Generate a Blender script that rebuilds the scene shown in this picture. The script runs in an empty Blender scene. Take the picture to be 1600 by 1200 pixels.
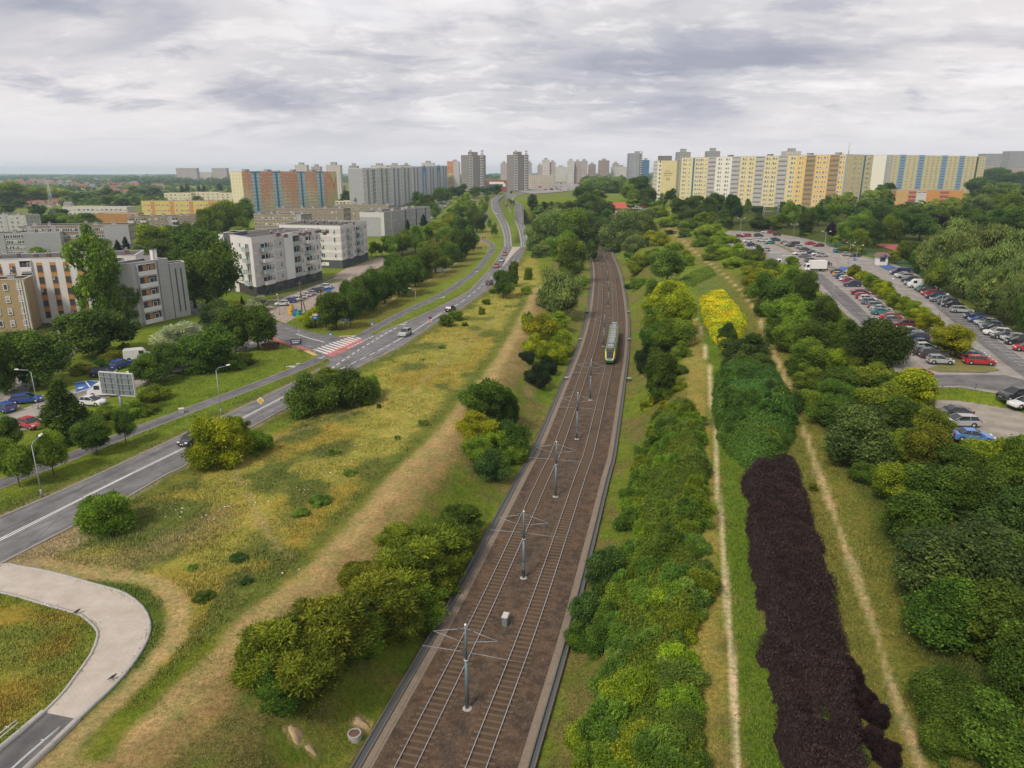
import bpy, math, random
import numpy as np
from mathutils import Vector, Matrix, Euler

RNG = np.random.default_rng(7)
random.seed(11)
C = bpy.context.scene.collection
SC = bpy.context.scene
CAM_H = 36.0
F = 1109.0                                  # focal length in pixels of the 1600 px wide photograph
TH = math.atan((600 - 270) / F)             # downward pitch of the drone camera
CT, ST = math.cos(TH), math.sin(TH)

# ------------------------------------------------------------------ geometry helpers
def ray(u, v):
    a = v - 600.0
    return np.array([u - 800.0, F * CT - a * ST, -(a * CT + F * ST)])

def gz(u, v, z=0.0):
    """ground point seen at pixel (u, v) on the level z"""
    d = ray(u, v)
    t = (z - CAM_H) / d[2]
    return np.array([d[0] * t, d[1] * t])

def sst(a, b, x):
    t = np.clip((x - a) / (b - a), 0, 1)
    return t * t * (3 - 2 * t)

def seg_dist(P, line, signed=False):
    """distance of the points P (n,2) to a polyline; signed: positive on its right side"""
    P = np.asarray(P, float)
    best = np.full(len(P), 1e9)
    sg = np.ones(len(P))
    line = np.asarray(line, float)
    for a, b in zip(line[:-1], line[1:]):
        ab = b - a
        L2 = max(ab @ ab, 1e-9)
        t = np.clip(((P - a) @ ab) / L2, 0, 1)
        q = P - a - t[:, None] * ab
        d = np.hypot(q[:, 0], q[:, 1])
        m = d < best
        best = np.where(m, d, best)
        if signed:
            cr = ab[0] * (P[:, 1] - a[1]) - ab[1] * (P[:, 0] - a[0])
            sg = np.where(m, np.where(cr < 0, 1.0, -1.0), sg)
    return best * sg if signed else best

def in_poly(P, poly):
    P = np.asarray(P, float)
    x, y = P[:, 0], P[:, 1]
    r = np.zeros(len(P), bool)
    n = len(poly)
    for i in range(n):
        x1, y1 = poly[i]
        x2, y2 = poly[(i + 1) % n]
        c = ((y1 > y) != (y2 > y))
        xx = (x2 - x1) * (y - y1) / (y2 - y1 + 1e-12) + x1
        r ^= c & (x < xx)
    return r

def poly_sd(P, poly):
    """signed distance, positive inside"""
    poly = [np.asarray(p, float) for p in poly]
    d = seg_dist(P, np.array(poly + [poly[0]]))
    return np.where(in_poly(P, poly), d, -d)

def smooth_line(pts, step=2.0):
    """Catmull-Rom through the points, resampled about every `step`"""
    p = [np.asarray(q, float) for q in pts]
    p = [2 * p[0] - p[1]] + p + [2 * p[-1] - p[-2]]
    out = []
    for i in range(1, len(p) - 2):
        n = max(2, int(np.linalg.norm(p[i + 1] - p[i]) / step))
        for k in range(n):
            t = k / n
            out.append(0.5 * (2 * p[i] + (p[i + 1] - p[i - 1]) * t + (2 * p[i - 1] - 5 * p[i] + 4 * p[i + 1] - p[i + 2]) * t * t
                              + (3 * p[i] - p[i - 1] - 3 * p[i + 1] + p[i + 2]) * t ** 3))
    out.append(p[-2])
    return np.array(out)

def resample(line, n):
    line = np.asarray(line, float)
    s = np.r_[0, np.cumsum(np.hypot(*np.diff(line[:, :2], axis=0).T))]
    t = np.linspace(0, s[-1], n)
    return np.stack([np.interp(t, s, line[:, k]) for k in range(line.shape[1])], 1)

def offset(line, d):
    """the polyline moved d metres to its right"""
    line = np.asarray(line, float)
    t = np.gradient(line, axis=0)
    t /= np.maximum(np.hypot(t[:, 0], t[:, 1]), 1e-9)[:, None]
    return line + np.stack([t[:, 1], -t[:, 0]], 1) * d

def vnoise(P, scale=1.0, seed=0):
    """value noise, P (n,2) -> 0..1"""
    P = np.asarray(P, float) / scale
    i = np.floor(P).astype(np.int64)
    f = P - i
    f = f * f * (3 - 2 * f)
    def h(a, b):
        n = (a * 374761393 + b * 668265263 + seed * 974711) & 0x7fffffff
        n = ((n ^ (n >> 13)) * 1274126177) & 0x7fffffff
        return ((n ^ (n >> 16)) & 0xffff) / 65535.0
    a, b = i[:, 0], i[:, 1]
    return ((h(a, b) * (1 - f[:, 0]) + h(a + 1, b) * f[:, 0]) * (1 - f[:, 1])
            + (h(a, b + 1) * (1 - f[:, 0]) + h(a + 1, b + 1) * f[:, 0]) * f[:, 1])

def fbm(P, scale, seed=0, n=3):
    r, amp, tot = 0, 1.0, 0
    for k in range(n):
        r = r + amp * vnoise(P, scale / 2 ** k, seed + k)
        tot += amp
        amp *= 0.5
    return r / tot

# ------------------------------------------------------------------ terrain
TZ = -4.5
TRACK_PX = [(689, 1200), (802, 940), (881, 740), (897, 700), (926, 600), (942, 540), (949, 487), (948, 433), (942.5, 407), (935, 388)]
_tp = [gz(u, v, TZ) for u, v in TRACK_PX]
_d0 = _tp[0] - _tp[1]
_tp = [_tp[0] + _d0 / np.linalg.norm(_d0) * 32] + _tp
_d1 = _tp[-1] - _tp[-2]
_d1 = _d1 / np.linalg.norm(_d1)
_tp += [_tp[-1] + _d1 * 45 + np.array([-7, 0]), _tp[-1] + _d1 * 100 + np.array([-26, 0])]
TRACK = smooth_line(_tp, 3.0)
TRACKH = smooth_line(_tp, 9.0)
PARK_Z, LOT_Z = 6.0, 5.0
PARK_PX = [(1120, 372), (1150, 388), (1200, 410), (1250, 428), (1290, 462), (1325, 495), (1365, 530), (1395, 575), (1415, 605), (1500, 606), (1600, 622),
           (1760, 650), (1760, 630), (1640, 562), (1560, 515), (1480, 458), (1425, 424), (1390, 410), (1330, 397), (1290, 381), (1250, 371), (1200, 363), (1140, 360)]
PARK = [gz(u, v, PARK_Z) for u, v in PARK_PX]
LOT_PX = [(1462, 622), (1520, 621), (1575, 636), (1620, 655), (1760, 700), (1760, 800), (1640, 760), (1590, 705), (1550, 700), (1500, 690), (1458, 660)]
LOT = [gz(u, v, LOT_Z) for u, v in LOT_PX]

def H(x, y):
    x = np.atleast_1d(np.asarray(x, float)); y = np.atleast_1d(np.asarray(y, float))
    P = np.stack([x, y], 1)
    near = (y < 560) & (np.abs(x) < 330)
    d = np.where(x > 0, 200.0, -200.0)
    if near.any():
        d = d.copy()
        d[near] = seg_dist(P[near], TRACKH, True)
    cell = 0.012 * np.maximum(y, 0)
    f0 = 6.2 + 0.45 * cell
    wl = np.clip(12.2 + (y - 36) * 0.055, 11, 22)
    wl = np.maximum(wl, f0 + 5)
    cutl = sst(f0, wl, -d)
    rise = 2.2 * sst(f0, 18.0, d) + 3.8 * sst(16, 72, d)
    rise = rise + sst(18, 110, d) * 8 * sst(265, 520, y)
    cr = sst(f0, 18.0, d)
    base = TZ - 0.35
    up = sst(445, 520, y)
    zl = base + (0 - base) * np.maximum(cutl, up)
    zr = base + (0 - base) * np.maximum(cr, up) + rise
    z = np.where(d < 0, zl, zr)
    z = z + 11 * sst(480, 1000, y) * sst(-260, -100, x) * (1 - sst(18, 110, d))
    bump = (fbm(P, 14, 3) - 0.5) * 0.5 * sst(9, 14, np.abs(d)) * (1 - sst(160, 300, y))
    flat = np.maximum(sst(-95, -60, -np.abs(x + 60)), 0)
    z = z + bump * np.where(d > 0, 1, 0.35)
    inpark = (y > 80) & (y < 420) & (x > 40)
    if inpark.any():
        z = z.copy()
        for q, zq, e in ((LOT, LOT_Z, 4), (PARK, PARK_Z, 3.5)):
            w = sst(-e, -0.5, poly_sd(P[inpark], q))
            z[inpark] = z[inpark] * (1 - w) + zq * w
    r = x / np.maximum(y, 1)
    z = z + 34 * sst(900, 2300, y) * sst(0.42, 0.72, r) + 26 * sst(4500, 10000, y) * (0.6 + 0.8 * vnoise(P, 2500, 9))
    return z

def Hs(x, y):
    return float(H(x, y)[0])

_YS = np.geomspace(18, 9000, 900)
def G(u, v):
    """ground point (x, y) seen at pixel (u, v), on the terrain"""
    d = ray(u, v)
    t = _YS / d[1]
    z = CAM_H + d[2] * t
    h = H(d[0] * t, _YS)
    k = np.argmax(z < h)
    if not (z < h).any():
        return np.array([d[0] * t[-1], _YS[-1]])
    if k == 0:
        return np.array([d[0] * t[0], _YS[0]])
    a0, a1 = z[k - 1] - h[k - 1], z[k] - h[k]
    w = a0 / (a0 - a1)
    tt = t[k - 1] + (t[k] - t[k - 1]) * w
    return np.array([d[0] * tt, d[1] * tt])

def GL(px):
    return [G(u, v) for u, v in px]

def at(u, Y, v=285):
    """x of pixel column u at the distance Y"""
    d = ray(u, v)
    return d[0] / d[1] * Y

def zt(v, Y):
    """height seen at pixel row v at the distance Y"""
    d = ray(800, v)
    return CAM_H + d[2] / d[1] * Y

# ------------------------------------------------------------------ objects
def tag(o, label=None, cat=None, group=None, kind=None):
    if label: o['label'] = label
    if cat: o['category'] = cat
    if group: o['group'] = group
    if kind: o['kind'] = kind
    return o

def thing(name, label, cat, loc=(0, 0, 0), rz=0.0, group=None):
    o = bpy.data.objects.new(name, None)
    C.objects.link(o)
    o.location = loc
    o.rotation_euler = (0, 0, rz)
    return tag(o, label, cat, group)

def link(name, me, parent=None, loc=None, rz=None, color=None):
    o = bpy.data.objects.new(name, me)
    C.objects.link(o)
    if parent is not None: o.parent = parent
    if loc is not None: o.location = loc
    if rz is not None: o.rotation_euler = (0, 0, rz)
    if color is not None: o.color = (*color, 1)
    return o

def np_mesh(name, V, faces, mats, mi=None, smooth=False, uv=None, attr=None):
    """mesh from numpy arrays; faces (n,k) array or list of arrays of equal or mixed size"""
    me = bpy.data.meshes.new(name)
    V = np.asarray(V, np.float32)
    if isinstance(faces, np.ndarray):
        n, k = faces.shape
        me.vertices.add(len(V)); me.vertices.foreach_set('co', V.ravel())
        me.loops.add(n * k); me.loops.foreach_set('vertex_index', faces.astype(np.int32).ravel())
        me.polygons.add(n)
        me.polygons.foreach_set('loop_start', np.arange(0, n * k, k, dtype=np.int32))
        me.polygons.foreach_set('loop_total', np.full(n, k, np.int32))
        me.update(calc_edges=True)
    else:
        me.from_pydata([tuple(map(float, v)) for v in V], [], [tuple(int(i) for i in f) for f in faces])
        me.update()
    for m in (mats if isinstance(mats, (list, tuple)) else [mats]):
        me.materials.append(m)
    if mi is not None:
        me.polygons.foreach_set('material_index', np.asarray(mi, np.int32))
    if smooth:
        me.polygons.foreach_set('use_smooth', np.ones(len(me.polygons), bool))
    if uv is not None:
        l = me.uv_layers.new(name='UVMap')
        l.data.foreach_set('uv', np.asarray(uv, np.float32).ravel())
    if attr is not None:
        for nm, dom, arr in attr:
            a = me.color_attributes.new(nm, 'FLOAT_COLOR', dom)
            arr = np.asarray(arr, np.float32)
            if arr.shape[1] == 3: arr = np.c_[arr, np.ones(len(arr), np.float32)]
            a.data.foreach_set('color', arr.ravel())
    return me

class MB:
    """collects shapes of several materials into ONE mesh"""
    def __init__(self):
        self.v, self.f, self.m, self.mats, self.sm = [], [], [], [], []
    def _mi(self, mat):
        if mat not in self.mats: self.mats.append(mat)
        return self.mats.index(mat)
    def add(self, V, Fs, mat, smooth=False):
        o = len(self.v)
        self.v += [tuple(map(float, p)) for p in V]
        k = self._mi(mat)
        for f in Fs:
            self.f.append(tuple(i + o for i in f)); self.m.append(k); self.sm.append(smooth)
        return self
    def box(self, x0, x1, y0, y1, z0, z1, mat, M=None):
        V = [(x, y, z) for z in (z0, z1) for y in (y0, y1) for x in (x0, x1)]
        if M is not None: V = [M @ Vector(p) for p in V]
        return self.add(V, [(0, 2, 3, 1), (4, 5, 7, 6), (0, 1, 5, 4), (2, 6, 7, 3), (0, 4, 6, 2), (1, 3, 7, 5)], mat)
    def tube(self, pts, r, mat, n=6, cap=True):
        pts = [Vector(p) for p in pts]
        r = r if isinstance(r, (list, tuple)) else [r] * len(pts)
        V, Fs = [], []
        for i, p in enumerate(pts):
            t = (pts[min(i + 1, len(pts) - 1)] - pts[max(i - 1, 0)]).normalized()
            a = t.cross(Vector((0.3, 0.2, 1) if abs(t.z) < 0.9 else (1, 0.1, 0))).normalized()
            b = t.cross(a)
            for k in range(n):
                w = 2 * math.pi * k / n
                V.append(p + (a * math.cos(w) + b * math.sin(w)) * r[i])
        for i in range(len(pts) - 1):
            for k in range(n):
                Fs.append((i * n + k, i * n + (k + 1) % n, (i + 1) * n + (k + 1) % n, (i + 1) * n + k))
        if cap:
            Fs += [tuple(range(n - 1, -1, -1)), tuple((len(pts) - 1) * n + k for k in range(n))]
        return self.add(V, Fs, mat, True)
    def lathe(self, prof, mat, n=12, c=(0, 0, 0), smooth=True):
        V, Fs = [], []
        for r, z in prof:
            for k in range(n):
                w = 2 * math.pi * k / n
                V.append((c[0] + r * math.cos(w), c[1] + r * math.sin(w), c[2] + z))
        for i in range(len(prof) - 1):
            for k in range(n):
                Fs.append((i * n + k, i * n + (k + 1) % n, (i + 1) * n + (k + 1) % n, (i + 1) * n + k))
        Fs += [tuple(range(n - 1, -1, -1)), tuple((len(prof) - 1) * n + k for k in range(n))]
        return self.add(V, Fs, mat, smooth)
    def prism(self, poly, z0, z1, mat, mtop=None):
        n = len(poly)
        V = [(p[0], p[1], z0) for p in poly] + [(p[0], p[1], z1) for p in poly]
        self.add(V, [(i, (i + 1) % n, n + (i + 1) % n, n + i) for i in range(n)], mat)
        self.add([(p[0], p[1], z1) for p in poly], [tuple(range(n))], mtop or mat)
        return self.add([(p[0], p[1], z0) for p in poly], [tuple(range(n - 1, -1, -1))], mat)
    def mesh(self, name):
        me = bpy.data.meshes.new(name)
        me.from_pydata(self.v, [], self.f)
        for m in self.mats: me.materials.append(m)
        me.polygons.foreach_set('material_index', self.m)
        me.polygons.foreach_set('use_smooth', self.sm)
        me.update()
        return me
    def build(self, name, parent=None, loc=None, rz=None, color=None):
        return link(name, self.mesh(name), parent, loc, rz, color)

ORD = ('first second third fourth fifth sixth seventh eighth ninth tenth eleventh twelfth thirteenth fourteenth fifteenth sixteenth '
       'seventeenth eighteenth nineteenth twentieth').split()
def ordw(i):
    return ORD[i] if i < 20 else ('%d%s' % (i + 1, {1: 'st', 2: 'nd', 3: 'rd'}.get((i + 1) % 10, 'th')))

# ------------------------------------------------------------------ materials
MATS = {}
def newmat(name):
    m = bpy.data.materials.new(name)
    m.use_nodes = True
    nt = m.node_tree
    b = nt.nodes['Principled BSDF']
    return m, nt, b

def N(nt, t, **kw):
    n = nt.nodes.new(t)
    for k, v in kw.items():
        if k.startswith('_'): setattr(n, k[1:], v)
        else: n.inputs[k.replace('__', ' ')].default_value = v
    return n

def mixrgb(nt, a, b, fac, mode='MIX'):
    n = nt.nodes.new('ShaderNodeMix'); n.data_type = 'RGBA'; n.blend_type = mode
    for s, v in ((6, a), (7, b), (0, fac)):
        if isinstance(v, (tuple, list)): n.inputs[s].default_value = (*v[:3], 1)
        elif isinstance(v, (int, float)): n.inputs[s].default_value = v
        else: nt.links.new(v, n.inputs[s])
    return n.outputs[2]

def noise_fac(nt, scale, detail=3, coord='Object', rough=0.6, lo=0.3, hi=0.7, stretch=None):
    tc = nt.nodes.new('ShaderNodeTexCoord')
    out = tc.outputs[coord]
    if stretch:
        mp = nt.nodes.new('ShaderNodeMapping'); mp.inputs['Scale'].default_value = stretch
        nt.links.new(out, mp.inputs[0]); out = mp.outputs[0]
    n = N(nt, 'ShaderNodeTexNoise', Scale=scale, Detail=detail, Roughness=rough)
    nt.links.new(out, n.inputs['Vector'])
    r = N(nt, 'ShaderNodeMapRange')
    r.inputs[1].default_value = lo; r.inputs[2].default_value = hi
    nt.links.new(n.outputs[0], r.inputs[0])
    return r.outputs[0]

def mat(name, col, rough=0.7, var=0.25, scale=1.5, metal=0.0, bump=0.0, spec=None, col2=None):
    """plain surface with a noise of wear in it"""
    if name in MATS: return MATS[name]
    m, nt, b = newmat(name)
    c2 = col2 or tuple(c * (1 - var) for c in col)
    f = noise_fac(nt, scale, 5)
    f2 = noise_fac(nt, scale * 9, 2)
    c = mixrgb(nt, col, c2, f)
    c = mixrgb(nt, c, tuple(min(1, x * 1.15) for x in col), f2) if var > 0 else c
    nt.links.new(c, b.inputs['Base Color'])
    b.inputs['Roughness'].default_value = rough
    b.inputs['Metallic'].default_value = metal
    if spec is not None: b.inputs['Specular IOR Level'].default_value = spec
    if bump:
        bn = N(nt, 'ShaderNodeBump', Strength=bump, Distance=0.05)
        nt.links.new(f2, bn.inputs['Height']); nt.links.new(bn.outputs[0], b.inputs['Normal'])
    MATS[name] = m
    return m

def wallmat(name, col, joint=0.75, pw=3.0, ph=2.8, streak=0.18, col2=None):
    """rendered or panel wall: UV in metres, panel joints, rain streaks"""
    if name in MATS: return MATS[name]
    m, nt, b = newmat(name)
    uv = nt.nodes.new('ShaderNodeUVMap')
    br = N(nt, 'ShaderNodeTexBrick', Scale=1.0)
    br.offset = 0.0
    br.inputs['Mortar Size'].default_value = 0.035
    br.inputs['Brick Width'].default_value = pw; br.inputs['Row Height'].default_value = ph
    br.inputs['Color1'].default_value = (*col, 1)
    br.inputs['Color2'].default_value = (*(col2 or [c * 0.93 for c in col]), 1)
    br.inputs['Mortar'].default_value = (*[c * joint for c in col], 1)
    br.inputs['Bias'].default_value = 0.0
    nt.links.new(uv.outputs[0], br.inputs['Vector'])
    mp = nt.nodes.new('ShaderNodeMapping'); mp.inputs['Scale'].default_value = (1.2, 0.12, 1)
    nt.links.new(uv.outputs[0], mp.inputs[0])
    n = N(nt, 'ShaderNodeTexNoise', Scale=1.0, Detail=4)
    nt.links.new(mp.outputs[0], n.inputs['Vector'])
    r = N(nt, 'ShaderNodeMapRange'); r.inputs[1].default_value = 0.35; r.inputs[2].default_value = 0.75
    r.inputs[4].default_value = streak * 2
    nt.links.new(n.outputs[0], r.inputs[0])
    c = mixrgb(nt, br.outputs[0], tuple(x * 0.62 for x in col), r.outputs[0])
    nt.links.new(c, b.inputs['Base Color'])
    b.inputs['Roughness'].default_value = 0.85
    b.inputs['Specular IOR Level'].default_value = 0.25
    MATS[name] = m
    return m

def gridmat(name, wall, win, cw=3.0, rh=2.8, ww=0.55, wh=0.5, col2=None):
    """far facade: a regular grid of openings, UV in metres"""
    if name in MATS: return MATS[name]
    m, nt, b = newmat(name)
    uv = nt.nodes.new('ShaderNodeUVMap')
    sp = nt.nodes.new('ShaderNodeSeparateXYZ')
    nt.links.new(uv.outputs[0], sp.inputs[0])
    def band(sock, per, frac):
        a = N(nt, 'ShaderNodeMath', _operation='DIVIDE'); a.inputs[1].default_value = per; nt.links.new(sock, a.inputs[0])
        fr = N(nt, 'ShaderNodeMath', _operation='FRACT'); nt.links.new(a.outputs[0], fr.inputs[0])
        s = N(nt, 'ShaderNodeMath', _operation='SUBTRACT'); s.inputs[1].default_value = 0.5; nt.links.new(fr.outputs[0], s.inputs[0])
        ab = N(nt, 'ShaderNodeMath', _operation='ABSOLUTE'); nt.links.new(s.outputs[0], ab.inputs[0])
        l = N(nt, 'ShaderNodeMath', _operation='LESS_THAN'); l.inputs[1].default_value = frac / 2; nt.links.new(ab.outputs[0], l.inputs[0])
        return l.outputs[0]
    mu = N(nt, 'ShaderNodeMath', _operation='MULTIPLY')
    nt.links.new(band(sp.outputs[0], cw, ww), mu.inputs[0]); nt.links.new(band(sp.outputs[1], rh, wh), mu.inputs[1])
    f = noise_fac(nt, 0.08, 3)
    base = mixrgb(nt, wall, col2 or tuple(c * 0.8 for c in wall), f)
    c = mixrgb(nt, base, win, mu.outputs[0])
    nt.links.new(c, b.inputs['Base Color'])
    b.inputs['Roughness'].default_value = 0.8
    MATS[name] = m
    return m

def objcolor_mat(name, rough=0.35, coat=0.3, var=0.1):
    m, nt, b = newmat(name)
    oi = nt.nodes.new('ShaderNodeObjectInfo')
    f = noise_fac(nt, 2.0, 3)
    c = mixrgb(nt, oi.outputs['Color'], (0.25, 0.23, 0.2), 0.0)
    mm = nt.nodes[-1]
    k = N(nt, 'ShaderNodeMath', _operation='MULTIPLY'); k.inputs[1].default_value = var
    nt.links.new(f, k.inputs[0]); nt.links.new(k.outputs[0], mm.inputs[0])
    nt.links.new(c, b.inputs['Base Color'])
    b.inputs['Roughness'].default_value = rough
    b.inputs['Coat Weight'].default_value = coat
    MATS[name] = m
    return m

def leafmat(name, trans=0.38, rough=0.55):
    """leaves: colour of the object, varied per leaf and per clump"""
    m, nt, b = newmat(name)
    oi = nt.nodes.new('ShaderNodeObjectInfo')
    at_ = nt.nodes.new('ShaderNodeAttribute'); at_.attribute_name = 'tint'
    c = mixrgb(nt, oi.outputs['Color'], at_.outputs['Color'], 1.0, 'MULTIPLY')
    hs = N(nt, 'ShaderNodeHueSaturation')
    r = N(nt, 'ShaderNodeMapRange'); r.inputs[3].default_value = 0.485; r.inputs[4].default_value = 0.515
    nt.links.new(oi.outputs['Random'], r.inputs[0]); nt.links.new(r.outputs[0], hs.inputs['Hue'])
    r2 = N(nt, 'ShaderNodeMapRange'); r2.inputs[3].default_value = 0.82; r2.inputs[4].default_value = 1.2
    nt.links.new(oi.outputs['Random'], r2.inputs[0]); nt.links.new(r2.outputs[0], hs.inputs['Value'])
    nt.links.new(c, hs.inputs['Color'])
    nt.links.new(hs.outputs[0], b.inputs['Base Color'])
    b.inputs['Roughness'].default_value = rough
    b.inputs['Specular IOR Level'].default_value = 0.1
    tr = nt.nodes.new('ShaderNodeBsdfTranslucent')
    nt.links.new(hs.outputs[0], tr.inputs[0])
    mx = nt.nodes.new('ShaderNodeMixShader'); mx.inputs[0].default_value = trans
    out = nt.nodes['Material Output']
    nt.links.new(b.outputs[0], mx.inputs[1]); nt.links.new(tr.outputs[0], mx.inputs[2])
    nt.links.new(mx.outputs[0], out.inputs['Surface'])
    MATS[name] = m
    return m

LEAF = leafmat('leaf')
PAINT = objcolor_mat('car_paint')
PLAIN = objcolor_mat('painted_surface', 0.7, 0.0, 0.25)
GLASS = mat('window_glass', (0.05, 0.065, 0.085), 0.12, 0.3, 0.6, spec=0.6)
CGLASS = mat('car_glass', (0.02, 0.025, 0.03), 0.08, 0.0, spec=0.6)
WHITE = mat('white_paint', (0.72, 0.71, 0.69), 0.6, 0.12, 2)
MARK = mat('road_marking_paint', (0.62, 0.61, 0.59), 0.7, 0.35, 3.0)
BARK = mat('bark', (0.10, 0.075, 0.05), 0.9, 0.4, 6)
STEEL = mat('galvanised_steel', (0.33, 0.35, 0.37), 0.5, 0.2, 3, metal=0.3)
DKSTEEL = mat('dark_steel', (0.09, 0.10, 0.105), 0.55, 0.2, 3, metal=0.2)
TYRE = mat('tyre_rubber', (0.015, 0.015, 0.016), 0.85, 0.0)
RIM = mat('wheel_rim', (0.35, 0.35, 0.36), 0.4, 0.0, metal=0.6)
LAMPW = mat('lamp_lens', (0.75, 0.75, 0.72), 0.3, 0.0)
RED = mat('tail_light_red', (0.35, 0.01, 0.01), 0.3, 0.0)
CONC = mat('concrete', (0.36, 0.34, 0.32), 0.85, 0.3, 1.5, bump=0.2)
ROOF = mat('roofing_felt', (0.075, 0.072, 0.075), 0.95, 0.35, 0.4, col2=(0.15, 0.14, 0.135), spec=.1)
ROOFL = mat('pale_roofing', (0.33, 0.31, 0.30), 0.9, 0.3, 0.4)
COPE = mat('pale_coping', (0.5, 0.49, 0.48), 0.7, 0.2, 1)
# ------------------------------------------------------------------ lines of the place, measured from the photograph
ROAD_UP = [(-150, 878), (0, 809), (75, 777), (153, 742), (292, 677), (400, 627), (500, 577), (585, 524), (650, 497), (725, 460), (750, 438), (772, 412), (785, 392), (788, 386)]
ROAD_DN = [(-150, 962), (0, 882), (126, 817), (195, 780), (264, 740), (295, 726), (400, 664), (500, 609), (567, 570), (625, 542), (650, 525), (695, 495), (725, 479), (770, 446), (778, 438), (807, 412), (818, 392), (821, 386)]
ROAD_B_UP = [(788, 386), (787, 368), (782, 351), (775, 338), (770, 329), (767, 317), (771, 310), (785, 303), (812, 297)]
ROAD_B_DN = [(800, 386), (798, 366), (794, 351), (784, 331), (779, 317), (784, 310), (796, 304), (816, 299)]
ROAD_C_UP = [(814, 386), (812, 370), (807, 351), (796, 329), (790, 316), (793, 309), (803, 303), (820, 299)]
ROAD_C_DN = [(821, 386), (824, 372), (819, 352), (809, 330), (802, 316), (803, 309), (813, 304), (830, 300)]
CENTRE = [(-150, 918), (0, 844), (207, 740), (295, 697), (400, 643), (460, 612), (545, 571), (620, 533), (690, 490), (725, 469), (765, 437), (783, 419)]
CYCLE = [(-150, 822), (0, 757), (120, 710), (220, 670), (400, 602), (470, 574), (509, 556)]
CYCLE_B = [(566, 524), (625, 492), (700, 455), (744, 423), (762, 401), (769, 390), (768, 383), (762, 378), (751, 374), (744, 370), (740, 362), (735, 357), (722, 352)]
CYCLE_C = [(764, 352), (761, 338), (759, 325), (761, 314), (770, 307)]
SIDE_UP = [(587, 523), (556, 525), (530, 526.5), (515, 524), (490, 520), (468, 514), (446, 507), (430, 503), (400, 495), (345, 482), (300, 470), (265, 455)]
SIDE_DN = [(519, 566), (508, 558), (497, 553), (490, 548), (470, 541), (450, 535.5), (430, 528), (410, 522), (380, 514), (330, 500), (290, 487), (250, 472)]
RAMP_UP = [(-60, 915), (0, 884), (29, 886), (75, 894), (126.5, 908), (170, 920), (196, 929), (222, 949), (234, 974), (230, 1001), (207, 1039), (180, 1070), (150, 1099), (122.7, 1125)]
RAMP_DN = [(-60, 925), (-20, 922), (0, 926), (30, 933), (76.7, 947), (105, 955), (126.5, 962), (147.6, 980), (153, 995), (142, 1024), (115, 1062), (100, 1082), (84, 1099), (69, 1114)]
UNDER_UP = [(122.7, 1125), (84, 1163), (45, 1200), (-10, 1255)]
UNDER_DN = [(69, 1114), (35, 1143), (0, 1172), (-70, 1230)]
TRAIL_A = [(1153, 1260), (1152, 1200), (1145, 1050), (1135, 930), (1125, 800), (1118, 700), (1113, 640), (1108, 580), (1100, 540), (1095, 515), (1090, 498)]
TRAIL_B = [(1465, 1260), (1440, 1200), (1400, 1090), (1365, 980), (1330, 880), (1298, 790), (1268, 705), (1245, 640), (1222, 580), (1200, 530), (1170, 470), (1130, 428), (1100, 405), (1085, 393)]
TRAIL_C = [(1085, 393), (1062, 372), (1040, 352), (1032, 347)]
HAY = [(60, 1260), (140, 1200), (268, 1123), (345, 1039), (422, 966), (491, 905), (567, 828), (640, 745), (700, 682), (745, 622), (790, 563), (815, 515), (836, 470), (843, 450)]
UTURN = [(40, 1225), (88, 1181), (165, 1108), (245, 1031), (276, 985), (278, 947), (253, 916), (199, 901), (134, 894), (57, 880)]
g = {k: smooth_line(GL(v), 1.5) for k, v in dict(ru=ROAD_UP, rd=ROAD_DN, bu=ROAD_B_UP, bd=ROAD_B_DN, cu=ROAD_C_UP, cd=ROAD_C_DN, ce=CENTRE, cy=CYCLE,
     cyb=CYCLE_B, cyc=CYCLE_C, su=SIDE_UP, sd=SIDE_DN, pu=RAMP_UP, pd=RAMP_DN, uu=UNDER_UP, ud=UNDER_DN, ta=TRAIL_A, tb=TRAIL_B, tc=TRAIL_C, hay=HAY, ut=UTURN).items()}
for k in ('ru', 'rd', 'ce', 'cy'):      # the streets go on past the frame
    e = g[k][0] - g[k][4]; e /= np.hypot(*e)
    g[k] = np.concatenate([g[k][0] + e * np.arange(44, 0, -2.0)[:, None], g[k]])
BASE_PX = [(-300, 900), (-300, 640), (0, 600), (60, 590), (120, 545), (100, 505), (60, 505), (300, 450), (380, 480), (430, 505), (300, 545), (330, 560), (230, 600), (180, 640), (100, 690), (0, 750)]

# ------------------------------------------------------------------ colour of the ground cover (albedo only)
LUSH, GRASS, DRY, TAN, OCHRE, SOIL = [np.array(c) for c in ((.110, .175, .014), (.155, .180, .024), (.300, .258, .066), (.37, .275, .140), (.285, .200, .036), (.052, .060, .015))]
MEADOW = GL([(60, 870), (330, 722), (470, 660), (590, 575), (700, 500), (770, 462), (800, 425), (830, 400), (850, 440), (840, 470), (800, 540), (700, 680), (600, 790), (440, 950), (270, 1120), (60, 1260), (-100, 1260), (20, 1180), (150, 1060), (240, 970), (190, 910)])
INFIELD = GL([(-150, 935), (76, 947), (140, 975), (140, 1020), (60, 1105), (-100, 1215)])
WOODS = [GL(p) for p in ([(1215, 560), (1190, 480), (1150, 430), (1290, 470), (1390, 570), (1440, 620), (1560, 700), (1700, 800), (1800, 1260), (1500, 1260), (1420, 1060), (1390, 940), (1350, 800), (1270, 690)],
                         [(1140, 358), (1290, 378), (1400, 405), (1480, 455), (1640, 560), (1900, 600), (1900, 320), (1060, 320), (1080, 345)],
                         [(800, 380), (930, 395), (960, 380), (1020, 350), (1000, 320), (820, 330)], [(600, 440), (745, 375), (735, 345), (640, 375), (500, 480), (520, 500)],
                         [(0, 560), (210, 500), (300, 440), (350, 400), (240, 380), (0, 430)])]
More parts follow.
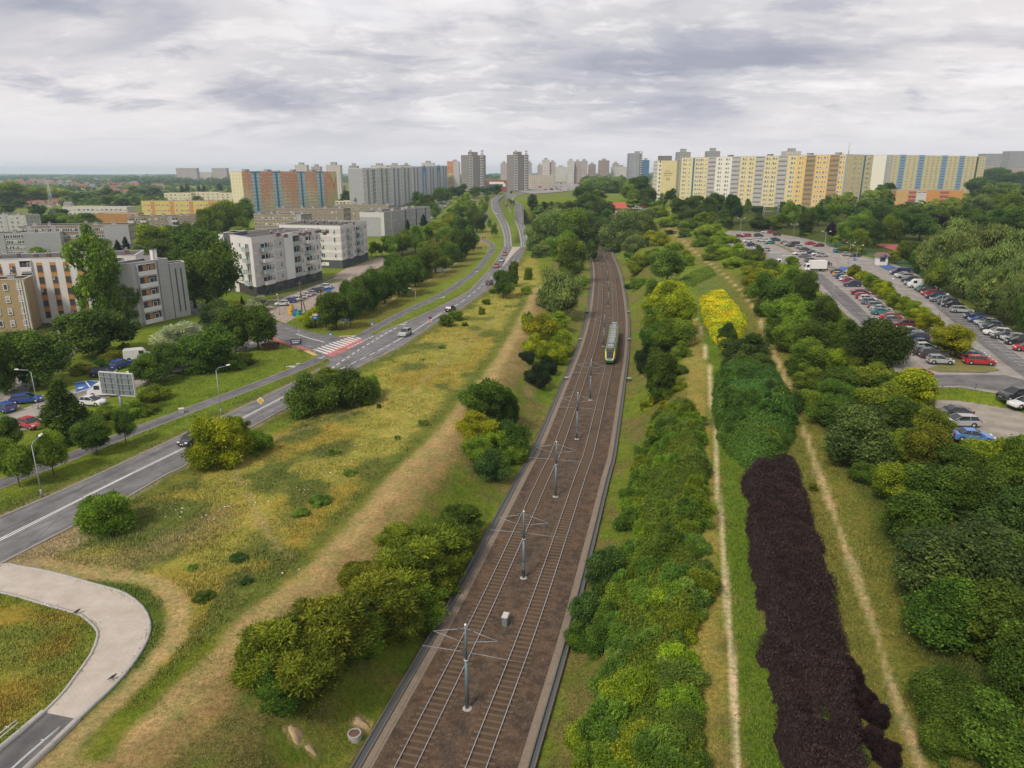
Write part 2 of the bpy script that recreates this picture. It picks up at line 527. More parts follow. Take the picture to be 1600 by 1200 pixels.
def paint(P):
    P = np.asarray(P, float)
    x, y = P[:, 0], P[:, 1]
    n1, n2, n3 = fbm(P, 22, 1), fbm(P, 5, 5, 3), fbm(P, 60, 8)
    n4 = fbm(P, 1.6, 15, 2)
    col = GRASS * (1 - n1[:, None]) * 1.1 + LUSH * n1[:, None]
    def blend(w, c):
        nonlocal col
        w = np.clip(w, 0, 1)[:, None]
        col = col * (1 - w) + np.asarray(c) * w
    jit = (n2 - .5) * 2.2 + (n4 - .5) * 1.2
    far = y > 650
    blend(np.where(far, sst(.45, .7, n3) * .5, 0), (.16, .13, .09))
    near = y < 560
    d = np.full(len(P), 300.0)
    d[near] = seg_dist(P[near], TRACKH, True)
    def ln(key, w, soft, c, amt=1.0, jk=1.0):
        L = g[key] if isinstance(key, str) else key
        m = near & (x > L[:, 0].min() - 25) & (x < L[:, 0].max() + 25) & (y > L[:, 1].min() - 25) & (y < L[:, 1].max() + 25)
        if not m.any(): return
        dd = seg_dist(P[m], L) + jit[m] * jk
        ww = np.zeros(len(P)); ww[m] = (1 - sst(w - soft, w + soft, dd)) * amt
        blend(ww, c)
    def area(poly, soft, c, amt=1.0, jk=1.0, mul=None):
        q = np.array(poly)
        m = (x > q[:, 0].min() - 8) & (x < q[:, 0].max() + 8) & (y > q[:, 1].min() - 8) & (y < q[:, 1].max() + 8)
        if not m.any(): return
        s = poly_sd(P[m], poly) + jit[m] * jk
        ww = np.zeros(len(P)); ww[m] = sst(-soft, soft, s) * amt
        if mul is not None: ww = ww * mul
        blend(ww, c)
    # cutting slopes
    sl = (np.abs(d) > 5) & (np.abs(d) < 23) & (y < 430)
    blend(np.where(sl, .35 + .9 * (sst(.38, .62, n2) - .3), 0) * .9, (.17, .14, .055))
    blend(np.where(sl, sst(.55, .7, fbm(P, 3.3, 21)), 0) * .55, LUSH)
    blend(np.where(sl & (d < 0) & (np.abs(d) > 10), sst(.5, .64, fbm(P, 9, 31)), 0) * .7, TAN * .72)
    # meadow
    area(MEADOW, 2.5, DRY * .78 + GRASS * .36, 1, 1.5)
    area(MEADOW, 2, OCHRE, .6, 2, sst(.46, .64, fbm(P, 16, 41)))
    area(MEADOW, 2, DRY * 1.1, .8, 2, sst(.52, .68, fbm(P, 7, 43)))
    area(MEADOW, 2, (.085, .115, .03), .8, 2, sst(.55, .68, fbm(P, 6, 47)))
    area(INFIELD, 1.5, LUSH * .55 + DRY * .45, 1)
    area(INFIELD, 1.5, OCHRE * .95, .85, 1, sst(.42, .62, fbm(P, 6, 51)))
    # roadside verges
    for k in ('ru', 'rd'):
        ln(k, 2.2, 1.2, (.11, .125, .03), .8)
        ln(k, .75, .35, (.27, .22, .14), .7, .4)
    ln('cyb', 5, 2, LUSH * .9 + DRY * .2, .8)
    ln(smooth_line(GL([(560, 510), (640, 449), (690, 428), (727, 397), (742, 381)]), 2), 7, 3, (.165, .15, .035), .85)
    ln(smooth_line(GL([(600, 478), (640, 449), (690, 428), (727, 397), (745, 378)]), 2), .55, .3, (.36, .28, .16), .9, .15)
    ln(smooth_line(GL([(755, 385), (752, 372), (768, 360), (775, 352)]), 2), 4, 2, (.28, .21, .09), .7)
    # mown hay, worn tracks
    ln(offset(g['hay'], -3.3), 1.6, 1.2, (.13, .15, .03), .9)
    ln(offset(g['hay'], -1.6), .5, .5, (.30, .25, .11), .7, .3)
    ln('hay', 1.9, .9, (.36, .265, .13), 1, .8)
    ln(offset(g['hay'], 2.0), 1.7, .9, (.255, .18, .085), .85, .8)
    ln(smooth_line(GL([(153, 1173), (200, 1120), (235, 1080), (280, 1045), (320, 1010)]), 1), 1.05, .5, (.13, .16, .016), .95, .4)
    ln(smooth_line(GL([(130, 903), (192, 918), (232, 940), (248, 975), (238, 1010), (210, 1048), (160, 1098), (95, 1165)]), 1), 1.0, .6, (.07, .115, .018), .9, .3)
    ln('ut', 1.0, .45, (.38, .285, .145), .9, .5)
    ln(smooth_line(GL([(20, 885), (60, 868), (100, 848), (135, 825)]), 1), 1.6, .8, (.37, .28, .19), .95, .7)
    ln(smooth_line(GL([(70, 880), (130, 872), (210, 870), (330, 815), (345, 800)]), 1), 1.8, 1.5, (.29, .225, .12), .6, 1.4)
    for w in ([(380, 760), (372, 730), (420, 690), (520, 655), (640, 600)], [(385, 770), (430, 850), (455, 870)], [(640, 620), (700, 560), (760, 510), (790, 480)]):
        ln(smooth_line(GL(w), 1), .45, .4, (.33, .26, .14), .5, .3)
    for u, v, r_ in ((565, 1134, .9), (463, 1150, .9), (487, 1174, .55), (450, 1140, .5)):
        blend(1 - sst(r_ * .4, r_, np.hypot(x - G(u, v)[0], y - G(u, v)[1]) + jit * .25), (.42, .30, .17))
    # right hand bank
    ln(offset(g['ta'], -2.2), 1.7, .8, (.30, .245, .07), .9)
    ln(offset(g['ta'], 1.8), 1.6, .7, (.105, .165, .014), .95)
    ln('tb', 3.2, 1.6, (.15, .15, .035), .9)
    ln(offset(g['tb'], 2.2), 1.2, .8, (.20, .19, .022), .6)
    ln(offset(g['tb'], -1.5), 1.4, .8, (.23, .17, .07), .55)
    ln('tc', 5, 2, (.22, .165, .06), .8)
    area(GL([(1085, 430), (1110, 405), (1130, 430), (1180, 500), (1195, 540), (1165, 520), (1130, 450), (1092, 460)]), 1, (.125, .16, .04), .8)
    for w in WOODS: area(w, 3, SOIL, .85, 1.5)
    ln('tb', 2.6, 1.2, (.165, .16, .035), .9)
    ln('ta', .22, .11, (.55, .45, .31), 1, .1)
    ln('tb', .30, .2, (.46, .35, .21), .9, .28)
    ln('tc', .6, .3, (.36, .27, .16), .9, .2)
    # bare ground inside the track bed
    blend((1 - sst(6.2, 6.7, np.abs(d))) * (y < 480), (.10, .075, .05))
    # trodden ground of the housing estate
    return np.clip(col * (0.90 + 0.30 * n4[:, None]), .004, .6)

def ground_mesh():
    nr, nc = 620, 460
    t = np.linspace(0, 1, nr)
    Y = 17 * (9000 / 17) ** (t ** 1.12)
    s = np.linspace(-1.5, 1.5, nc)
    s = s * (0.55 + 0.45 * np.abs(s) / 1.5)
    YY = np.repeat(Y, nc)
    XX = np.tile(s, nr) * (YY + 14)
    P = np.stack([XX, YY], 1)
    z = H(XX, YY)
    col = np.empty((len(P), 3))
    for k in range(0, len(P), 60000): col[k:k + 60000] = paint(P[k:k + 60000])
    i = (np.arange(nr - 1)[:, None] * nc + np.arange(nc - 1)[None]).ravel()
    q = np.stack([i, i + 1, i + 1 + nc, i + nc], 1)
    m, nt, b = newmat('ground_cover')
    a = nt.nodes.new('ShaderNodeAttribute'); a.attribute_name = 'col'
    f1 = noise_fac(nt, 2.2, 6, rough=.75, lo=.32, hi=.68)
    f2 = noise_fac(nt, .5, 4, lo=.35, hi=.65)
    f3 = noise_fac(nt, 9.0, 3, rough=.8, lo=.35, hi=.65)
    c = mixrgb(nt, mixrgb(nt, a.outputs[0], (.55, .62, .5), 1, 'MULTIPLY'), mixrgb(nt, a.outputs[0], (1.4, 1.32, 1.3), 1, 'MULTIPLY'), f1)
    c = mixrgb(nt, mixrgb(nt, c, (.8, .95, .75), 1, 'MULTIPLY'), mixrgb(nt, c, (1.22, 1.1, 1.1), 1, 'MULTIPLY'), f2)
    c = mixrgb(nt, mixrgb(nt, c, (.72, .74, .7), 1, 'MULTIPLY'), mixrgb(nt, c, (1.25, 1.22, 1.2), 1, 'MULTIPLY'), f3)
    nt.links.new(c, b.inputs['Base Color'])
    b.inputs['Roughness'].default_value = .95; b.inputs['Specular IOR Level'].default_value = .1
    bn = N(nt, 'ShaderNodeBump', Strength=.6, Distance=.25); nt.links.new(f1, bn.inputs['Height']); nt.links.new(bn.outputs[0], b.inputs['Normal'])
    me = np_mesh('ground', np.c_[P, z], q, m, smooth=True, attr=[('col', 'POINT', col)])
    tag(link('ground', me), kind='structure')

# ------------------------------------------------------------------ sheets and ribbons laid on the ground
def ribbon(name, L, R, m, dz=.04, n=None, kind='structure', parent=None, across=1, z=None):
    L, R = np.asarray(L, float), np.asarray(R, float)
    n = n or max(len(L), len(R))
    L, R = resample(L, n), resample(R, n)
    k = across + 1
    P = np.concatenate([L + (R - L) * j / across for j in range(k)], 0)
    zz = H(P[:, 0], P[:, 1]) if z is None else np.full(len(P), float(z))
    if z is None: zz = np.maximum(zz, np.tile(np.max(zz.reshape(k, n), 0) - .25, k)) + dz + P[:, 1] * 2.2e-4
    F_ = np.concatenate([np.stack([np.arange(n - 1) + j * n, np.arange(n - 1) + (j + 1) * n, np.arange(1, n) + (j + 1) * n, np.arange(1, n) + j * n], 1) for j in range(across)])
    s = np.r_[0, np.cumsum(np.hypot(*np.diff((L + R) / 2, axis=0).T))]
    w = np.hypot(*(R - L).T)
    UV = np.concatenate([np.stack([s, w * j / across], 1) for j in range(k)])
    me = np_mesh(name, np.c_[P, zz], F_, m, uv=UV[F_.ravel()])
    o = link(name, me, parent)
    if kind and parent is None: o['kind'] = kind
    return o

def band(name, line, w, m, dz=.04, **kw):
    line = np.asarray(line, float)
    return ribbon(name, offset(line, -w / 2), offset(line, w / 2), m, dz, **kw)

def sheet(name, poly, m, dz=.04, z=None, kind='structure'):
    poly = [np.asarray(p, float) for p in poly]
    V = [(p[0], p[1], (Hs(*p) if z is None else z) + dz + p[1] * 2.2e-4) for p in poly]
    if sum((V[i][0] * V[(i + 1) % len(V)][1] - V[(i + 1) % len(V)][0] * V[i][1]) for i in range(len(V))) < 0: V = V[::-1]
    import bmesh
    bm = bmesh.new()
    f = bm.faces.new([bm.verts.new(v) for v in V])
    bmesh.ops.triangulate(bm, faces=[f])
    me = bpy.data.meshes.new(name); bm.to_mesh(me); bm.free(); me.materials.append(m)
    o = link(name, me)
    if kind: o['kind'] = kind
    return o

def kerb(line, w=.18, h=.12, dz=0, name='kerb', m=None):
    """raised kerb stone line"""
    line = np.asarray(line, float)
    n = len(line)
    a, b = offset(line, -w / 2), offset(line, w / 2)
    z = H(line[:, 0], line[:, 1]) + dz + line[:, 1] * 2.2e-4
    V = np.concatenate([np.c_[a, z - .1], np.c_[a, z + h], np.c_[b, z + h], np.c_[b, z - .1]])
    i = np.arange(n - 1)
    Fq = np.concatenate([np.stack([i + j * n, i + 1 + j * n, i + 1 + (j + 1) * n, i + (j + 1) * n], 1) for j in range(3)])
    return tag(link(name, np_mesh(name, V, Fq, m or KERB)), kind='structure')

def asphalt(name, col, crack=.5):
    m, nt, b = newmat(name)
    f = noise_fac(nt, .35, 5, lo=.35, hi=.65)
    f2 = noise_fac(nt, 12, 2)
    c = mixrgb(nt, tuple(x * .74 for x in col), tuple(min(1, x * 1.18) for x in col), f)
    uv = nt.nodes.new('ShaderNodeUVMap'); mp = nt.nodes.new('ShaderNodeMapping'); mp.inputs['Scale'].default_value = (.03, .9, 1); nt.links.new(uv.outputs[0], mp.inputs[0])
    n = N(nt, 'ShaderNodeTexNoise', Scale=1.0, Detail=4); nt.links.new(mp.outputs[0], n.inputs['Vector'])
    r = N(nt, 'ShaderNodeMapRange'); r.inputs[1].default_value = .4; r.inputs[2].default_value = .62; nt.links.new(n.outputs[0], r.inputs[0])
    c = mixrgb(nt, c, mixrgb(nt, c, (.70, .69, .70), 1, 'MULTIPLY'), r.outputs[0])
    c = mixrgb(nt, c, mixrgb(nt, c, (1.25, 1.25, 1.25), 1, 'MULTIPLY'), f2)
    tc = nt.nodes.new('ShaderNodeTexCoord')
    vo = N(nt, 'ShaderNodeTexVoronoi', Scale=.22); vo.feature = 'DISTANCE_TO_EDGE'
    nz = N(nt, 'ShaderNodeTexNoise', Scale=.8, Detail=3)
    nt.links.new(tc.outputs['Object'], nz.inputs[0])
    c2 = mixrgb(nt, tc.outputs['Object'], nz.outputs['Color'], .12)
    nt.links.new(c2, vo.inputs['Vector'])
    lt = N(nt, 'ShaderNodeMath', _operation='LESS_THAN'); lt.inputs[1].default_value = .006; nt.links.new(vo.outputs['Distance'], lt.inputs[0])
    mu = N(nt, 'ShaderNodeMath', _operation='MULTIPLY'); mu.inputs[1].default_value = crack; nt.links.new(lt.outputs[0], mu.inputs[0])
    c = mixrgb(nt, c, tuple(x * .45 for x in col), mu.outputs[0])
    # tyre lanes along the ribbon
    nt.links.new(c, b.inputs['Base Color'])
    b.inputs['Roughness'].default_value = .85; b.inputs['Specular IOR Level'].default_value = .3
    return m

def paving(name, col, bw=.2, bh=.1):
    m, nt, b = newmat(name)
    tc = nt.nodes.new('ShaderNodeTexCoord')
    br = N(nt, 'ShaderNodeTexBrick', Scale=1.0)
    br.inputs['Mortar Size'].default_value = .012; br.inputs['Brick Width'].default_value = bw; br.inputs['Row Height'].default_value = bh
    br.inputs['Color1'].default_value = (*col, 1); br.inputs['Color2'].default_value = (*[c * .95 for c in col], 1); br.inputs['Mortar'].default_value = (*[c * .78 for c in col], 1)
    nt.links.new(tc.outputs['Object'], br.inputs['Vector'])
    f = noise_fac(nt, .6, 5)
    c = mixrgb(nt, br.outputs[0], mixrgb(nt, br.outputs[0], (.78, .75, .7), 1, 'MULTIPLY'), f)
    nt.links.new(c, b.inputs['Base Color']); b.inputs['Roughness'].default_value = .9
    return m

KERB = mat('kerb_stone', (.33, .30, .27), .85, .3, 2)
ASPH = asphalt('road_asphalt', (.165, .160, .162))
ASPHD = asphalt('side_street_asphalt', (.15, .147, .15))
CYC = asphalt('cycle_path_asphalt', (.14, .132, .138), .2)
LOTM = asphalt('car_park_asphalt', (.29, .262, .24), .6)
AISLE = asphalt('car_park_lane_asphalt', (.15, .142, .14), .5)
GRAVEL = asphalt('gravel', (.30, .265, .225), .0)
PAVE = paving('pale_block_paving', (.50, .445, .39), .4, .2)
PINK = paving('pinkish_block_paving', (.36, .29, .25), .6, .3)
RAMPM = asphalt('underpass_asphalt', (.12, .118, .118), .1)
REDM = asphalt('red_cycle_crossing', (.40, .15, .14), 0)
BLUEM = asphalt('blue_bay_paint', (.035, .12, .36), 0)
TACT = mat('yellow_tactile_paving', (.50, .34, .14), .8, .2, 4)

def dashes(line, w, on, off, start=0, end=1e9, m=MARK, dz=.05, name='road_marking'):
    line = np.asarray(line, float)
    s = np.r_[0, np.cumsum(np.hypot(*np.diff(line, axis=0).T))]
    V, Fq = [], []
    p = start
    while p < min(s[-1], end):
        q = min(p + on, s[-1], end)
        ss = np.linspace(p, q, max(2, int((q - p) / 2) + 1))
        L = np.stack([np.interp(ss, s, line[:, 0]), np.interp(ss, s, line[:, 1])], 1)
        t = np.gradient(L, axis=0); t /= np.hypot(*t.T)[:, None]
        nn = np.stack([t[:, 1], -t[:, 0]], 1) * w / 2
        o = len(V)
        for a in range(len(L)):
            for e in (-1, 1):
                x, y = L[a] + nn[a] * e
                V.append((x, y, Hs(x, y) + dz + y * 2.2e-4))
        for a in range(len(L) - 1): Fq.append((o + 2 * a, o + 2 * a + 1, o + 2 * a + 3, o + 2 * a + 2))
        p += on + off
    return tag(link(name, np_mesh(name, V, np.array(Fq), m)), kind='structure')

def roads():
    ribbon('main_road', g['ru'], g['rd'], ASPH, .04, across=4)
    ribbon('road_carriageway', g['bu'], g['bd'], ASPH, .05, across=2)
    ribbon('road_carriageway', g['cu'], g['cd'], ASPH, .055, across=2)
    ribbon('side_street_road', g['su'], g['sd'], ASPHD, .03, across=3)
    sheet('junction_road', GL([(587, 523), (556, 525), (508, 558), (519, 567)]), ASPH, .036)
    for k in ('ru', 'rd'):
        L = g[k]
        for part in (L[L[:, 1] < gz(505, 575)[1]] , L[L[:, 1] > gz(590, 521)[1]]) if k == 'ru' else (L,):
            if len(part) > 3: kerb(part)
    for k in ('bu', 'bd', 'cu', 'cd'): kerb(g[k], .25)
    sheet('traffic_island', GL([(784, 419), (803, 397), (814.5, 386), (800.5, 386), (798, 392), (790, 406)]), PAVE, .10)
    for k, w in (('cy', 2.6), ('cyb', 2.5), ('cyc', 2.5)):
        band('cycle_path', g[k], w, CYC, .045)
        kerb(offset(g[k], -w / 2 - .05), .1, .05, name='path_edging'); kerb(offset(g[k], w / 2 + .05), .1, .05, name='path_edging')
    ribbon('paved_path', g['pu'], g['pd'], PAVE, .05, across=4)
    kerb(g['pu'], .22, .16, m=CONC); kerb(g['pd'], .2, .12, m=CONC)
    ribbon('underpass_ramp_path', g['uu'], g['ud'], RAMPM, .05, across=2)
    kerb(offset(g['uu'], .0), .38, .22, m=CONC); kerb(g['ud'], .38, .22, m=CONC)
    # markings
    ce = g['ce']
    cut = lambda u0, u1: np.array([p for p in ce if (u0[0] < -100 or gz(*u0)[1] - .5 <= p[1]) and p[1] <= gz(*u1)[1] + .5])
    a = cut((-150, 918), (207, 740))
    k = np.linspace(.95, .16, len(a))[:, None]
    t = np.gradient(a, axis=0); t /= np.hypot(*t.T)[:, None]
    nn = np.stack([t[:, 1], -t[:, 0]], 1) * k / 2
    dashes(a + nn, .16, 1e6, 1); dashes(a - nn, .16, 1e6, 1)
    s = np.r_[0, np.cumsum(np.hypot(*np.diff(a, axis=0).T))]
    V, Fq = [], []
    for p in np.arange(.5, s[-1] - 8, 1.5):
        i = np.searchsorted(s, p); j = np.searchsorted(s, p + .6); i2 = np.searchsorted(s, p + 1.1); j2 = np.searchsorted(s, p + 1.7)
        if j2 >= len(a): break
        f = lambda q, e: np.array([np.interp(q, s, (a + nn * e * .85)[:, 0]), np.interp(q, s, (a + nn * e * .85)[:, 1])])
        o = len(V)
        for q in (f(p, -1), f(p + .35, -1), f(p + 1.25, 1), f(p + .9, 1)): V.append((*q, .046 + q[1] * 2.2e-4))
        Fq.append((o, o + 1, o + 2, o + 3))
    tag(link('road_marking', np_mesh('road_marking', V, np.array(Fq), MARK)), kind='structure')
    b = cut((207, 740), (460, 612))
    dashes(offset(b, .12), .13, 1e6, 1); dashes(offset(b, -.12), .13, 1e6, 1)
    dashes(cut((460, 612), (620, 533)), .2, 2.2, 1.6)
    dashes(cut((620, 533), (690, 490)), .22, 1e6, 1)
    dashes(cut((692, 489), (783, 419)), .2, 4.5, 3.5)
    dashes(smooth_line(GL([(500, 589), (540, 561), (572, 540), (600, 523), (620, 512)]), 1), .28, 1.6, 1.2)
    for L, R in (('bu', 'bd'), ('cu', 'cd')):
        n = 60
        dashes((resample(g[L], n) + resample(g[R], n)) / 2, .22, 4, 5, dz=.09)
    for k in ('bd', 'cu', 'cd', 'bu'): dashes(offset(g[k], .5 if k in ('bu', 'cu') else -.5), .16, 1e6, 1, dz=.09)
    # crossing
    tr = lambda px: np.array(gz(*px))
    a, b, c = tr((488, 547)), tr((552, 524.5)), tr((509, 554))
    ax = b - a; L = np.hypot(*ax); ax /= L
    st = c - a
    V, Fq = [], []
    for i in range(11):
        p = a + ax * (i + .1) * L / 11
        w = L / 11 * .5
        st_i = st * (1.05 - .03 * i)
        o = len(V)
        for q in (p, p + ax * w, p + ax * w + st_i, p + st_i): V.append((*q, .095))
        Fq.append((o, o + 3, o + 2, o + 1))
    tag(link('zebra_crossing_marking', np_mesh('zebra_crossing_marking', V, np.array(Fq), MARK)), kind='structure')
    sheet('cycle_crossing_road', [tr(p) for p in ((503, 552.5), (520, 559), (590, 524), (556, 526))], REDM, .055, z=0)
    dashes(np.array([tr((519, 557)), tr((583, 526))]), .45, .7, .7, dz=.062)
    dashes(smooth_line([tr(p) for p in ((462, 522), (480, 528), (507, 535.5))], 1), .3, 1e6, 1, dz=.062)
    band('red_cycle_path', smooth_line([tr(p) for p in ((400, 515), (430, 531), (455, 539), (485, 549))], 1), 1.6, REDM, .06)
    band('tactile_path', np.array([tr((477, 548)), tr((494, 556))]), 1.0, TACT, .07)
    band('tactile_path', np.array([tr((530, 526.5)), tr((556, 525.5))]), .9, TACT, .07)
    for (u, v, s) in ((454, 574, 1), (628, 508, 1), (690, 466, .9), (744, 425, .9), (764, 398, .8), (500, 560, .6)):
        cycle_symbol(gz(u, v), s)
    # estate parking and forecourts
    band('estate_road', smooth_line(GL([(-160, 770), (-60, 690), (55, 650), (150, 612), (240, 583), (310, 560), (385, 535), (420, 515)]), 2), 9.5, LOTM, .02)
    band('estate_road', smooth_line(GL([(0, 640), (30, 600), (90, 560), (108, 520), (95, 500)]), 2), 5, LOTM, .025)
    sheet('forecourt_pavement', GL([(385, 476), (430, 500), (446, 506), (520, 462), (560, 436), (604, 412), (598, 402), (540, 420), (505, 440), (440, 466), (400, 470)]), PINK, .03)
    for poly in ([(425, 464), (437, 468), (478, 452), (520, 436), (528, 430), (500, 434), (470, 448)], [(416, 476), (430, 480), (437, 471), (420, 470)], [(500, 446), (530, 441), (536, 436), (520, 437)]):
        sheet('lawn', GL(poly), LAWN, .055)
    sheet('blue_bay_pavement', GL([(506, 454), (513, 458), (524, 450), (518, 447)]), BLUEM, .06)
    q = [gz(*p) for p in ((117, 598), (135, 595), (161, 597), (162, 601), (120, 614))]
    sheet('blue_bay_pavement', q, BLUEM, .06)
    dashes(np.array([gz(133, 595.5), gz(141, 606)]), .25, 99, 1, dz=.07)
    dashes(np.array([gz(116, 599), gz(135, 595), gz(161, 597)]), .25, 99, 1, dz=.07)
    dashes(np.array([gz(162, 601), gz(121, 614)]), .35, 99, 1, dz=.07)
    for u, v in ((124, 604), (148, 600)): dashes(np.array([gz(u, v + 4), gz(u + 7, v)]), .8, .9, .5, dz=.072)
    band('street_road', smooth_line([gz(u, v) for u, v in ((655, 352), (668, 342), (684, 330), (698, 319), (708, 308))], 3), 9, ASPH, .06)
    ribbon('junction_road', GL([(784, 299), (800, 301), (830, 304), (870, 301), (915, 296)]), GL([(792, 291), (815, 289), (840, 287), (880, 286), (915, 287)]), LOTM, .35, n=24, across=6)
    sheet('forecourt_pavement', [(at(735, 800), 800), (at(900, 830), 830), (at(905, 1150), 1150), (at(742, 1150), 1150)], LOTM, .5, z=5.5)
    # car park
    sheet('car_park_pavement', PARK, LOTM, .02, z=PARK_Z)
    pz = lambda px: [gz(u, v, PARK_Z) for u, v in px]
    ribbon('car_park_road', smooth_line(pz([(1360, 408), (1400, 432), (1450, 470), (1500, 512), (1560, 560), (1660, 635)]), 2), smooth_line(pz([(1384, 410), (1424, 430), (1476, 470), (1530, 510), (1590, 555), (1700, 625)]), 2), AISLE, .03, z=PARK_Z + .075)
    ribbon('car_park_road', smooth_line(pz([(1268, 430), (1300, 462), (1340, 500), (1372, 530), (1400, 560)]), 2), smooth_line(pz([(1284, 428), (1322, 460), (1362, 497), (1396, 528), (1420, 556)]), 2), AISLE, .03, z=PARK_Z + .075)
    sheet('car_park_road', pz([(1418, 588), (1440, 586), (1570, 586), (1640, 606), (1640, 622), (1500, 603), (1415, 604)]), AISLE, .034, z=PARK_Z)
    sheet('gravel_lot_ground', LOT, GRAVEL, .03, z=LOT_Z)
    sheet('median_lawn', pz([(1326, 428), (1336, 424), (1372, 446), (1420, 482), (1462, 520), (1520, 560), (1562, 579), (1540, 583), (1470, 582), (1448, 577), (1470, 570), (1440, 534), (1410, 502), (1378, 470), (1350, 448)]), DRYLAWN, .09, z=PARK_Z)
    sheet('median_lawn', pz([(1210, 382), (1216, 382), (1246, 395), (1290, 412), (1312, 421), (1304, 422), (1270, 408), (1236, 394)]), DRYLAWN, .09, z=PARK_Z)
    for p in ([(1306, 421), (1316, 424), (1328, 419), (1314, 417)], [(1374, 417), (1384, 421), (1400, 419), (1388, 415)]): sheet('blue_bay_pavement', pz(p), BLUEM, .1, z=PARK_Z)
    a, b = gz(1395, 433, PARK_Z), gz(1592, 572, PARK_Z)
    e = (b - a) / np.hypot(*(b - a)); nn = np.array([-e[1], e[0]])
    if nn[0] < 0: nn = -nn
    V, Fq = [], []
    for s in np.arange(0, np.hypot(*(b - a)), 2.55):
        p = a + e * s; o = len(V)
        for q in (p, p + e * .14, p + e * .14 + nn * 4.6, p + nn * 4.6): V.append((*q, PARK_Z + .11 + q[1] * 2e-4))
        Fq.append((o, o + 1, o + 2, o + 3))
    tag(link('parking_bay_marking', np_mesh('parking_bay_marking', V, np.array(Fq), MARK)), kind='structure')

def cycle_symbol(c, s):
    """bicycle emblem and arrow painted on the path"""
    L = g['cy'] if c[1] < 140 else g['cyb']
    i = np.argmin(np.hypot(*(L - c).T)); i = min(max(i, 1), len(L) - 2)
    t = L[i + 1] - L[i - 1]; t /= np.hypot(*t); nn = np.array([t[1], -t[0]])
    V, Fq = [], []
    def P(a, b): q = c + t * a * s * 1.3 + nn * b * s; V.append((*q, Hs(*q) + .06 + q[1] * 2.2e-4)); return len(V) - 1
    def bar(p, q, w=.09):
        p, q = np.array(p), np.array(q); e = (q - p) / np.hypot(*(q - p)); m = np.array([e[1], -e[0]]) * w
        Fq.append((P(*(p - m)), P(*(p + m)), P(*(q + m)), P(*(q - m))))
    for cy in (-.55, .55):
        for k in range(10):
            w0, w1 = 2 * math.pi * k / 10, 2 * math.pi * (k + 1) / 10
            bar((.35 * math.cos(w0), cy + .35 * math.sin(w0)), (.35 * math.cos(w1), cy + .35 * math.sin(w1)), .06)
    for p, q in (((0, -.55), (.5, -.2)), ((.5, -.2), (.5, .4)), ((0, -.05), (.5, .4)), ((0, -.05), (.5, -.2)), ((0, .55), (.75, .35)), ((0, -.55), (0, -.05))): bar(p, q)
    bar((1.3, 0), (2.3, 0), .12); bar((2.3, 0), (1.9, .35), .1); bar((2.3, 0), (1.9, -.35), .1)
    tag(link('cycle_symbol_marking', np_mesh('cycle_symbol_marking', V, np.array(Fq), MARK)), kind='structure')

def grassmat(name, c1, c2):
    m, nt, b = newmat(name)
    c = mixrgb(nt, c1, c2, noise_fac(nt, .5, 4)); c = mixrgb(nt, c, mixrgb(nt, c, (.65, .7, .6), 1, 'MULTIPLY'), noise_fac(nt, 4, 4))
    nt.links.new(c, b.inputs['Base Color']); b.inputs['Roughness'].default_value = .95
    return m
LAWN = grassmat('mown_lawn', (.14, .15, .035), (.09, .12, .025))
DRYLAWN = grassmat('dry_lawn', (.25, .19, .06), (.13, .14, .035))

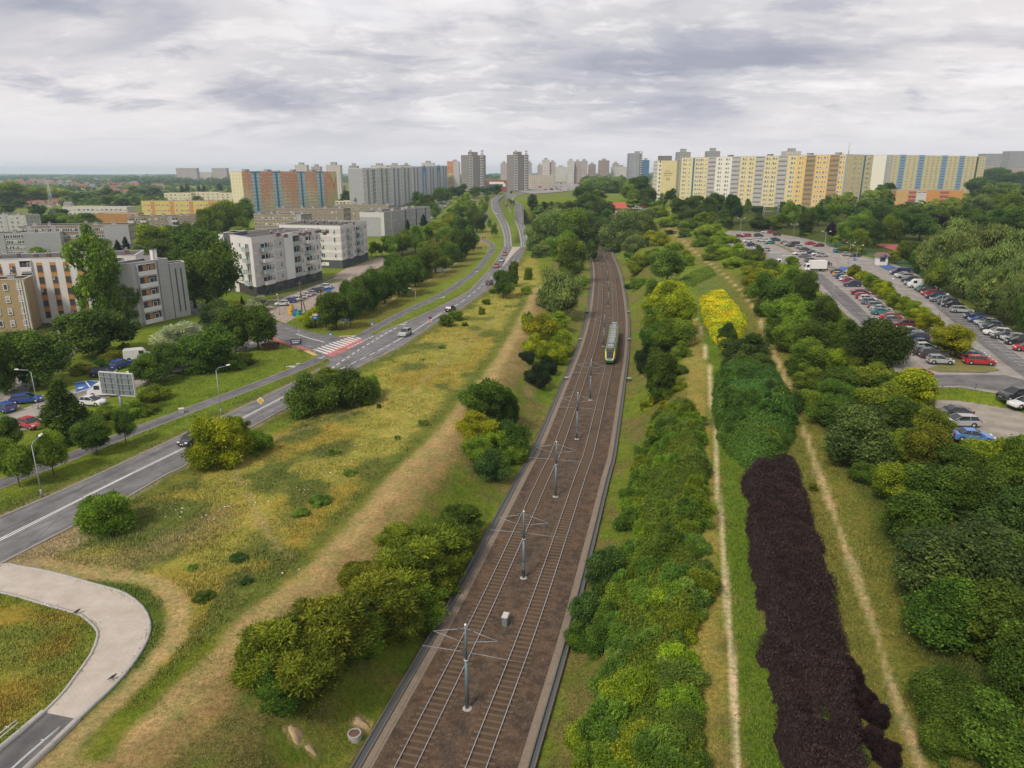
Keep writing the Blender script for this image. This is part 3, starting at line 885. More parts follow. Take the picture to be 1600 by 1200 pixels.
# ------------------------------------------------------------------ grass tufts and wild flowers
def tufts():
    n = 330000
    r = RNG.random((n, 2))
    Y = 28 * (230 / 28) ** (r[:, 0] ** .9)
    X = (r[:, 1] * 2 - 1) * .85 * (Y + 8)
    P = np.stack([X, Y], 1)
    d = seg_dist(P, TRACK, True)
    keep = (np.abs(d) > 7.3)
    ribs = [np.concatenate([g['ru'], g['rd'][::-1]]), np.concatenate([g['pu'], g['pd'][::-1]]), np.concatenate([g['uu'], g['ud'][::-1]]), np.concatenate([g['su'], g['sd'][::-1]])]
    for q in ribs:
        keep &= ~in_poly(P, q)
    keep &= (seg_dist(P, g['cy']) > 1.6) & (seg_dist(P, g['cyb']) > 1.6) & (seg_dist(P, g['ta']) > .5) & (seg_dist(P, g['tb']) > .5)
    keep &= ~in_poly(P, PARK) & ~in_poly(P, LOT)
    hay = seg_dist(P, g['hay'])
    keep &= (hay > 3.2) | (RNG.random(n) < .12)
    keep &= (seg_dist(P, g['ut']) > 1.1)
    base_q = GL(BASE_PX)
    keep &= ~in_poly(P, base_q)
    keep &= fbm(P, 4, 61, 2) + .25 * RNG.random(n) > .5
    P = P[keep]; n = len(P)
    col = paint(P)
    mead = in_poly(P, MEADOW) | in_poly(P, INFIELD)
    h = np.where(mead, .18, .14) * (.5 + RNG.random(n)) * (.6 + .8 * fbm(P, 6, 67))
    h *= np.where(np.abs(d[keep]) < 20, .55, 1)
    z = H(P[:, 0], P[:, 1])
    B = 4
    ang = RNG.random((n, B)) * 6.283
    lean = .15 + .7 * RNG.random((n, B))
    hh = h[:, None] * (.6 + .5 * RNG.random((n, B)))
    w = .022 + .022 * RNG.random((n, B)) + P[:, 1][:, None] * 3.5e-4
    off = RNG.normal(0, .22, (n, B, 2))
    cx = P[:, 0][:, None] + off[..., 0]; cy = P[:, 1][:, None] + off[..., 1]
    ca, sa = np.cos(ang), np.sin(ang)
    V = np.empty((n, B, 3, 3))
    V[..., 0, 0] = cx - sa * w; V[..., 0, 1] = cy + ca * w; V[..., 0, 2] = z[:, None] - .03
    V[..., 1, 0] = cx + sa * w; V[..., 1, 1] = cy - ca * w; V[..., 1, 2] = z[:, None] - .03
    V[..., 2, 0] = cx + ca * hh * lean; V[..., 2, 1] = cy + sa * hh * lean; V[..., 2, 2] = z[:, None] + hh
    Fq = np.arange(n * B * 3).reshape(-1, 3)
    k = (.78 + .55 * RNG.random((n, 1)))
    c = col * k * np.array([1.05, 1.05, .9])
    gr = (RNG.random(n) < .22)[:, None]
    c = np.where(gr, c * .5 + np.array(LUSH) * .6, c)
    m, nt, b = newmat('grass_blade')
    a = nt.nodes.new('ShaderNodeAttribute'); a.attribute_name = 'col'
    nt.links.new(a.outputs[0], b.inputs['Base Color']); b.inputs['Roughness'].default_value = .8
    me = np_mesh('meadow_grass', V.reshape(-1, 3), Fq, m, attr=[('col', 'POINT', np.repeat(c, B * 3, 0))])
    tag(link('meadow_grass', me), kind='stuff')
    # white umbels
    cl = [(350, 800, 25), (325, 815, 20), (268, 808, 18), (622, 688, 30), (615, 676, 20), (545, 730, 22), (520, 745, 18), (500, 660, 16), (640, 655, 14), (555, 640, 14), (285, 800, 15), (470, 770, 20), (390, 790, 16), (610, 560, 10), (440, 905, 14), (75, 955, 10), (560, 700, 26)]
    V, Fq = [], []
    for u, v, k in cl:
        c0 = G(u, v)
        for _ in range(k // 4):
            p = c0 + RNG.normal(0, .55, 2) * np.array([1.5, 1])
            s = .04 + .06 * RNG.random(); zz = Hs(*p) + .3 + .35 * RNG.random(); o = len(V)
            for q in range(5): V.append((p[0] + s * math.cos(q * 1.257), p[1] + s * math.sin(q * 1.257), zz + .02 * (q % 2)))
            Fq.append((o, o + 1, o + 2, o + 3, o + 4))
    tag(link('wild_flower_blossoms', np_mesh('wild_flower_blossoms', V, np.array(Fq), WHITE)), kind='stuff')
# ------------------------------------------------------------------ foliage
def sph_dirs(n, rng):
    d = rng.normal(size=(n, 3))
    return d / np.linalg.norm(d, axis=1)[:, None]

def leaf_quads(p, nrm, tan, l, w):
    """diamond leaves: base, side, tip, side"""
    b = np.cross(nrm, tan); b /= np.maximum(np.linalg.norm(b, axis=1), 1e-6)[:, None]
    l, w = l[:, None], w[:, None]
    V = np.stack([p - tan * l * .5, p + b * w * .5 + nrm * w * .12, p + tan * l * .5, p - b * w * .5 + nrm * w * .12], 1)
    return V.reshape(-1, 3)

def lobes_for(kind, rng, n):
    if kind == 'spruce':
        c, r = [], []
        for i in range(n):
            t = (i / n) ** .8
            z = -1 + 2 * t; rad = (1 - t) * .78
            a = rng.random() * 6.283
            c.append((rad * math.cos(a), rad * math.sin(a), z)); r.append(.12 + .24 * (1 - t))
        return np.array(c), np.array(r)
    if kind == 'column':
        z = rng.uniform(-.85, .85, n)
        rad = .55 * np.sqrt(1 - z ** 2) * rng.random(n) ** .5
        a = rng.random(n) * 6.283
        return np.stack([rad * np.cos(a), rad * np.sin(a), z], 1), rng.uniform(.28, .5, n)
    d = sph_dirs(n, rng)
    rr = {'round': .68, 'loose': .7, 'willow': .66, 'dome': .72, 'open': .74, 'sumac': .76}[kind]
    c = d * (rr * rng.uniform(.5, 1.24, n))[:, None]
    if kind in ('dome', 'sumac'): c[:, 2] = np.abs(c[:, 2]) * 1.15 - .55
    if kind == 'round': c[:, 2] = c[:, 2] * .95
    r = rng.uniform(.15, .40, n) if kind not in ('loose', 'open', 'sumac') else rng.uniform(.16, .36, n) if kind in ('loose', 'sumac') else rng.uniform(.12, .25, n)
    top = d[:, 2] > .4
    c[top, 2] += rng.uniform(0, .22, top.sum())
    return c, r

def crown_mesh(name, kind, n, leaf, nl, seed):
    rng = np.random.default_rng(seed)
    c, r = lobes_for(kind, rng, nl)
    lt = rng.uniform(.62, 1.38, nl)
    w = r ** 2; w /= w.sum()
    k = rng.choice(nl, int(n * 2.6), p=w)
    d = sph_dirs(len(k), rng)
    d[:, 2] = np.where((d[:, 2] < -.2) & (rng.random(len(k)) < .6), -d[:, 2], d[:, 2])
    p = c[k] + d * (r[k] * np.where(rng.random(len(k)) < .16, rng.uniform(1.1, 1.42, len(k)), rng.uniform(.76, 1.12, len(k))))[:, None]
    inside = np.zeros(len(k), bool)
    for j in range(nl):
        q = np.linalg.norm(p - c[j], axis=1)
        inside |= (q < r[j] * .8) & (k != j)
    m = np.where(~inside)[0][:n]
    p, d, k = p[m], d[m], k[m]
    rnd = sph_dirs(len(p), rng)
    if kind == 'willow':
        tan = np.array([0, 0, -1.0]) + d * .5 + rnd * .35; nrm = d + rnd * .5
        l = leaf * rng.uniform(1.0, 2.2, len(p)); ww = leaf * rng.uniform(.35, .6, len(p))
    elif kind == 'loose':
        tan = d * .8 + np.array([0, 0, .25]) + rnd * .6; nrm = rnd + np.array([0, 0, .4])
        l = leaf * rng.uniform(1.0, 2.2, len(p)); ww = leaf * rng.uniform(.4, .7, len(p))
    elif kind == 'sumac':
        tan = d * .7 + rnd * .75 + np.array([0, 0, -.2]); nrm = np.array([0, 0, .8]) + d * .5 + rnd * .55
        l = leaf * rng.uniform(1.0, 2.0, len(p)); ww = leaf * rng.uniform(.45, .75, len(p))
    elif kind == 'spruce':
        tan = d * np.array([1, 1, .2]) + rnd * .3; nrm = np.array([0, 0, 1.0]) + rnd * .5
        l = leaf * rng.uniform(1.0, 1.8, len(p)); ww = leaf * rng.uniform(.4, .7, len(p))
    else:
        nrm = d * .6 + rnd * .75 + np.array([0, 0, .25]); tan = rnd + d * .3
        tan = np.cross(nrm, tan)
        l = leaf * rng.uniform(.7, 1.5, len(p)); ww = l * rng.uniform(.5, .8, len(p))
    nrm /= np.linalg.norm(nrm, axis=1)[:, None]; tan /= np.maximum(np.linalg.norm(tan, axis=1), 1e-6)[:, None]
    V = leaf_quads(p, nrm, tan, l, ww)
    t = lt[k] * rng.uniform(.55, 1.5, len(p))
    hue = rng.uniform(-.14, .14, len(p)) + (lt[k] - 1) * .25
    tint = np.stack([t * (1 + hue), t, t * (1 - hue * .6)], 1)
    tint = np.repeat(tint, 4, 0)
    Fq = np.arange(len(V)).reshape(-1, 4)
    # opaque filler core added per lobe so the crown is not see-through
    cv, cf = [], []
    a, b = 7, 5
    o = len(V)
    for j in range(nl):
        for i in range(b):
            ph = math.pi * (i + .5) / b - math.pi / 2
            for q in range(a):
                th = 2 * math.pi * q / a
                s = r[j] * .62 * (1 + .2 * rng.normal())
                cv.append(c[j] + s * np.array([math.cos(ph) * math.cos(th), math.cos(ph) * math.sin(th), math.sin(ph)]))
        for i in range(b - 1):
            for q in range(a):
                cf.append((o + i * a + q, o + i * a + (q + 1) % a, o + (i + 1) * a + (q + 1) % a, o + (i + 1) * a + q))
        o += a * b
    ct = np.repeat(lt * .9, a * b)[:, None] * np.ones(3)
    V = np.concatenate([V, np.array(cv)]); Fq = np.concatenate([Fq, np.array(cf)])
    tint = np.concatenate([tint, ct])
    return np_mesh(name, V, Fq, LEAF, attr=[('tint', 'POINT', tint)])

PROTO = {}
def protos():
    for kind, nh, nlo, leaf, nl, var in (('round', 13000, 1900, .068, 50, 4), ('dome', 12000, 1700, .068, 44, 3), ('loose', 12500, 1900, .07, 62, 3),
                                         ('willow', 9000, 2000, .08, 50, 2), ('spruce', 4500, 1200, .12, 60, 1), ('column', 7000, 1500, .10, 46, 2), ('open', 6500, 1500, .075, 62, 1), ('sumac', 9500, 1500, .076, 52, 3)):
        PROTO[kind] = ([crown_mesh('crown_' + kind, kind, nh, leaf, nl, 100 + i * 7 + len(kind)) for i in range(var)],
                       [crown_mesh('crown_' + kind + '_far', kind, nlo, leaf * 2.1, nl // 2, 200 + i * 7 + len(kind)) for i in range(var)],
                       [crown_mesh('crown_' + kind + '_near', kind, int(nh * 2.2), leaf * .64, int(nl * 1.5), 300 + i * 7 + len(kind)) for i in range(min(var, 2))])
    for i in range(3):
        b = MB(); rng = random.Random(i)
        b.tube([(0, 0, 0), (.01, 0, .3), (-.01, .02, .65), (0, 0, 1)], [.05, .036, .026, .012], BARK, 7)
        for k in range(5):
            a = k * 1.3 + rng.random(); z = .42 + .1 * k
            b.tube([(0, 0, z), (.12 * math.cos(a), .12 * math.sin(a), z + .12), (.26 * math.cos(a), .26 * math.sin(a), z + .22)], [.022, .015, .007], BARK, 5)
        PROTO.setdefault('trunk', []).append(b.mesh('trunk'))

GREENS = {'d': (.086, .146, .018), 'D': (.054, .097, .017), 'm': (.150, .228, .022), 'y': (.270, .305, .014), 'l': (.200, .275, .018), 'o': (.180, .212, .020),
          'w': (.165, .225, .055), 'g': (.31, .35, .20), 'v': (.098, .160, .038), 'b': (.074, .138, .028), 'Y': (.66, .60, .016), 'p': (.035, .015, .022), 'j': (.027, .048, .014), 'e': (.032, .064, .026), 'x': (.150, .235, .036)}
CNAME = {'d': 'dark green', 'D': 'deep green', 'm': 'mid green', 'y': 'yellow-green', 'l': 'light green', 'o': 'olive', 'w': 'grey-green', 'g': 'silvery grey', 'v': 'pale-tipped green', 'b': 'bluish green', 'Y': 'yellow', 'p': 'purple-leaved', 'j': 'blackish green', 'e': 'dark spruce green', 'x': 'soft green'}
NPL = [0]
def solve(u, v, w, h, lift):
    """ground point, radius and half height of a crown seen as the ellipse (u, v, w, h)"""
    zc, Y, ys = 3.0, None, _YS[::3]
    d = ray(u, v)
    for it in range(5):
        t = ys / d[1]
        zz = CAM_H + d[2] * t - H(d[0] * t, ys) - zc
        k = int(np.argmax(zz < 0)) if (zz < 0).any() else len(ys) - 1
        if k > 0:
            q = zz[k - 1] / max(zz[k - 1] - zz[k], 1e-6) if zz[k] < 0 else 1
            Y = ys[k - 1] + (ys[k] - ys[k - 1]) * min(max(q, 0), 1)
        else: Y = ys[0]
        Y = min(Y, 2200)
        x, y = d[0] * Y / d[1], Y
        gx = Hs(x, y)
        dep = y * CT + (CAM_H - gx - zc) * ST
        m = dep / F
        al = math.atan2(CAM_H - gx - zc, y)
        R = w / 2 * m
        hh = h / 2 * m
        Rz = math.sqrt(max(hh * hh - (R * math.sin(al)) ** 2, (.5 * R) ** 2)) / math.cos(al)
        Rz = min(Rz, 1.9 * R) if lift >= .9 else Rz
        zc = Rz * lift
        ys = np.geomspace(max(18, Y * .6), Y * 1.7, 90)
    return x, y, gx, R, Rz, zc

def place(kind, x, y, z, R, Rz, zc, ck, label, cat, group, px=60, name=None):
    NPL[0] += 1
    i = NPL[0]
    rng = random.Random(i * 31)
    near = px > 140 and kind != 'loose' and len(PROTO[kind]) > 2
    ms = PROTO[kind][2 if near else (0 if px > 26 else 1)]
    me = ms[i % len(ms)]
    col = GREENS[ck] if isinstance(ck, str) else ck
    rz = rng.random() * 6.283
    tree = zc > Rz * .9
    if tree:
        root = thing(name or 'tree', label, cat, (x, y, z - .1), rz, group)
        o = link('crown', me, root, (0, 0, zc), None, col)
        o.scale = (R * rng.uniform(.98, 1.06), R * rng.uniform(.98, 1.06), Rz)
        t = link('trunk', PROTO['trunk'][i % 3], root, (0, 0, 0))
        th = zc + Rz * .5
        s = max(.35, min(1.0, R * .16)) * th
        t.scale = (s, s, th)
        return root
    o = link(name or 'bush', me, None, (x, y, z + zc - .1), rz, col)
    o.scale = (R * rng.uniform(.97, 1.06), R * rng.uniform(.97, 1.06), Rz)
    tag(o, label, cat, group)
    return o

def plant(u, v, w, h, kind, ck, label, cat='tree', group=None, lift=None, name=None):
    lift = lift if lift is not None else (1.2 if kind in ('round', 'willow', 'column') else 1.0 if kind == 'spruce' else .62)
    x, y, z, R, Rz, zc = solve(u, v, w, h, lift)
    return place(kind, x, y, z, R, Rz, zc, ck, label, cat, group, w, name)

def mass(name, poly, height, leaf, dens, ck, label, cat, lobe=3.0, amp=.35, style='leaf', edge=1.4, kind=None, rag=0.0):
    """dense bank of foliage filling an outline on the ground: one continuous planting"""
    poly = [np.asarray(p, float) for p in poly]
    q = np.array(poly)
    rng = np.random.default_rng(len(label or name) * 13 + len(poly))
    lo, hi = q.min(0), q.max(0)
    area_ = abs(sum(q[i][0] * q[(i + 1) % len(q)][1] - q[(i + 1) % len(q)][0] * q[i][1] for i in range(len(q)))) / 2
    gx, gy = int((hi[0] - lo[0]) / lobe) + 3, int((hi[1] - lo[1]) / lobe) + 3
    CX = rng.uniform(-.42, .42, (gx, gy, 2)); CR = rng.uniform(.62, 1.05, (gx, gy)); CT_ = rng.uniform(.72, 1.3, (gx, gy)); CH = rng.uniform(-.2, .2, (gx, gy))
    def domes(P):
        """height 0..1 of the rounded crowns that make up the bank, and the crown each point belongs to"""
        q = (P - lo) / lobe + 1
        i0 = np.clip(np.floor(q).astype(int), 0, [gx - 1, gy - 1])
        best = np.zeros(len(P)); bi = np.zeros(len(P), int)
        for di in (-1, 0, 1):
            for dj in (-1, 0, 1):
                ii = np.clip(i0 + [di, dj], 0, [gx - 1, gy - 1])
                cc = ii + .5 + CX[ii[:, 0], ii[:, 1]]; r = CR[ii[:, 0], ii[:, 1]]
                hgt = np.sqrt(np.clip(1 - ((q - cc) ** 2).sum(1) / r ** 2, 0, 1)) * (.72 + .28 * r)
                m = hgt > best; best = np.where(m, hgt, best); bi = np.where(m, ii[:, 0] * gy + ii[:, 1], bi)
        return best, bi
    def top(P):
        s = poly_sd(P, poly) + (fbm(P, 2.2, 71) - .5) * 1.4 + (fbm(P, lobe * 1.6, 72, 2) - .55) * rag
        e = np.clip(s / edge, 0, 1) ** .55
        n = domes(P)[0] * .8 + .35 * vnoise(P, lobe * .3, 77)
        return H(P[:, 0], P[:, 1]) + height * e * (1 - amp + amp * 1.15 * n) * (.75 + .5 * vnoise(P, lobe * 2.5, 74)), s
    n = int(area_ * dens * 1.3)
    P = lo + rng.random((int(n * (hi - lo).prod() / area_), 2)) * (hi - lo)
    P = P[poly_sd(P, poly) > -.6]
    z, s = top(P)
    m = s > 0; P, z, s = P[m], z[m], s[m]
    e = .12
    zx, _ = top(P + [e, 0]); zy, _ = top(P + [0, e])
    nr = np.stack([-(zx - z) / e, -(zy - z) / e, np.ones(len(P))], 1)
    nr = np.clip(nr, -3, 3); nr /= np.linalg.norm(nr, axis=1)[:, None]
    rnd = sph_dirs(len(P), rng)
    pos = np.c_[P, z] + nr * rng.uniform(-.25, .22, len(P))[:, None] * min(1, height * .5)
    side = rng.random(len(P)) < .25
    pos[side, 2] -= rng.random(side.sum()) * height * .5 * (s[side] < edge)
    if style == 'needle':
        tan = np.array([0, 0, .8]) + nr * .5 + rnd * .75; nm = rnd
        l = leaf * rng.uniform(.9, 2.0, len(P)); w = leaf * rng.uniform(.3, .55, len(P))
    elif style == 'frond':
        tan = nr * .25 + rnd * .9 + np.array([0, 0, -.12]); nm = nr + rnd * .45
        l = leaf * rng.uniform(1.0, 2.0, len(P)); w = leaf * rng.uniform(.35, .6, len(P))
    else:
        tan = rnd; nm = nr + rnd * .6
        l = leaf * rng.uniform(.7, 1.4, len(P)); w = l * .65
    nm /= np.linalg.norm(nm, axis=1)[:, None]
    tan = tan - nm * (tan * nm).sum(1)[:, None]
    tan /= np.maximum(np.linalg.norm(tan, axis=1), 1e-6)[:, None]
    V = leaf_quads(pos, nm, tan, l, w)
    bi = domes(P)[1]
    t = (.75 + .5 * fbm(P, lobe * .8, 79)) * (.55 + .45 * CT_.ravel()[bi]) * rng.uniform(.55, 1.5, len(P))
    hue = (fbm(P, lobe * 2.2, 83) - .5) * .55 + CH.ravel()[bi] + rng.uniform(-.12, .12, len(P))
    if style == 'needle': hue = hue * .25; t = t * rng.uniform(.55, 1.5, len(P)) * np.where(rng.random(len(P)) < .06, 1.4, 1)
    tint = np.stack([t * (1 + hue), t * (1 + hue * .2), t * (1 - hue * .5)], 1)
    if ck == 'Y':
        gm = rng.random(len(P)) < .10 + .35 * (fbm(P, 2.2, 91) > .6)
        tint[gm] *= (.28, .50, 1.2)
    tint = np.repeat(tint, 4, 0)
    Fq = np.arange(len(V)).reshape(-1, 4)
    # opaque surface added under the leaves to hide the ground, tinted darker
    st = max(.5, height * .25)
    nx, ny = int((hi[0] - lo[0]) / st) + 2, int((hi[1] - lo[1]) / st) + 2
    gxx, gyy = np.meshgrid(np.linspace(lo[0], hi[0], nx), np.linspace(lo[1], hi[1], ny))
    Q = np.stack([gxx.ravel(), gyy.ravel()], 1)
    zq, sq = top(Q)
    zq = np.where(sq > .1, zq - .34 * min(1.0, height * .5), H(Q[:, 0], Q[:, 1]) - .5)
    idx = (np.arange(ny - 1)[:, None] * nx + np.arange(nx - 1)[None]).ravel()
    fq = np.stack([idx, idx + 1, idx + 1 + nx, idx + nx], 1)
    fq = fq[(sq[fq] > -.3).any(1)]
    V = np.concatenate([V, np.c_[Q, zq]]); Fq = np.concatenate([Fq, fq + len(tint)])
    tint = np.concatenate([tint, np.full((len(Q), 3), .8)])
    col = GREENS[ck] if isinstance(ck, str) else ck
    o = link(name, np_mesh(name, V, Fq, LEAF, attr=[('tint', 'POINT', tint)]), None, color=col)
    return tag(o, label, cat, kind=kind)

def bank(px, gap, r0, r1, cks, label, group, name, seed, ratio=1.25):
    """single shrubs standing close together inside an outline"""
    poly = GL(px); q = np.array(poly); rng = np.random.default_rng(seed); got = []
    for _ in range(6000):
        p = q.min(0) + rng.random(2) * (q.max(0) - q.min(0))
        if poly_sd(p[None], poly)[0] < r0 * .75 or any((p[0] - a) ** 2 + (p[1] - b_) ** 2 < gap ** 2 for a, b_ in got): continue
        got.append(p)
    for p in got:
        R = rng.uniform(r0, r1); Rz = R * rng.uniform(.8, 1.15) * ratio
        d_ = math.hypot(p[0], p[1])
        place('sumac', p[0], p[1], Hs(*p), R, Rz, Rz * .66, cks[int(rng.integers(len(cks)))], label, 'shrub', group, 90, name)

def far_woods(name, pts, cols):
    """distant wood that reads as one mass: merged small crowns, x y z R Rz"""
    rng = np.random.default_rng(5)
    d = sph_dirs(46, rng)
    base = []
    for q in d:
        t = np.cross(q, [.3, .2, .9]); t /= np.linalg.norm(t); b = np.cross(q, t)
        base.append([q * .95 - t * .36, q * .95 + b * .3, q * 1.02 + t * .36, q * .95 - b * .3])
    base = np.array(base)
    pts = np.array(pts, float)
    n = len(pts)
    V = base[None] * pts[:, None, None, [3, 3, 4]] + pts[:, None, None, :3] + np.array([0, 0, 1.]) * pts[:, None, None, 4:5]
    V = V + rng.normal(0, .08, V.shape) * pts[:, None, None, [3, 3, 4]]
    c = np.array([GREENS[k] for k in cols])[:, None, None, :] * rng.uniform(.65, 1.35, (n, 46, 1, 1)) * rng.uniform(.85, 1.15, (n, 1, 1, 1)) * np.ones((1, 1, 4, 1))
    Fq = np.arange(n * 46 * 4).reshape(-1, 4)
    o = link(name, np_mesh(name, V.reshape(-1, 3), Fq, LEAF, attr=[('tint', 'POINT', c.reshape(-1, 3))]), color=(1, 1, 1))
    return tag(o, kind='stuff')
# ------------------------------------------------------------------ buildings
PM = {}
WFRAME = mat('window_frame_white', (.72, .72, .70), .6, .1, 2)
WBROWN = mat('window_frame_brown', (.16, .09, .055), .6, .1, 2)
DARKIN = mat('dark_door_and_recess_shade', (.055, .048, .045), .8, .3, .5)  # recess shade painted in as near-black; also used for dark doors
BLIND = mat('window_blind', (.42, .40, .36), .7, .3, .5)

def win_mesh(w, h, fm=None, blind=0, t=.1):
    k = ('w', w, h, fm.name if fm else '', blind, t)
    if k not in PM:
        fm_ = fm or WFRAME
        b = MB()
        b.box(-w / 2, w / 2, -.09, 0, h - t, h, fm_); b.box(-w / 2, w / 2, -.13, 0, -.04, t, fm_)
        b.box(-w / 2, -w / 2 + t, -.09, 0, t, h - t, fm_); b.box(w / 2 - t, w / 2, -.09, 0, t, h - t, fm_)
        if w > 1.2: b.box(-.05, .05, -.085, 0, t, h - t, fm_)
        b.box(-w / 2 + t, w / 2 - t, -.03, 0, t, h - t, GLASS)
        if blind: b.box(-w / 2 + t, (-.05 if blind == 1 else w / 2 - t), -.045, -.031, h * (.45 if blind == 1 else .3), h - t, BLIND)
        PM[k] = b.mesh('window')
    return PM[k]

def loggia_mesh(w, h, pm, back=None, depth=.35):
    """open loggia: frame round a flat back plate painted dark as recess shade, with parapet in front"""
    k = ('l', w, h, pm.name, back.name if back else '', depth)
    if k not in PM:
        b = MB()
        b.box(-w / 2, w / 2, -.02, 0, 0, h, back or DARKIN)
        b.box(-w / 2, w / 2, -depth, 0, h, h + .14, COPE)
        b.box(-w / 2, -w / 2 + .12, -depth, 0, 0, h, COPE); b.box(w / 2 - .12, w / 2, -depth, 0, 0, h, COPE)
        b.box(-w / 2 + .12, w / 2 - .12, -depth - .06, -depth, -.05, h * .42, pm)
        b.box(-w / 2 + .3, -w / 2 + .3 + w * .26, -.06, -.02, .1, h * .82, GLASS)
        b.box(w * .12, w * .38, -.06, -.02, .1, h * .82, WFRAME); b.box(w * .15, w * .35, -.07, -.06, .2, h * .78, GLASS)
        PM[k] = b.mesh('loggia')
    return PM[k]

def balcony_mesh(w, d, pm, h=2.6):
    k = ('b', w, d, pm.name)
    if k not in PM:
        b = MB()
        b.box(-w / 2, w / 2, -d, 0, -.16, 0, COPE)
        b.box(-w / 2, w / 2, -d, -d + .06, .0, 1.05, pm)
        b.box(-w / 2, -w / 2 + .06, -d + .06, 0, 0, 1.05, pm); b.box(w / 2 - .06, w / 2, -d + .06, 0, 0, 1.05, pm)
        b.box(-w / 2, w / 2, -d - .02, -d + .08, 1.05, 1.1, STEEL)
        b.box(-w * .36, w * .1, -.05, 0, .05, 2.2, WFRAME); b.box(-w * .33, w * .07, -.07, -.05, .15, 2.1, GLASS)
        b.box(w * .18, w * .4, -.05, 0, .9, 2.2, GLASS)
        PM[k] = b.mesh('balcony')
    return PM[k]

def panel_mesh(w, h, m, t=.05):
    k = ('p', round(w, 2), round(h, 2), m.name, t)
    if k not in PM: PM[k] = MB().box(-w / 2, w / 2, -t, 0, 0, h, m).mesh('panel')
    return PM[k]

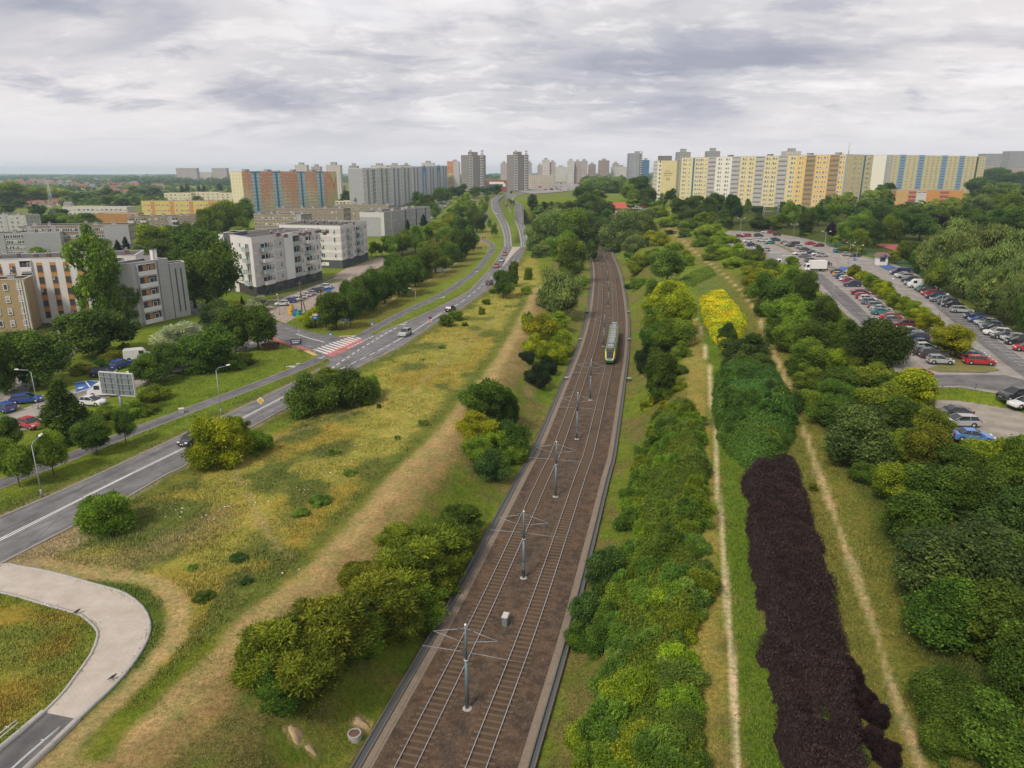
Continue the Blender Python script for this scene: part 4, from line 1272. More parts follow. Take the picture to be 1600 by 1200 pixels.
class Bld:
    def __init__(s, name, label, cat, pts, z0, z1, wall, roof=None, group=None, cope=True, par=.45):
        s.pts = [np.asarray(p, float) for p in pts]
        a = sum(s.pts[i][0] * s.pts[(i + 1) % len(pts)][1] - s.pts[(i + 1) % len(pts)][0] * s.pts[i][1] for i in range(len(pts)))
        if a < 0: raise ValueError('clockwise ' + label)
        s.c = sum(s.pts) / len(s.pts); s.z0, s.z1 = z0, z1
        s.root = thing(name, label, cat, (*s.c, z0), 0, group)
        s.items = []
        s.vol(s.pts, 0, z1 - z0, wall, roof or ROOF, cope, par)
    def vol(s, pts, z0, z1, wall, roof, cope=True, par=.45, nm='wall'):
        """walls with UV in metres, a roof sheet behind a parapet and a coping on it"""
        P = [np.asarray(p, float) - s.c for p in pts]
        n = len(P); V, Fq, UV = [], [], []
        run = 0
        for i in range(n):
            a, b = P[i], P[(i + 1) % n]; L = np.hypot(*(b - a)); o = len(V)
            V += [(*a, z0 - 1.5), (*b, z0 - 1.5), (*b, z1), (*a, z1)]
            Fq.append((o, o + 1, o + 2, o + 3)); UV += [(run, -1.5), (run + L, -1.5), (run + L, z1 - z0), (run, z1 - z0)]; run += L
        link(nm, np_mesh(nm, V, np.array(Fq), wall, uv=UV), s.root)
        rm = MB(); rm.add([(*p, z1 - par) for p in P], [tuple(range(n))], roof)
        r = rm.build('roof', s.root)
        if cope:
            b = MB()
            for i in range(n):
                a, c = P[i], P[(i + 1) % n]; d = (c - a) / np.hypot(*(c - a)); o_ = np.array([d[1], -d[0]])
                q = [a - d * .06 + o_ * .06, c + d * .06 + o_ * .06, c - d * .3 - o_ * .3, a + d * .3 - o_ * .3]
                b.prism([tuple(x) for x in q], z1, z1 + .12 + .004 * (i % 2), COPE)
            b.build('coping', s.root)
        return r
    def edge(s, i):
        a, b = s.pts[i], s.pts[(i + 1) % len(s.pts)]
        L = np.hypot(*(b - a)); d = (b - a) / L
        return a, d, np.array([d[1], -d[0]]), L
    def add(s, i, along, z, me, name, out=0.0):
        a, d, nn, L = s.edge(i)
        p = a + d * along + nn * out
        s.items.append((name, me, p - s.c, z, math.atan2(d[1], d[0])))
    def facade(s, i, floors, cols, base=1.0, fh=None, s0=0.0, s1=None, fm=None, wm=None, hwin=1.45, bal=None, top=.6, lm=None, skip=(), back=None, ft=.1):
        a, d, nn, L = s.edge(i)
        s1 = s1 if s1 is not None else L
        fh = fh or (s.z1 - s.z0 - base - top) / floors
        cols = cols.split() if ' ' in cols else list(cols)
        cw = (s1 - s0) / len(cols)
        rng = random.Random(int(L * 100) + i)
        for f in range(floors):
            for c, t in enumerate(cols):
                if (f, c) in skip: continue
                x = s0 + (c + .5) * cw; z = base + f * fh
                bl = rng.choice((0, 0, 0, 1, 2))
                if t == 'w': s.add(i, x, z + .85, win_mesh(1.5, hwin, fm, bl, ft), 'window', .055)
                elif t == 'W': s.add(i, x, z + .85, win_mesh(2.2, hwin, fm, bl, ft), 'window', .055)
                elif t == 'n': s.add(i, x, z + .85, win_mesh(.9, hwin, fm, bl and 2, ft), 'window', .055)
                elif t == 'd': s.add(i, x - .85, z + .85, win_mesh(1.5, hwin, fm, bl, ft), 'window', .055); s.add(i, x + .95, z + .85, win_mesh(.9, hwin, fm, 0, ft), 'window', .055)
                elif t == 'l': s.add(i, x, z + .15, loggia_mesh(round(cw * .92, 2), round(fh - .35, 2), lm or COPE, back), 'loggia', .055)
                elif t == 'b': s.add(i, x, z + .12, balcony_mesh(round(min(cw * .95, 5.5), 2), 1.2, bal or COPE), 'balcony', .055)
                elif t == 's': s.add(i, x, z + 1.9, win_mesh(1.1, .7, fm), 'window', .055)
    def strip(s, i, x0, x1, z0, z1, m, t=.06, name='facade_panel'):
        s.add(i, (x0 + x1) / 2, z0, panel_mesh(x1 - x0, z1 - z0, m, t), name)
    def box_on_roof(s, p, w, d, h, m, rz=0, name='lift_house'):
        b = MB().box(-w / 2, w / 2, -d / 2, d / 2, -.5, h, m); b.box(-w / 2 - .15, w / 2 + .15, -d / 2 - .15, d / 2 + .15, h, h + .15, ROOF)
        b.build(name, s.root, (*(np.asarray(p) - s.c), s.z1 - s.z0), rz)
    def vents(s, n, m=None, seed=1, size=1.0):
        rng = random.Random(seed)
        a, d, nn, L = s.edge(0)
        dep = s.edge(1)[3]
        for k in range(n):
            p = a + d * L * (k + .5 + rng.uniform(-.3, .3)) / n - nn * dep * rng.uniform(.25, .75)
            w, e, h = rng.uniform(.5, 1.0) * size, rng.uniform(.6, 1.4) * size, rng.uniform(.6, 1.1) * size
            b = MB().box(-w, w, -e, e, -.5, h, m or CONC).box(-w - .1, w + .1, -e - .1, e + .1, h, h + .12, ROOFL)
            for q in (-.3, .3): b.tube([(q * w, 0, h + .1), (q * w, 0, h + .7)], .12, STEEL, 6)
            b.build('roof_vent', s.root, (*(p - s.c), s.z1 - s.z0), math.atan2(d[1], d[0]))
    def done(s):
        by = {}
        for it in s.items: by.setdefault(it[0], []).append(it)
        for nm, its in by.items():
            its.sort(key=lambda q: (q[2][0] + s.c[0]) ** 2 + (q[2][1] + s.c[1]) ** 2 - q[3] * 3)
            for _, me, p, z, rz in its[:100]: link(nm, me, s.root, (*p, z), rz)
            rest = its[100:]
            if rest:
                Vs, Fs, Ms, mats = [], [], [], []
                o = 0
                for _, me, p, z, rz in rest:
                    co = np.empty(len(me.vertices) * 3, np.float32); me.vertices.foreach_get('co', co); co = co.reshape(-1, 3)
                    ca, sa = math.cos(rz), math.sin(rz)
                    Vs.append(np.stack([co[:, 0] * ca - co[:, 1] * sa + p[0], co[:, 0] * sa + co[:, 1] * ca + p[1], co[:, 2] + z], 1))
                    f = np.empty(len(me.loops), np.int32); me.loops.foreach_get('vertex_index', f); Fs.append(f.reshape(-1, 4) + o); o += len(co)
                    for pm in me.materials:
                        if pm not in mats: mats.append(pm)
                    mi = np.empty(len(me.polygons), np.int32); me.polygons.foreach_get('material_index', mi)
                    Ms.append(np.array([mats.index(q) for q in me.materials])[mi])
                o2 = link(nm, np_mesh(nm, np.concatenate(Vs), np.concatenate(Fs), mats, np.concatenate(Ms)), s.root)
                o2['kind'] = 'stuff'
        return s.root

def rect(A, B, depth):
    """footprint with the front from A (left) to B (right) and its back `depth` further"""
    A, B = np.asarray(A, float), np.asarray(B, float)
    d = (B - A) / np.hypot(*(B - A)); n = np.array([-d[1], d[0]])
    return [A, B, B + n * depth, A + n * depth]

W = wallmat
GREYP = W('grey_panel_wall', (.43, .42, .41), .7)
WHITEP = W('white_render_wall', (.68, .655, .63), .85, 3, 3.1, .1)
LTGREY = W('light_grey_cladding', (.42, .41, .41), .8, .9, .5, .05)
DKGREY = W('dark_grey_cladding', (.12, .122, .13), .7, 1.2, .6, .05)
TANW = W('tan_render_wall', (.40, .30, .17), .8)
BROWNW = W('brown_panel_wall', (.29, .235, .17), .7)
CREAMW = W('cream_render_wall', (.66, .59, .43), .9)
YELW = W('pale_yellow_wall', (.70, .60, .33), .92, 4, 2.8, .07)
YELD = W('ochre_yellow_wall', (.66, .46, .13), .92, 4, 2.8, .07)
ORNW = W('orange_render', (.50, .20, .07), .92, 4, 2.8, .08)
ORNP = mat('orange_panel_paint', (.45, .22, .075), .75, .2, 1)
TEAL = mat('teal_stair_glazing', (.045, .17, .24), .5, .25, .6)
BLUEG = mat('pale_blue_panel', (.44, .54, .62), .6, .15, 1)
BLUEP = mat('sky_blue_panel', (.24, .36, .52), .7, .15, 1)
BALG = mat('glass_balcony_front', (.40, .47, .45), .2, .2, 1, spec=.5)
BALW = mat('white_balcony_front', (.68, .66, .64), .7, .2, 1)
REDR = mat('red_roof_tile', (.24, .088, .058), .85, .3, .4)
BRICKR = W('red_brick_wall', (.33, .105, .085), .8, 1.2, .5, .1)
PCREAM = mat('cream_panel', (.70, .67, .58), .8, .12, 1)
PGREY = mat('blank_grey_panel', (.33, .33, .34), .8, .2, .3)
TANP = mat('tan_panel', (.33, .235, .12), .8, .15, 1)

def chevron_mat():
    m, nt, b = newmat('orange_to_yellow_render')
    uv = nt.nodes.new('ShaderNodeUVMap'); sp = nt.nodes.new('ShaderNodeSeparateXYZ'); nt.links.new(uv.outputs[0], sp.inputs[0])
    wv = N(nt, 'ShaderNodeMath', _operation='PINGPONG'); wv.inputs[1].default_value = 22; nt.links.new(sp.outputs[0], wv.inputs[0])
    st = N(nt, 'ShaderNodeMath', _operation='SNAP'); st.inputs[1].default_value = 5.5; nt.links.new(wv.outputs[0], st.inputs[0])
    ad = N(nt, 'ShaderNodeMath', _operation='ADD'); nt.links.new(st.outputs[0], ad.inputs[0])
    sn = N(nt, 'ShaderNodeMath', _operation='SNAP'); sn.inputs[1].default_value = 3.1; nt.links.new(sp.outputs[1], sn.inputs[0]); nt.links.new(sn.outputs[0], ad.inputs[1])
    mr = N(nt, 'ShaderNodeMapRange'); mr.inputs[1].default_value = 12; mr.inputs[2].default_value = 42; nt.links.new(ad.outputs[0], mr.inputs[0])
    r = nt.nodes.new('ShaderNodeValToRGB')
    e = r.color_ramp.elements
    e[0].color = (.68, .58, .30, 1); e[1].color = (.72, .25, .085, 1)
    k = e.new(.25); k.color = (.74, .47, .24, 1); k = e.new(.5); k.color = (.74, .33, .12, 1)
    nt.links.new(mr.outputs[0], r.inputs[0]); nt.links.new(r.outputs[0], b.inputs['Base Color']); b.inputs['Roughness'].default_value = .85
    return m

def text_part(root, txt, size, loc, rz, m, c, name='lettering'):
    cu = bpy.data.curves.new(name, 'FONT'); cu.body = txt; cu.size = size; cu.align_x = 'CENTER'; cu.extrude = .03
    cu.materials.append(m)
    t = bpy.data.objects.new(name, cu); C.objects.link(t)
    me = bpy.data.meshes.new_from_object(t.evaluated_get(bpy.context.evaluated_depsgraph_get()))
    bpy.data.objects.remove(t); me.materials.clear(); me.materials.append(m)
    o = link(name, me, root, loc); o.rotation_euler = (math.pi / 2, 0, rz)
    return o

def buildings():
    # white five-storey block with orange window strips and its wing
    u = np.array([.951, .309]); n = np.array([-.309, .951])
    A = np.array([-155, 161.8]); B = np.array([-95.2, 181.2])
    b = Bld('apartment_block', 'white panel block with orange-brown window strips behind the tall poplar', 'apartment block', rect(A, B, 13), 0, 16, WHITEP)
    L = b.edge(0)[3]
    ws = L / 22
    for k in range(22):
        x = (k + .5) * ws
        if k % 7 == 6:
            for f in range(5): b.add(0, x, .8 + f * 3 + .2, loggia_mesh(2.5, 2.5, BALW), 'loggia')
            continue
        b.strip(0, x - .62, x + .62, 1.2, 15.0, ORNP, .04)
        for f in range(5): b.add(0, x, 1.4 + f * 2.85, win_mesh(1.1, 1.5, WBROWN, (k * 3 + f) % 4 == 0), 'window', .042)
    b.vents(14, RVENT, 3, .55); b.done()
    Q = [(-96.2, 167.9), (-90.6, 169.9), (-86.9, 180.6), (-92.6, 182.6)]
    b = Bld('apartment_wing', 'grey concrete block end with a column of orange loggias and white parapets', 'apartment block', Q, 0, 15.3, GREYP)
    L = b.edge(1)[3]
    for f in range(5):
        z = .3 + f * 2.95
        b.add(1, L * .36, z, loggia_mesh(5.6, 2.6, BALW, None, .5), 'loggia')
        b.strip(1, L * .36 - .9, L * .36 + .35, z + 1.15, z + 2.5, ORNP, .1); 
        if f == 4: b.strip(1, L * .36 + 1.3, L * .36 + 2.5, z + 1.1, z + 2.5, ORNP, .1)
    b.strip(1, L * .68, L * .70, .2, 15, DKSTEEL, .02)
    st = [(-86.8, 180.8), (-84.6, 184.6), (-86.6, 187.6), (-91, 184.5)]
    b.vol(st, 0, 13.9, GREYP, ROOF, True, .3)
    for k, t in ((2, .55), (2, .8)): b.box_on_roof((-91 + t * 2, 178 + t * 2), .7, .7, 2.4, WHITE, 0, 'chimney')
    b.box_on_roof((-92, 181), 1.6, 1.0, 1.0, CONC, .3, 'roof_vent')
    sl = MB().box(-.18, .18, -.08, 0, 1.5, 12.6, DKSTEEL).mesh('stair_window')
    for t in (.35, .7):
        p = np.array(st[0]) * (1 - t) + np.array(st[1]) * t
        link('stair_window', sl, b.root, (*(p - b.c), 0), math.atan2(3.8, 2.2))
    b.done()
    A = np.array([-147, 155.0]); B = np.array([-113.9, 165.8])
    b = Bld('apartment_block', 'brown and yellow four-storey block with glazed green balconies cut by the photo edge', 'apartment block', rect(A, B, 6.6), 0, 12.2, TANW)
    b.facade(0, 4, 'nwbnwnwbnwwnn', 0.4, 2.85, bal=BALG)
    for k in range(3): b.strip(0, b.edge(0)[3] - 1.6 + k * .55, b.edge(0)[3] - 1.3 + k * .55, 0, 12, COPE, .12, 'down_pipe')
    b.vents(3, CONC, 5); b.done()
    # older grey four-storey blocks on the left
    def old(label, A, B, dep, z1, wallm, pat, blank=None, fl=4, z0=0, cols=None, nv=5, group=None):
        b = Bld('apartment_block', label, 'apartment block', rect(A, B, dep), z0, z1, wallm, group=group)
        L = b.edge(0)[3]
        e = L * (1 - (blank or 0))
        b.facade(0, fl, pat, .6, s1=e)
        if blank: b.strip(0, e, L, .3, z1 - z0 - .3, PGREY, .3)
        for k in (cols or ()): b.strip(0, L * k - 1.0, L * k + 1.0, 0, z1 - z0 - .2, PGREY, .25, 'stair_strip')
        b.facade(1, fl, 'nwwn', .6)
        b.vents(nv, None, int(L))
        b.done()
        return b
    old('grey low block beside the brown one, its right third a blank panel', gz(-60, 407), gz(100, 401), 12, 10.8, GREYP, 'wwnwwnwwnwwnwwnwwn', .36, cols=(.2, .42))
    old('long brown and grey block with stair columns and a blank grey end', gz(40, 400), gz(207, 396), 12, 13.2, BROWNW, 'wwnwwnwwnwwnwwnwwnwwnwwn', .24, cols=(.08, .3, .55))
    old('flat grey block at the far left behind the trees', gz(-60, 366), gz(45, 367), 12, 11.5, GREYP, 'wwnwwnwwnwwn', None, cols=(.3, .7))
    b = old('brown block with balconies between a white column and dark conifers', gz(204, 373), gz(310, 371), 12, 12.4, BROWNW, 'bwbnwwnbwwn', None, cols=(.62,))
    b = old('yellow three-storey block with orange vertical strips', gz(224, 341), gz(345, 341), 13, 13.8, W('bright_yellow_wall', (.60, .46, .13), .9, 4, 2.8, .05), 'wnwnOwnwnwnOwnwnwnOwnwnwnOOO'.replace('O', '.'), None, 3)
    for x0, x1 in ((.115, .17), (.36, .415), (.61, .665), (.86, 1.0)): b.strip(0, b.edge(0)[3] * x0, b.edge(0)[3] * x1, .2, 13.4, ORNP, .06)
    b.items = [q for q in b.items if q[0] == 'facade_panel']; b.done()
    old('brown panel block hidden behind the nearer new white flats', (at(387, 400), 404), (at(468, 400), 398), 12, 14.2, BROWNW, 'wwnwwnwwnwwn', .1)
    old('flat-roofed grey block behind the banded white flats', (at(425, 450), 452), (at(535, 450), 448), 14, 15, BROWNW, 'wwnwwnwwnwwnwwn', None)
    old('brown block with white windows to the left of the grey blank gable', (at(515, 500), 506), (at(606, 500), 498), 12, 14.6, BROWNW, 'wwnwwnwwnwwnwwn', None)
    A, B = np.array([-74., 422.]), np.array([-55.5, 495.])
    b = Bld('apartment_block', 'grey panel block with a white-framed blank gable and dark joints', 'apartment block', rect(A, B, 15.5), 0, 14, W('mid_grey_wall', (.38, .37, .37), .6, 5, 2.9))
    b.facade(0, 4, 'wnwwnwwnwwnwwnwwnwwn', 1.0)
    L = b.edge(0)[3]
    for k in (.13, .42, .66, .88): b.strip(0, L * k - .7, L * k + .7, 0, 13.8, DKGREY if k > .2 else COPE, .15, 'stair_strip')
    Lg = b.edge(3)[3]
    b.strip(3, 0, Lg * .99, 11, 13.9, COPE, .3); b.strip(3, Lg * .86, Lg * .99, 0, 11, COPE, .3); b.strip(3, 0, Lg * .86, .2, 11, PGREY, .15)
    b.vents(6, None, 9); b.done()
    # the two new white blocks of flats
    A, Bq, Cq = gz(375, 456), gz(402, 465), gz(504, 437)
    d1 = (Cq - Bq) / np.hypot(*(Cq - Bq)); n1 = np.array([-d1[1], d1[0]])
    D = Cq + n1 * 14
    b = Bld('new_apartment_block', 'new white and grey block of flats with shops below, nearest the parked cars', 'apartment block', [A, Bq, Cq, D, A + (D - A) * .02 + n1 * 6], 0, 17.6, WHITEP)
    L = b.edge(1)[3]
    b.strip(1, 0, L, .05, 3.1, DKGREY, .03, 'shop_front')
    for k in range(11): b.add(1, L * (k + .6) / 11.4, .1, panel_mesh(1.6 if k % 3 else 2.4, 2.5, GLASS if k % 2 else DARKIN, .09), 'shop_window')
    LG = mat('pale_grey_cladding', (.50, .475, .47), .75, .15, 1)
    for x0, x1 in ((.02, .10), (.30, .44)):
        for f in range(4): b.strip(1, L * x0, L * x1, 3.5 + f * 3.35, 3.5 + f * 3.35 + 2.6, LG, .1)
    for f in range(4):
        z = 3.3 + f * 3.35
        for x, t in ((.145, 'b'), (.205, 'n'), (.25, 'w'), (.37, 'n'), (.50, 'n'), (.60, 'L'), (.70, 'n'), (.80, 'b'), (.885, 'w'), (.95, 'n')):
            if t == 'b': b.add(1, L * x, z + .1, balcony_mesh(4.4, 1.5, BALG if (f + (x > .5)) % 2 else BALW), 'balcony')
            elif t == 'L': b.add(1, L * x, z + .1, loggia_mesh(4.2, 3.0, BALG, None, .6), 'loggia')
            else: b.add(1, L * x, z + .75, win_mesh(1.5 if t == 'w' else 1.0, 1.6, None, (f * 3 + int(x * 20)) % 3), 'window', .1)
        L0 = b.edge(0)[3]
        b.add(0, L0 * .3, z + .8, win_mesh(1.5, 1.5, None, 0), 'window'); b.add(0, L0 * .7, z + .1, balcony_mesh(3.4, 1.2, BALG), 'balcony')
    b.strip(0, 0, b.edge(0)[3], 0, 3.1, DARKIN, .03, 'arcade_shade_panel')  # flush dark panel, painted as the shade of the recessed ground floor
    b.vents(14, RVENT, 4, .5)
    b.strip(1, L * .42, L * .55, 3.1, 17.5, WHITE, .5); b.done()
    A2 = A + np.array([-3.6, 1]); b = Bld('stair_tower', 'dark grey stair tower against the left side of the new flats', 'stair tower', [A2, A + [-.2, .3], A + [1, 9], A2 + [0, 9]], 0, 18.2, DKGREY); b.done()
    A, Bq, Cq = np.array([-91.8, 285.8]), np.array([-66.3, 279.6]), np.array([-62.1, 309.8])
    b = Bld('new_apartment_block', 'white block of flats with grey bands of balconies, farther of the new pair', 'apartment block', [A, Bq, Cq, Cq + [-17, 3], A + [2, 24]], 0, 16.4, WHITEP)
    b.strip(0, 0, b.edge(0)[3], .05, 3.2, DKGREY, .04, 'shop_front'); b.strip(1, 0, b.edge(1)[3], .05, 3.2, DKGREY, .04, 'shop_front')
    sg = b.edge(0)[3]
    b.strip(0, sg * .42, sg * .78, 1.0, 2.3, BALW, .12, 'shop_sign')
    for k in range(4): b.strip(0, sg * (.45 + .08 * k), sg * (.45 + .08 * k) + .9, 1.35, 1.95, PGREY, .14, 'shop_sign_mark')
    for e in (0, 1):
        L = b.edge(e)[3]
        for f in range(4):
            z = 3.4 + f * 3.05
            b.strip(e, 0, L, z + 1.0, z + 2.75, LG, .05, 'grey_band')
            for k in range(7 if e else 5):
                b.add(e, L * (k + .5) / (7 if e else 5), z + .75, win_mesh(1.5 if k % 2 else .9, 1.7, None, (k + f) % 3), 'window', .05)
        for f in range(4):
            z = 3.4 + f * 3.05
            b.add(e, L * (.55 if e == 0 else .62), z, balcony_mesh(5.5, 1.5, BALG), 'balcony')
            if e: b.add(e, L * .25, z, balcony_mesh(3.5, 1.3, BALG), 'balcony')
    b.vents(12, RVENT, 14, .5); b.done()
    # orange slab
    A, B = np.array([-238., 652.]), np.array([-183., 771.])
    d = (B - A) / np.hypot(*(B - A)); nb = np.array([-d[1], d[0]])
    b = Bld('slab_block', 'long orange slab with teal stair strips and a chevron at its right end', 'apartment slab', rect(A, B, 14), 0, 37.2, chevron_mat())
    L = b.edge(0)[3]
    fh = 36.4 / 12
    for k in (.12, .325, .585, .80):
        w = 5.4
        b.strip(0, L * k - w, L * k - 1.2, .5, 36.6, BLUEG, .2); b.strip(0, L * k + 1.2, L * k + w, .5, 36.6, BLUEG, .2)
        b.strip(0, L * k - 1.2, L * k + 1.2, .4, 36.9, TEAL, .35, 'stair_strip'); b.strip(0, L * k - w, L * k + w, 36, 37.1, TEAL, .4, 'stair_strip')
        for f in range(12):
            for e in (-1, 1): b.strip(0, L * k + e * 3.3 - 2.1, L * k + e * 3.3 + 2.1, 1.0 + f * fh, 1.35 + f * fh, TEAL, .28, 'stair_landing')
    for x0, x1, p in ((.0, .078, 'wnw'), (.167, .278, 'wnwwnw'), (.37, .54, 'wnwwnwwnw'), (.63, .755, 'wnwwnw'), (.845, .915, 'wnw')):
        b.facade(0, 12, p, .3, fh, L * x0, L * x1, hwin=1.75, ft=.24)
    yel = mat('pale_yellow_panel', (.50, .46, .24), .85, .1, 1); b.strip(0, L * .922, L * .999, 0, 37, yel, .1)
    ch = MB(); w = L * .075
    for k, (m, o) in enumerate(((mat('orange_chevron', (.52, .20, .08), .85, .1, 1), 0), (mat('peach_chevron', (.56, .36, .22), .85, .1, 1), 3.4))):
        ch.add([(-w / 2, -.16 - k * .01, 34.5 - o), (0, -.16 - k * .01, 24 - o * 1.4), (w / 2, -.16 - k * .01, 34.5 - o), (w / 2, -.16 - k * .01, 31 - o * 2), (0, -.16 - k * .01, 18 - o * 2), (-w / 2, -.16 - k * .01, 31 - o * 2)], [(0, 5, 4, 1), (1, 4, 3, 2)], m)
    b.add(0, L * .96, 0, ch.mesh('chevron'), 'chevron')
    b.strip(3, 0, 14, 0, 37, YELP, .12); b.facade(3, 12, 'nwwn', .3, fh, hwin=1.7, ft=.2)
    for k in (.1, .31, .57, .79): b.box_on_roof(A + d * L * k + nb * 8, 5, 4, 1.6, PGREY, math.atan2(d[1], d[0]))
    b.done()
    # long grey slab climbing the slope, in sections
    P0, P1 = np.array([-121., 600.]), np.array([-87., 1000.])
    ns = 9
    ttc = [(.68, .66, .64), (.60, .63, .59), (.68, .66, .63), (.58, .60, .58), (.68, .65, .65), (.49, .58, .70), (.61, .58, .63), (.54, .63, .72), (.54, .64, .62)]
    root = None
    for k in range(ns):
        a, c = P0 + (P1 - P0) * k / ns, P0 + (P1 - P0) * (k + .985) / ns
        z1 = 39.6 + 6.0 * k / ns; z0 = Hs(*a)
        q = rect(a, c, 12)
        wm = W('slab_render_%d' % k, ttc[k], .85, 2.4, 2.8, .1)
        if root is None:
            b = Bld('slab_block', 'very long grey slab with number 4 on its blank gable', 'apartment slab', q, 0, z1, wm); root = b; b.strip(3, 0, 12, 0, z1 - .3, PGREY, .2); b.facade(0, 12, 'n w . n w . d . l l . n'.replace(' ', ''), z1 - 38.4, 3.15)
            text_part(b.root, '4', 6.0, (*(a + np.array([-7.5, .5]) - np.array([0, .35]) - b.c), 12.5), -.085, DKSTEEL, None, 'house_number')
        else:
            s = b.pts
            b.vol(q, z0, z1, wm, ROOF)
            b.pts = q; zz = b.z1; b.z1 = z1
            L = b.edge(0)[3]
            b.facade(0, 12, 'nw.lnw.lnw', z1 - 38.4, 3.15)
            b.pts = s; b.z1 = zz
        aa, dd, nn, L = (lambda t: (t[0], (t[1] - t[0]) / np.hypot(*(t[1] - t[0])), None, np.hypot(*(t[1] - t[0]))))(q)
        for e in (.32, .68):
            p = aa + dd * L * e
            MB().box(-1.7, 1.7, -.9, 0, 0, z1 - z0 - 1, mat('grey_loggia_column_%d' % (k % 3), ((.30, .31, .30), (.32, .30, .32), (.27, .31, .36))[k % 3], .8, .2, .4)).build('loggia_column', b.root, (*(p - b.c), z0), math.atan2(dd[1], dd[0]))  # loggia columns in three greys, alternating from section to section
        if k in (5, 7): MB().box(-3, 3, -.95, 0, z1 - 6, z1 + 1.2, mat('strong_blue_panel', (.10, .25, .50), .7, .1, 1)).build('blue_panel', b.root, (*(aa + dd * L * .5 - b.c), 0), math.atan2(dd[1], dd[0]))
    b.done()
    # cream and orange end beyond it
    a = np.array([at(699, 1010), 1012]); c = np.array([at(709, 1010), 1008])
    q = [a, c, c + [7.5, 2], c + [7, 14], a + [0, 14]]
    b = Bld('slab_block', 'short orange and cream block with a white gable beyond the long grey slab', 'apartment block', q, Hs(*a), zt(252, 1010), ORNW); b.facade(0, 12, 'nwn', 1.0, hwin=1.6); b.strip(1, 0, b.edge(1)[3], 0, b.z1 - b.z0 - .3, COPE, .2)
    b.strip(0, 0, b.edge(0)[3], 0, 24, CREP, .05); b.done()
    # two towers
    for nm, u0, u1, vt, Y in (('dark grey high tower left of the red shopping centre', 721, 757, 242.5, 900), ('dark grey high tower right of the red shopping centre', 792, 825, 242, 930)):
        x0, x1 = at(u0, Y), at(u1, Y); w = x1 - x0
        q = [(x0, Y), (x0 + w * .47, Y - 3), (x0 + w * .80, Y + 4), (x1, Y + 2), (x1 + 1, Y + 22), (x0 + 1, Y + 24)]
        b = Bld('tower_block', nm, 'tower block', q, Hs(x0, Y), zt(vt, Y), TOWG)
        L = b.edge(0)[3]
        nf = 17
        for f in range(nf):
            b.add(0, L * .9, 2 + f * 3, balcony_mesh(3.4, 1.0, PGREYL), 'balcony'); b.add(2, b.edge(2)[3] * .55, 2 + f * 3, balcony_mesh(3.6, 1.0, PGREYL), 'balcony')
        b.strip(0, L * .99, L * 1.0, 0, b.z1 - b.z0, COPE, .3); b.strip(1, 0, b.edge(1)[3] * .12, 0, b.z1 - b.z0 - 1, COPE, .3)
        b.box_on_roof((x0 + w * .5, Y + 8), w * .4, 9, 3.6, mat('brown_lift_house', (.19, .14, .12), .8, .2, .5)); b.done()
    # red shopping centre
    Y = 1000; zb = Hs(at(770, Y), Y)
    x0, x1 = at(752, Y), at(797, Y); w = x1 - x0
    b = Bld('shopping_centre', 'red brick shopping centre with a white roof sign and blue glass entrance', 'shopping centre', [(x0, Y), (x1, Y), (x1, Y + 40), (x0, Y + 40)], zb, zt(281.5, Y), BRICKR, ROOFL)
    hh = b.z1 - b.z0
    b.strip(0, w * .16, w * .82, hh * .42, hh * .60, mat('blue_glass_front', (.05, .10, .22), .3, .2, .5), .4, 'glass_front'); b.strip(0, w * .28, w * .78, hh * .66, hh * .86, WHITE, .6, 'roof_sign')
    b.strip(0, w * .25, w * .55, 0, hh * .4, GLASS, .4, 'entrance'); b.strip(0, w * .75, w * .84, hh * .45, hh * .72, WHITE, .8, 'entrance_panel'); b.done()
    # yellow slab on the right with loggias
    P = [(127., 557.), (205., 457.), (232., 478.), (222.3, 490.4), (206, 478.5), (136.5, 567.)]
    b = Bld('slab_block', 'long yellow eleven-storey slab with grey loggia columns beyond the car park', 'apartment slab', P, 13.6, 46.8, YELW)
    L = b.edge(0)[3]; fh = 32.4 / 11
    shades = [(0, .195, None), (.195, .37, PCREAM), (.49, .74, None), (.74, 1.0, YELDP)]
    for x0, x1, m in shades:
        if m: b.strip(0, L * x0, L * x1, .2, 33, m, .05)
    for i, k in enumerate((.22, .38, .53, .665, .82, .945)):
        m = PGREYL if i < 4 else TANP
        b.strip(0, L * k - 3.2, L * k + 3.2, .2, 33.1, m, .12, 'loggia_column')
        for f in range(11):
            b.add(0, L * k, .7 + f * fh, loggia_mesh(6.2, 2.5, m, None, .5), 'loggia')
    b.strip(0, L * .085, L * .097, .5, 32.8, TEAL, .15, 'stair_strip')
    for x0, x1, p in ((.01, .08, 'dn'), (.105, .195, 'ddn'), (.25, .35, 'dd'), (.41, .50, 'dd'), (.56, .635, 'dd'), (.70, .79, 'dd'), (.85, .915, 'dd'), (.97, .998, 'd')):
        b.facade(0, 11, p, .5, fh, L * x0, L * x1, hwin=1.6, ft=.17)
    L1 = b.edge(1)[3]
    b.strip(1, 0, 2.2, 0, 33, BLUEG, .1); b.strip(1, L1 * .66, L1 * .71, .5, 32.8, TEAL, .15, 'stair_strip')
    b.facade(1, 11, 'dn', .5, fh, L1 * .25, L1 * .64, hwin=1.5); b.facade(1, 11, 'd', .5, fh, L1 * .74, L1 * .95, hwin=1.5)
    dd = b.edge(0)[1]
    for k in (.30, .55, .78, .93): b.box_on_roof(np.array(P[0]) + dd * L * k + np.array([.787, .614]) * 7, 3, 3, 1.2, PGREY, math.atan2(dd[1], dd[0]))
    m = MB(); m.tube([(0, 0, 0), (0, 0, 8)], .18, STEEL, 5)
    for z in (3, 5, 6.5): m.box(-.7, .7, -.15, .15, z, z + 1, WHITE)
    m.build('antenna_mast', b.root, (212 - b.c[0], 470 - b.c[1], 33)); b.done()
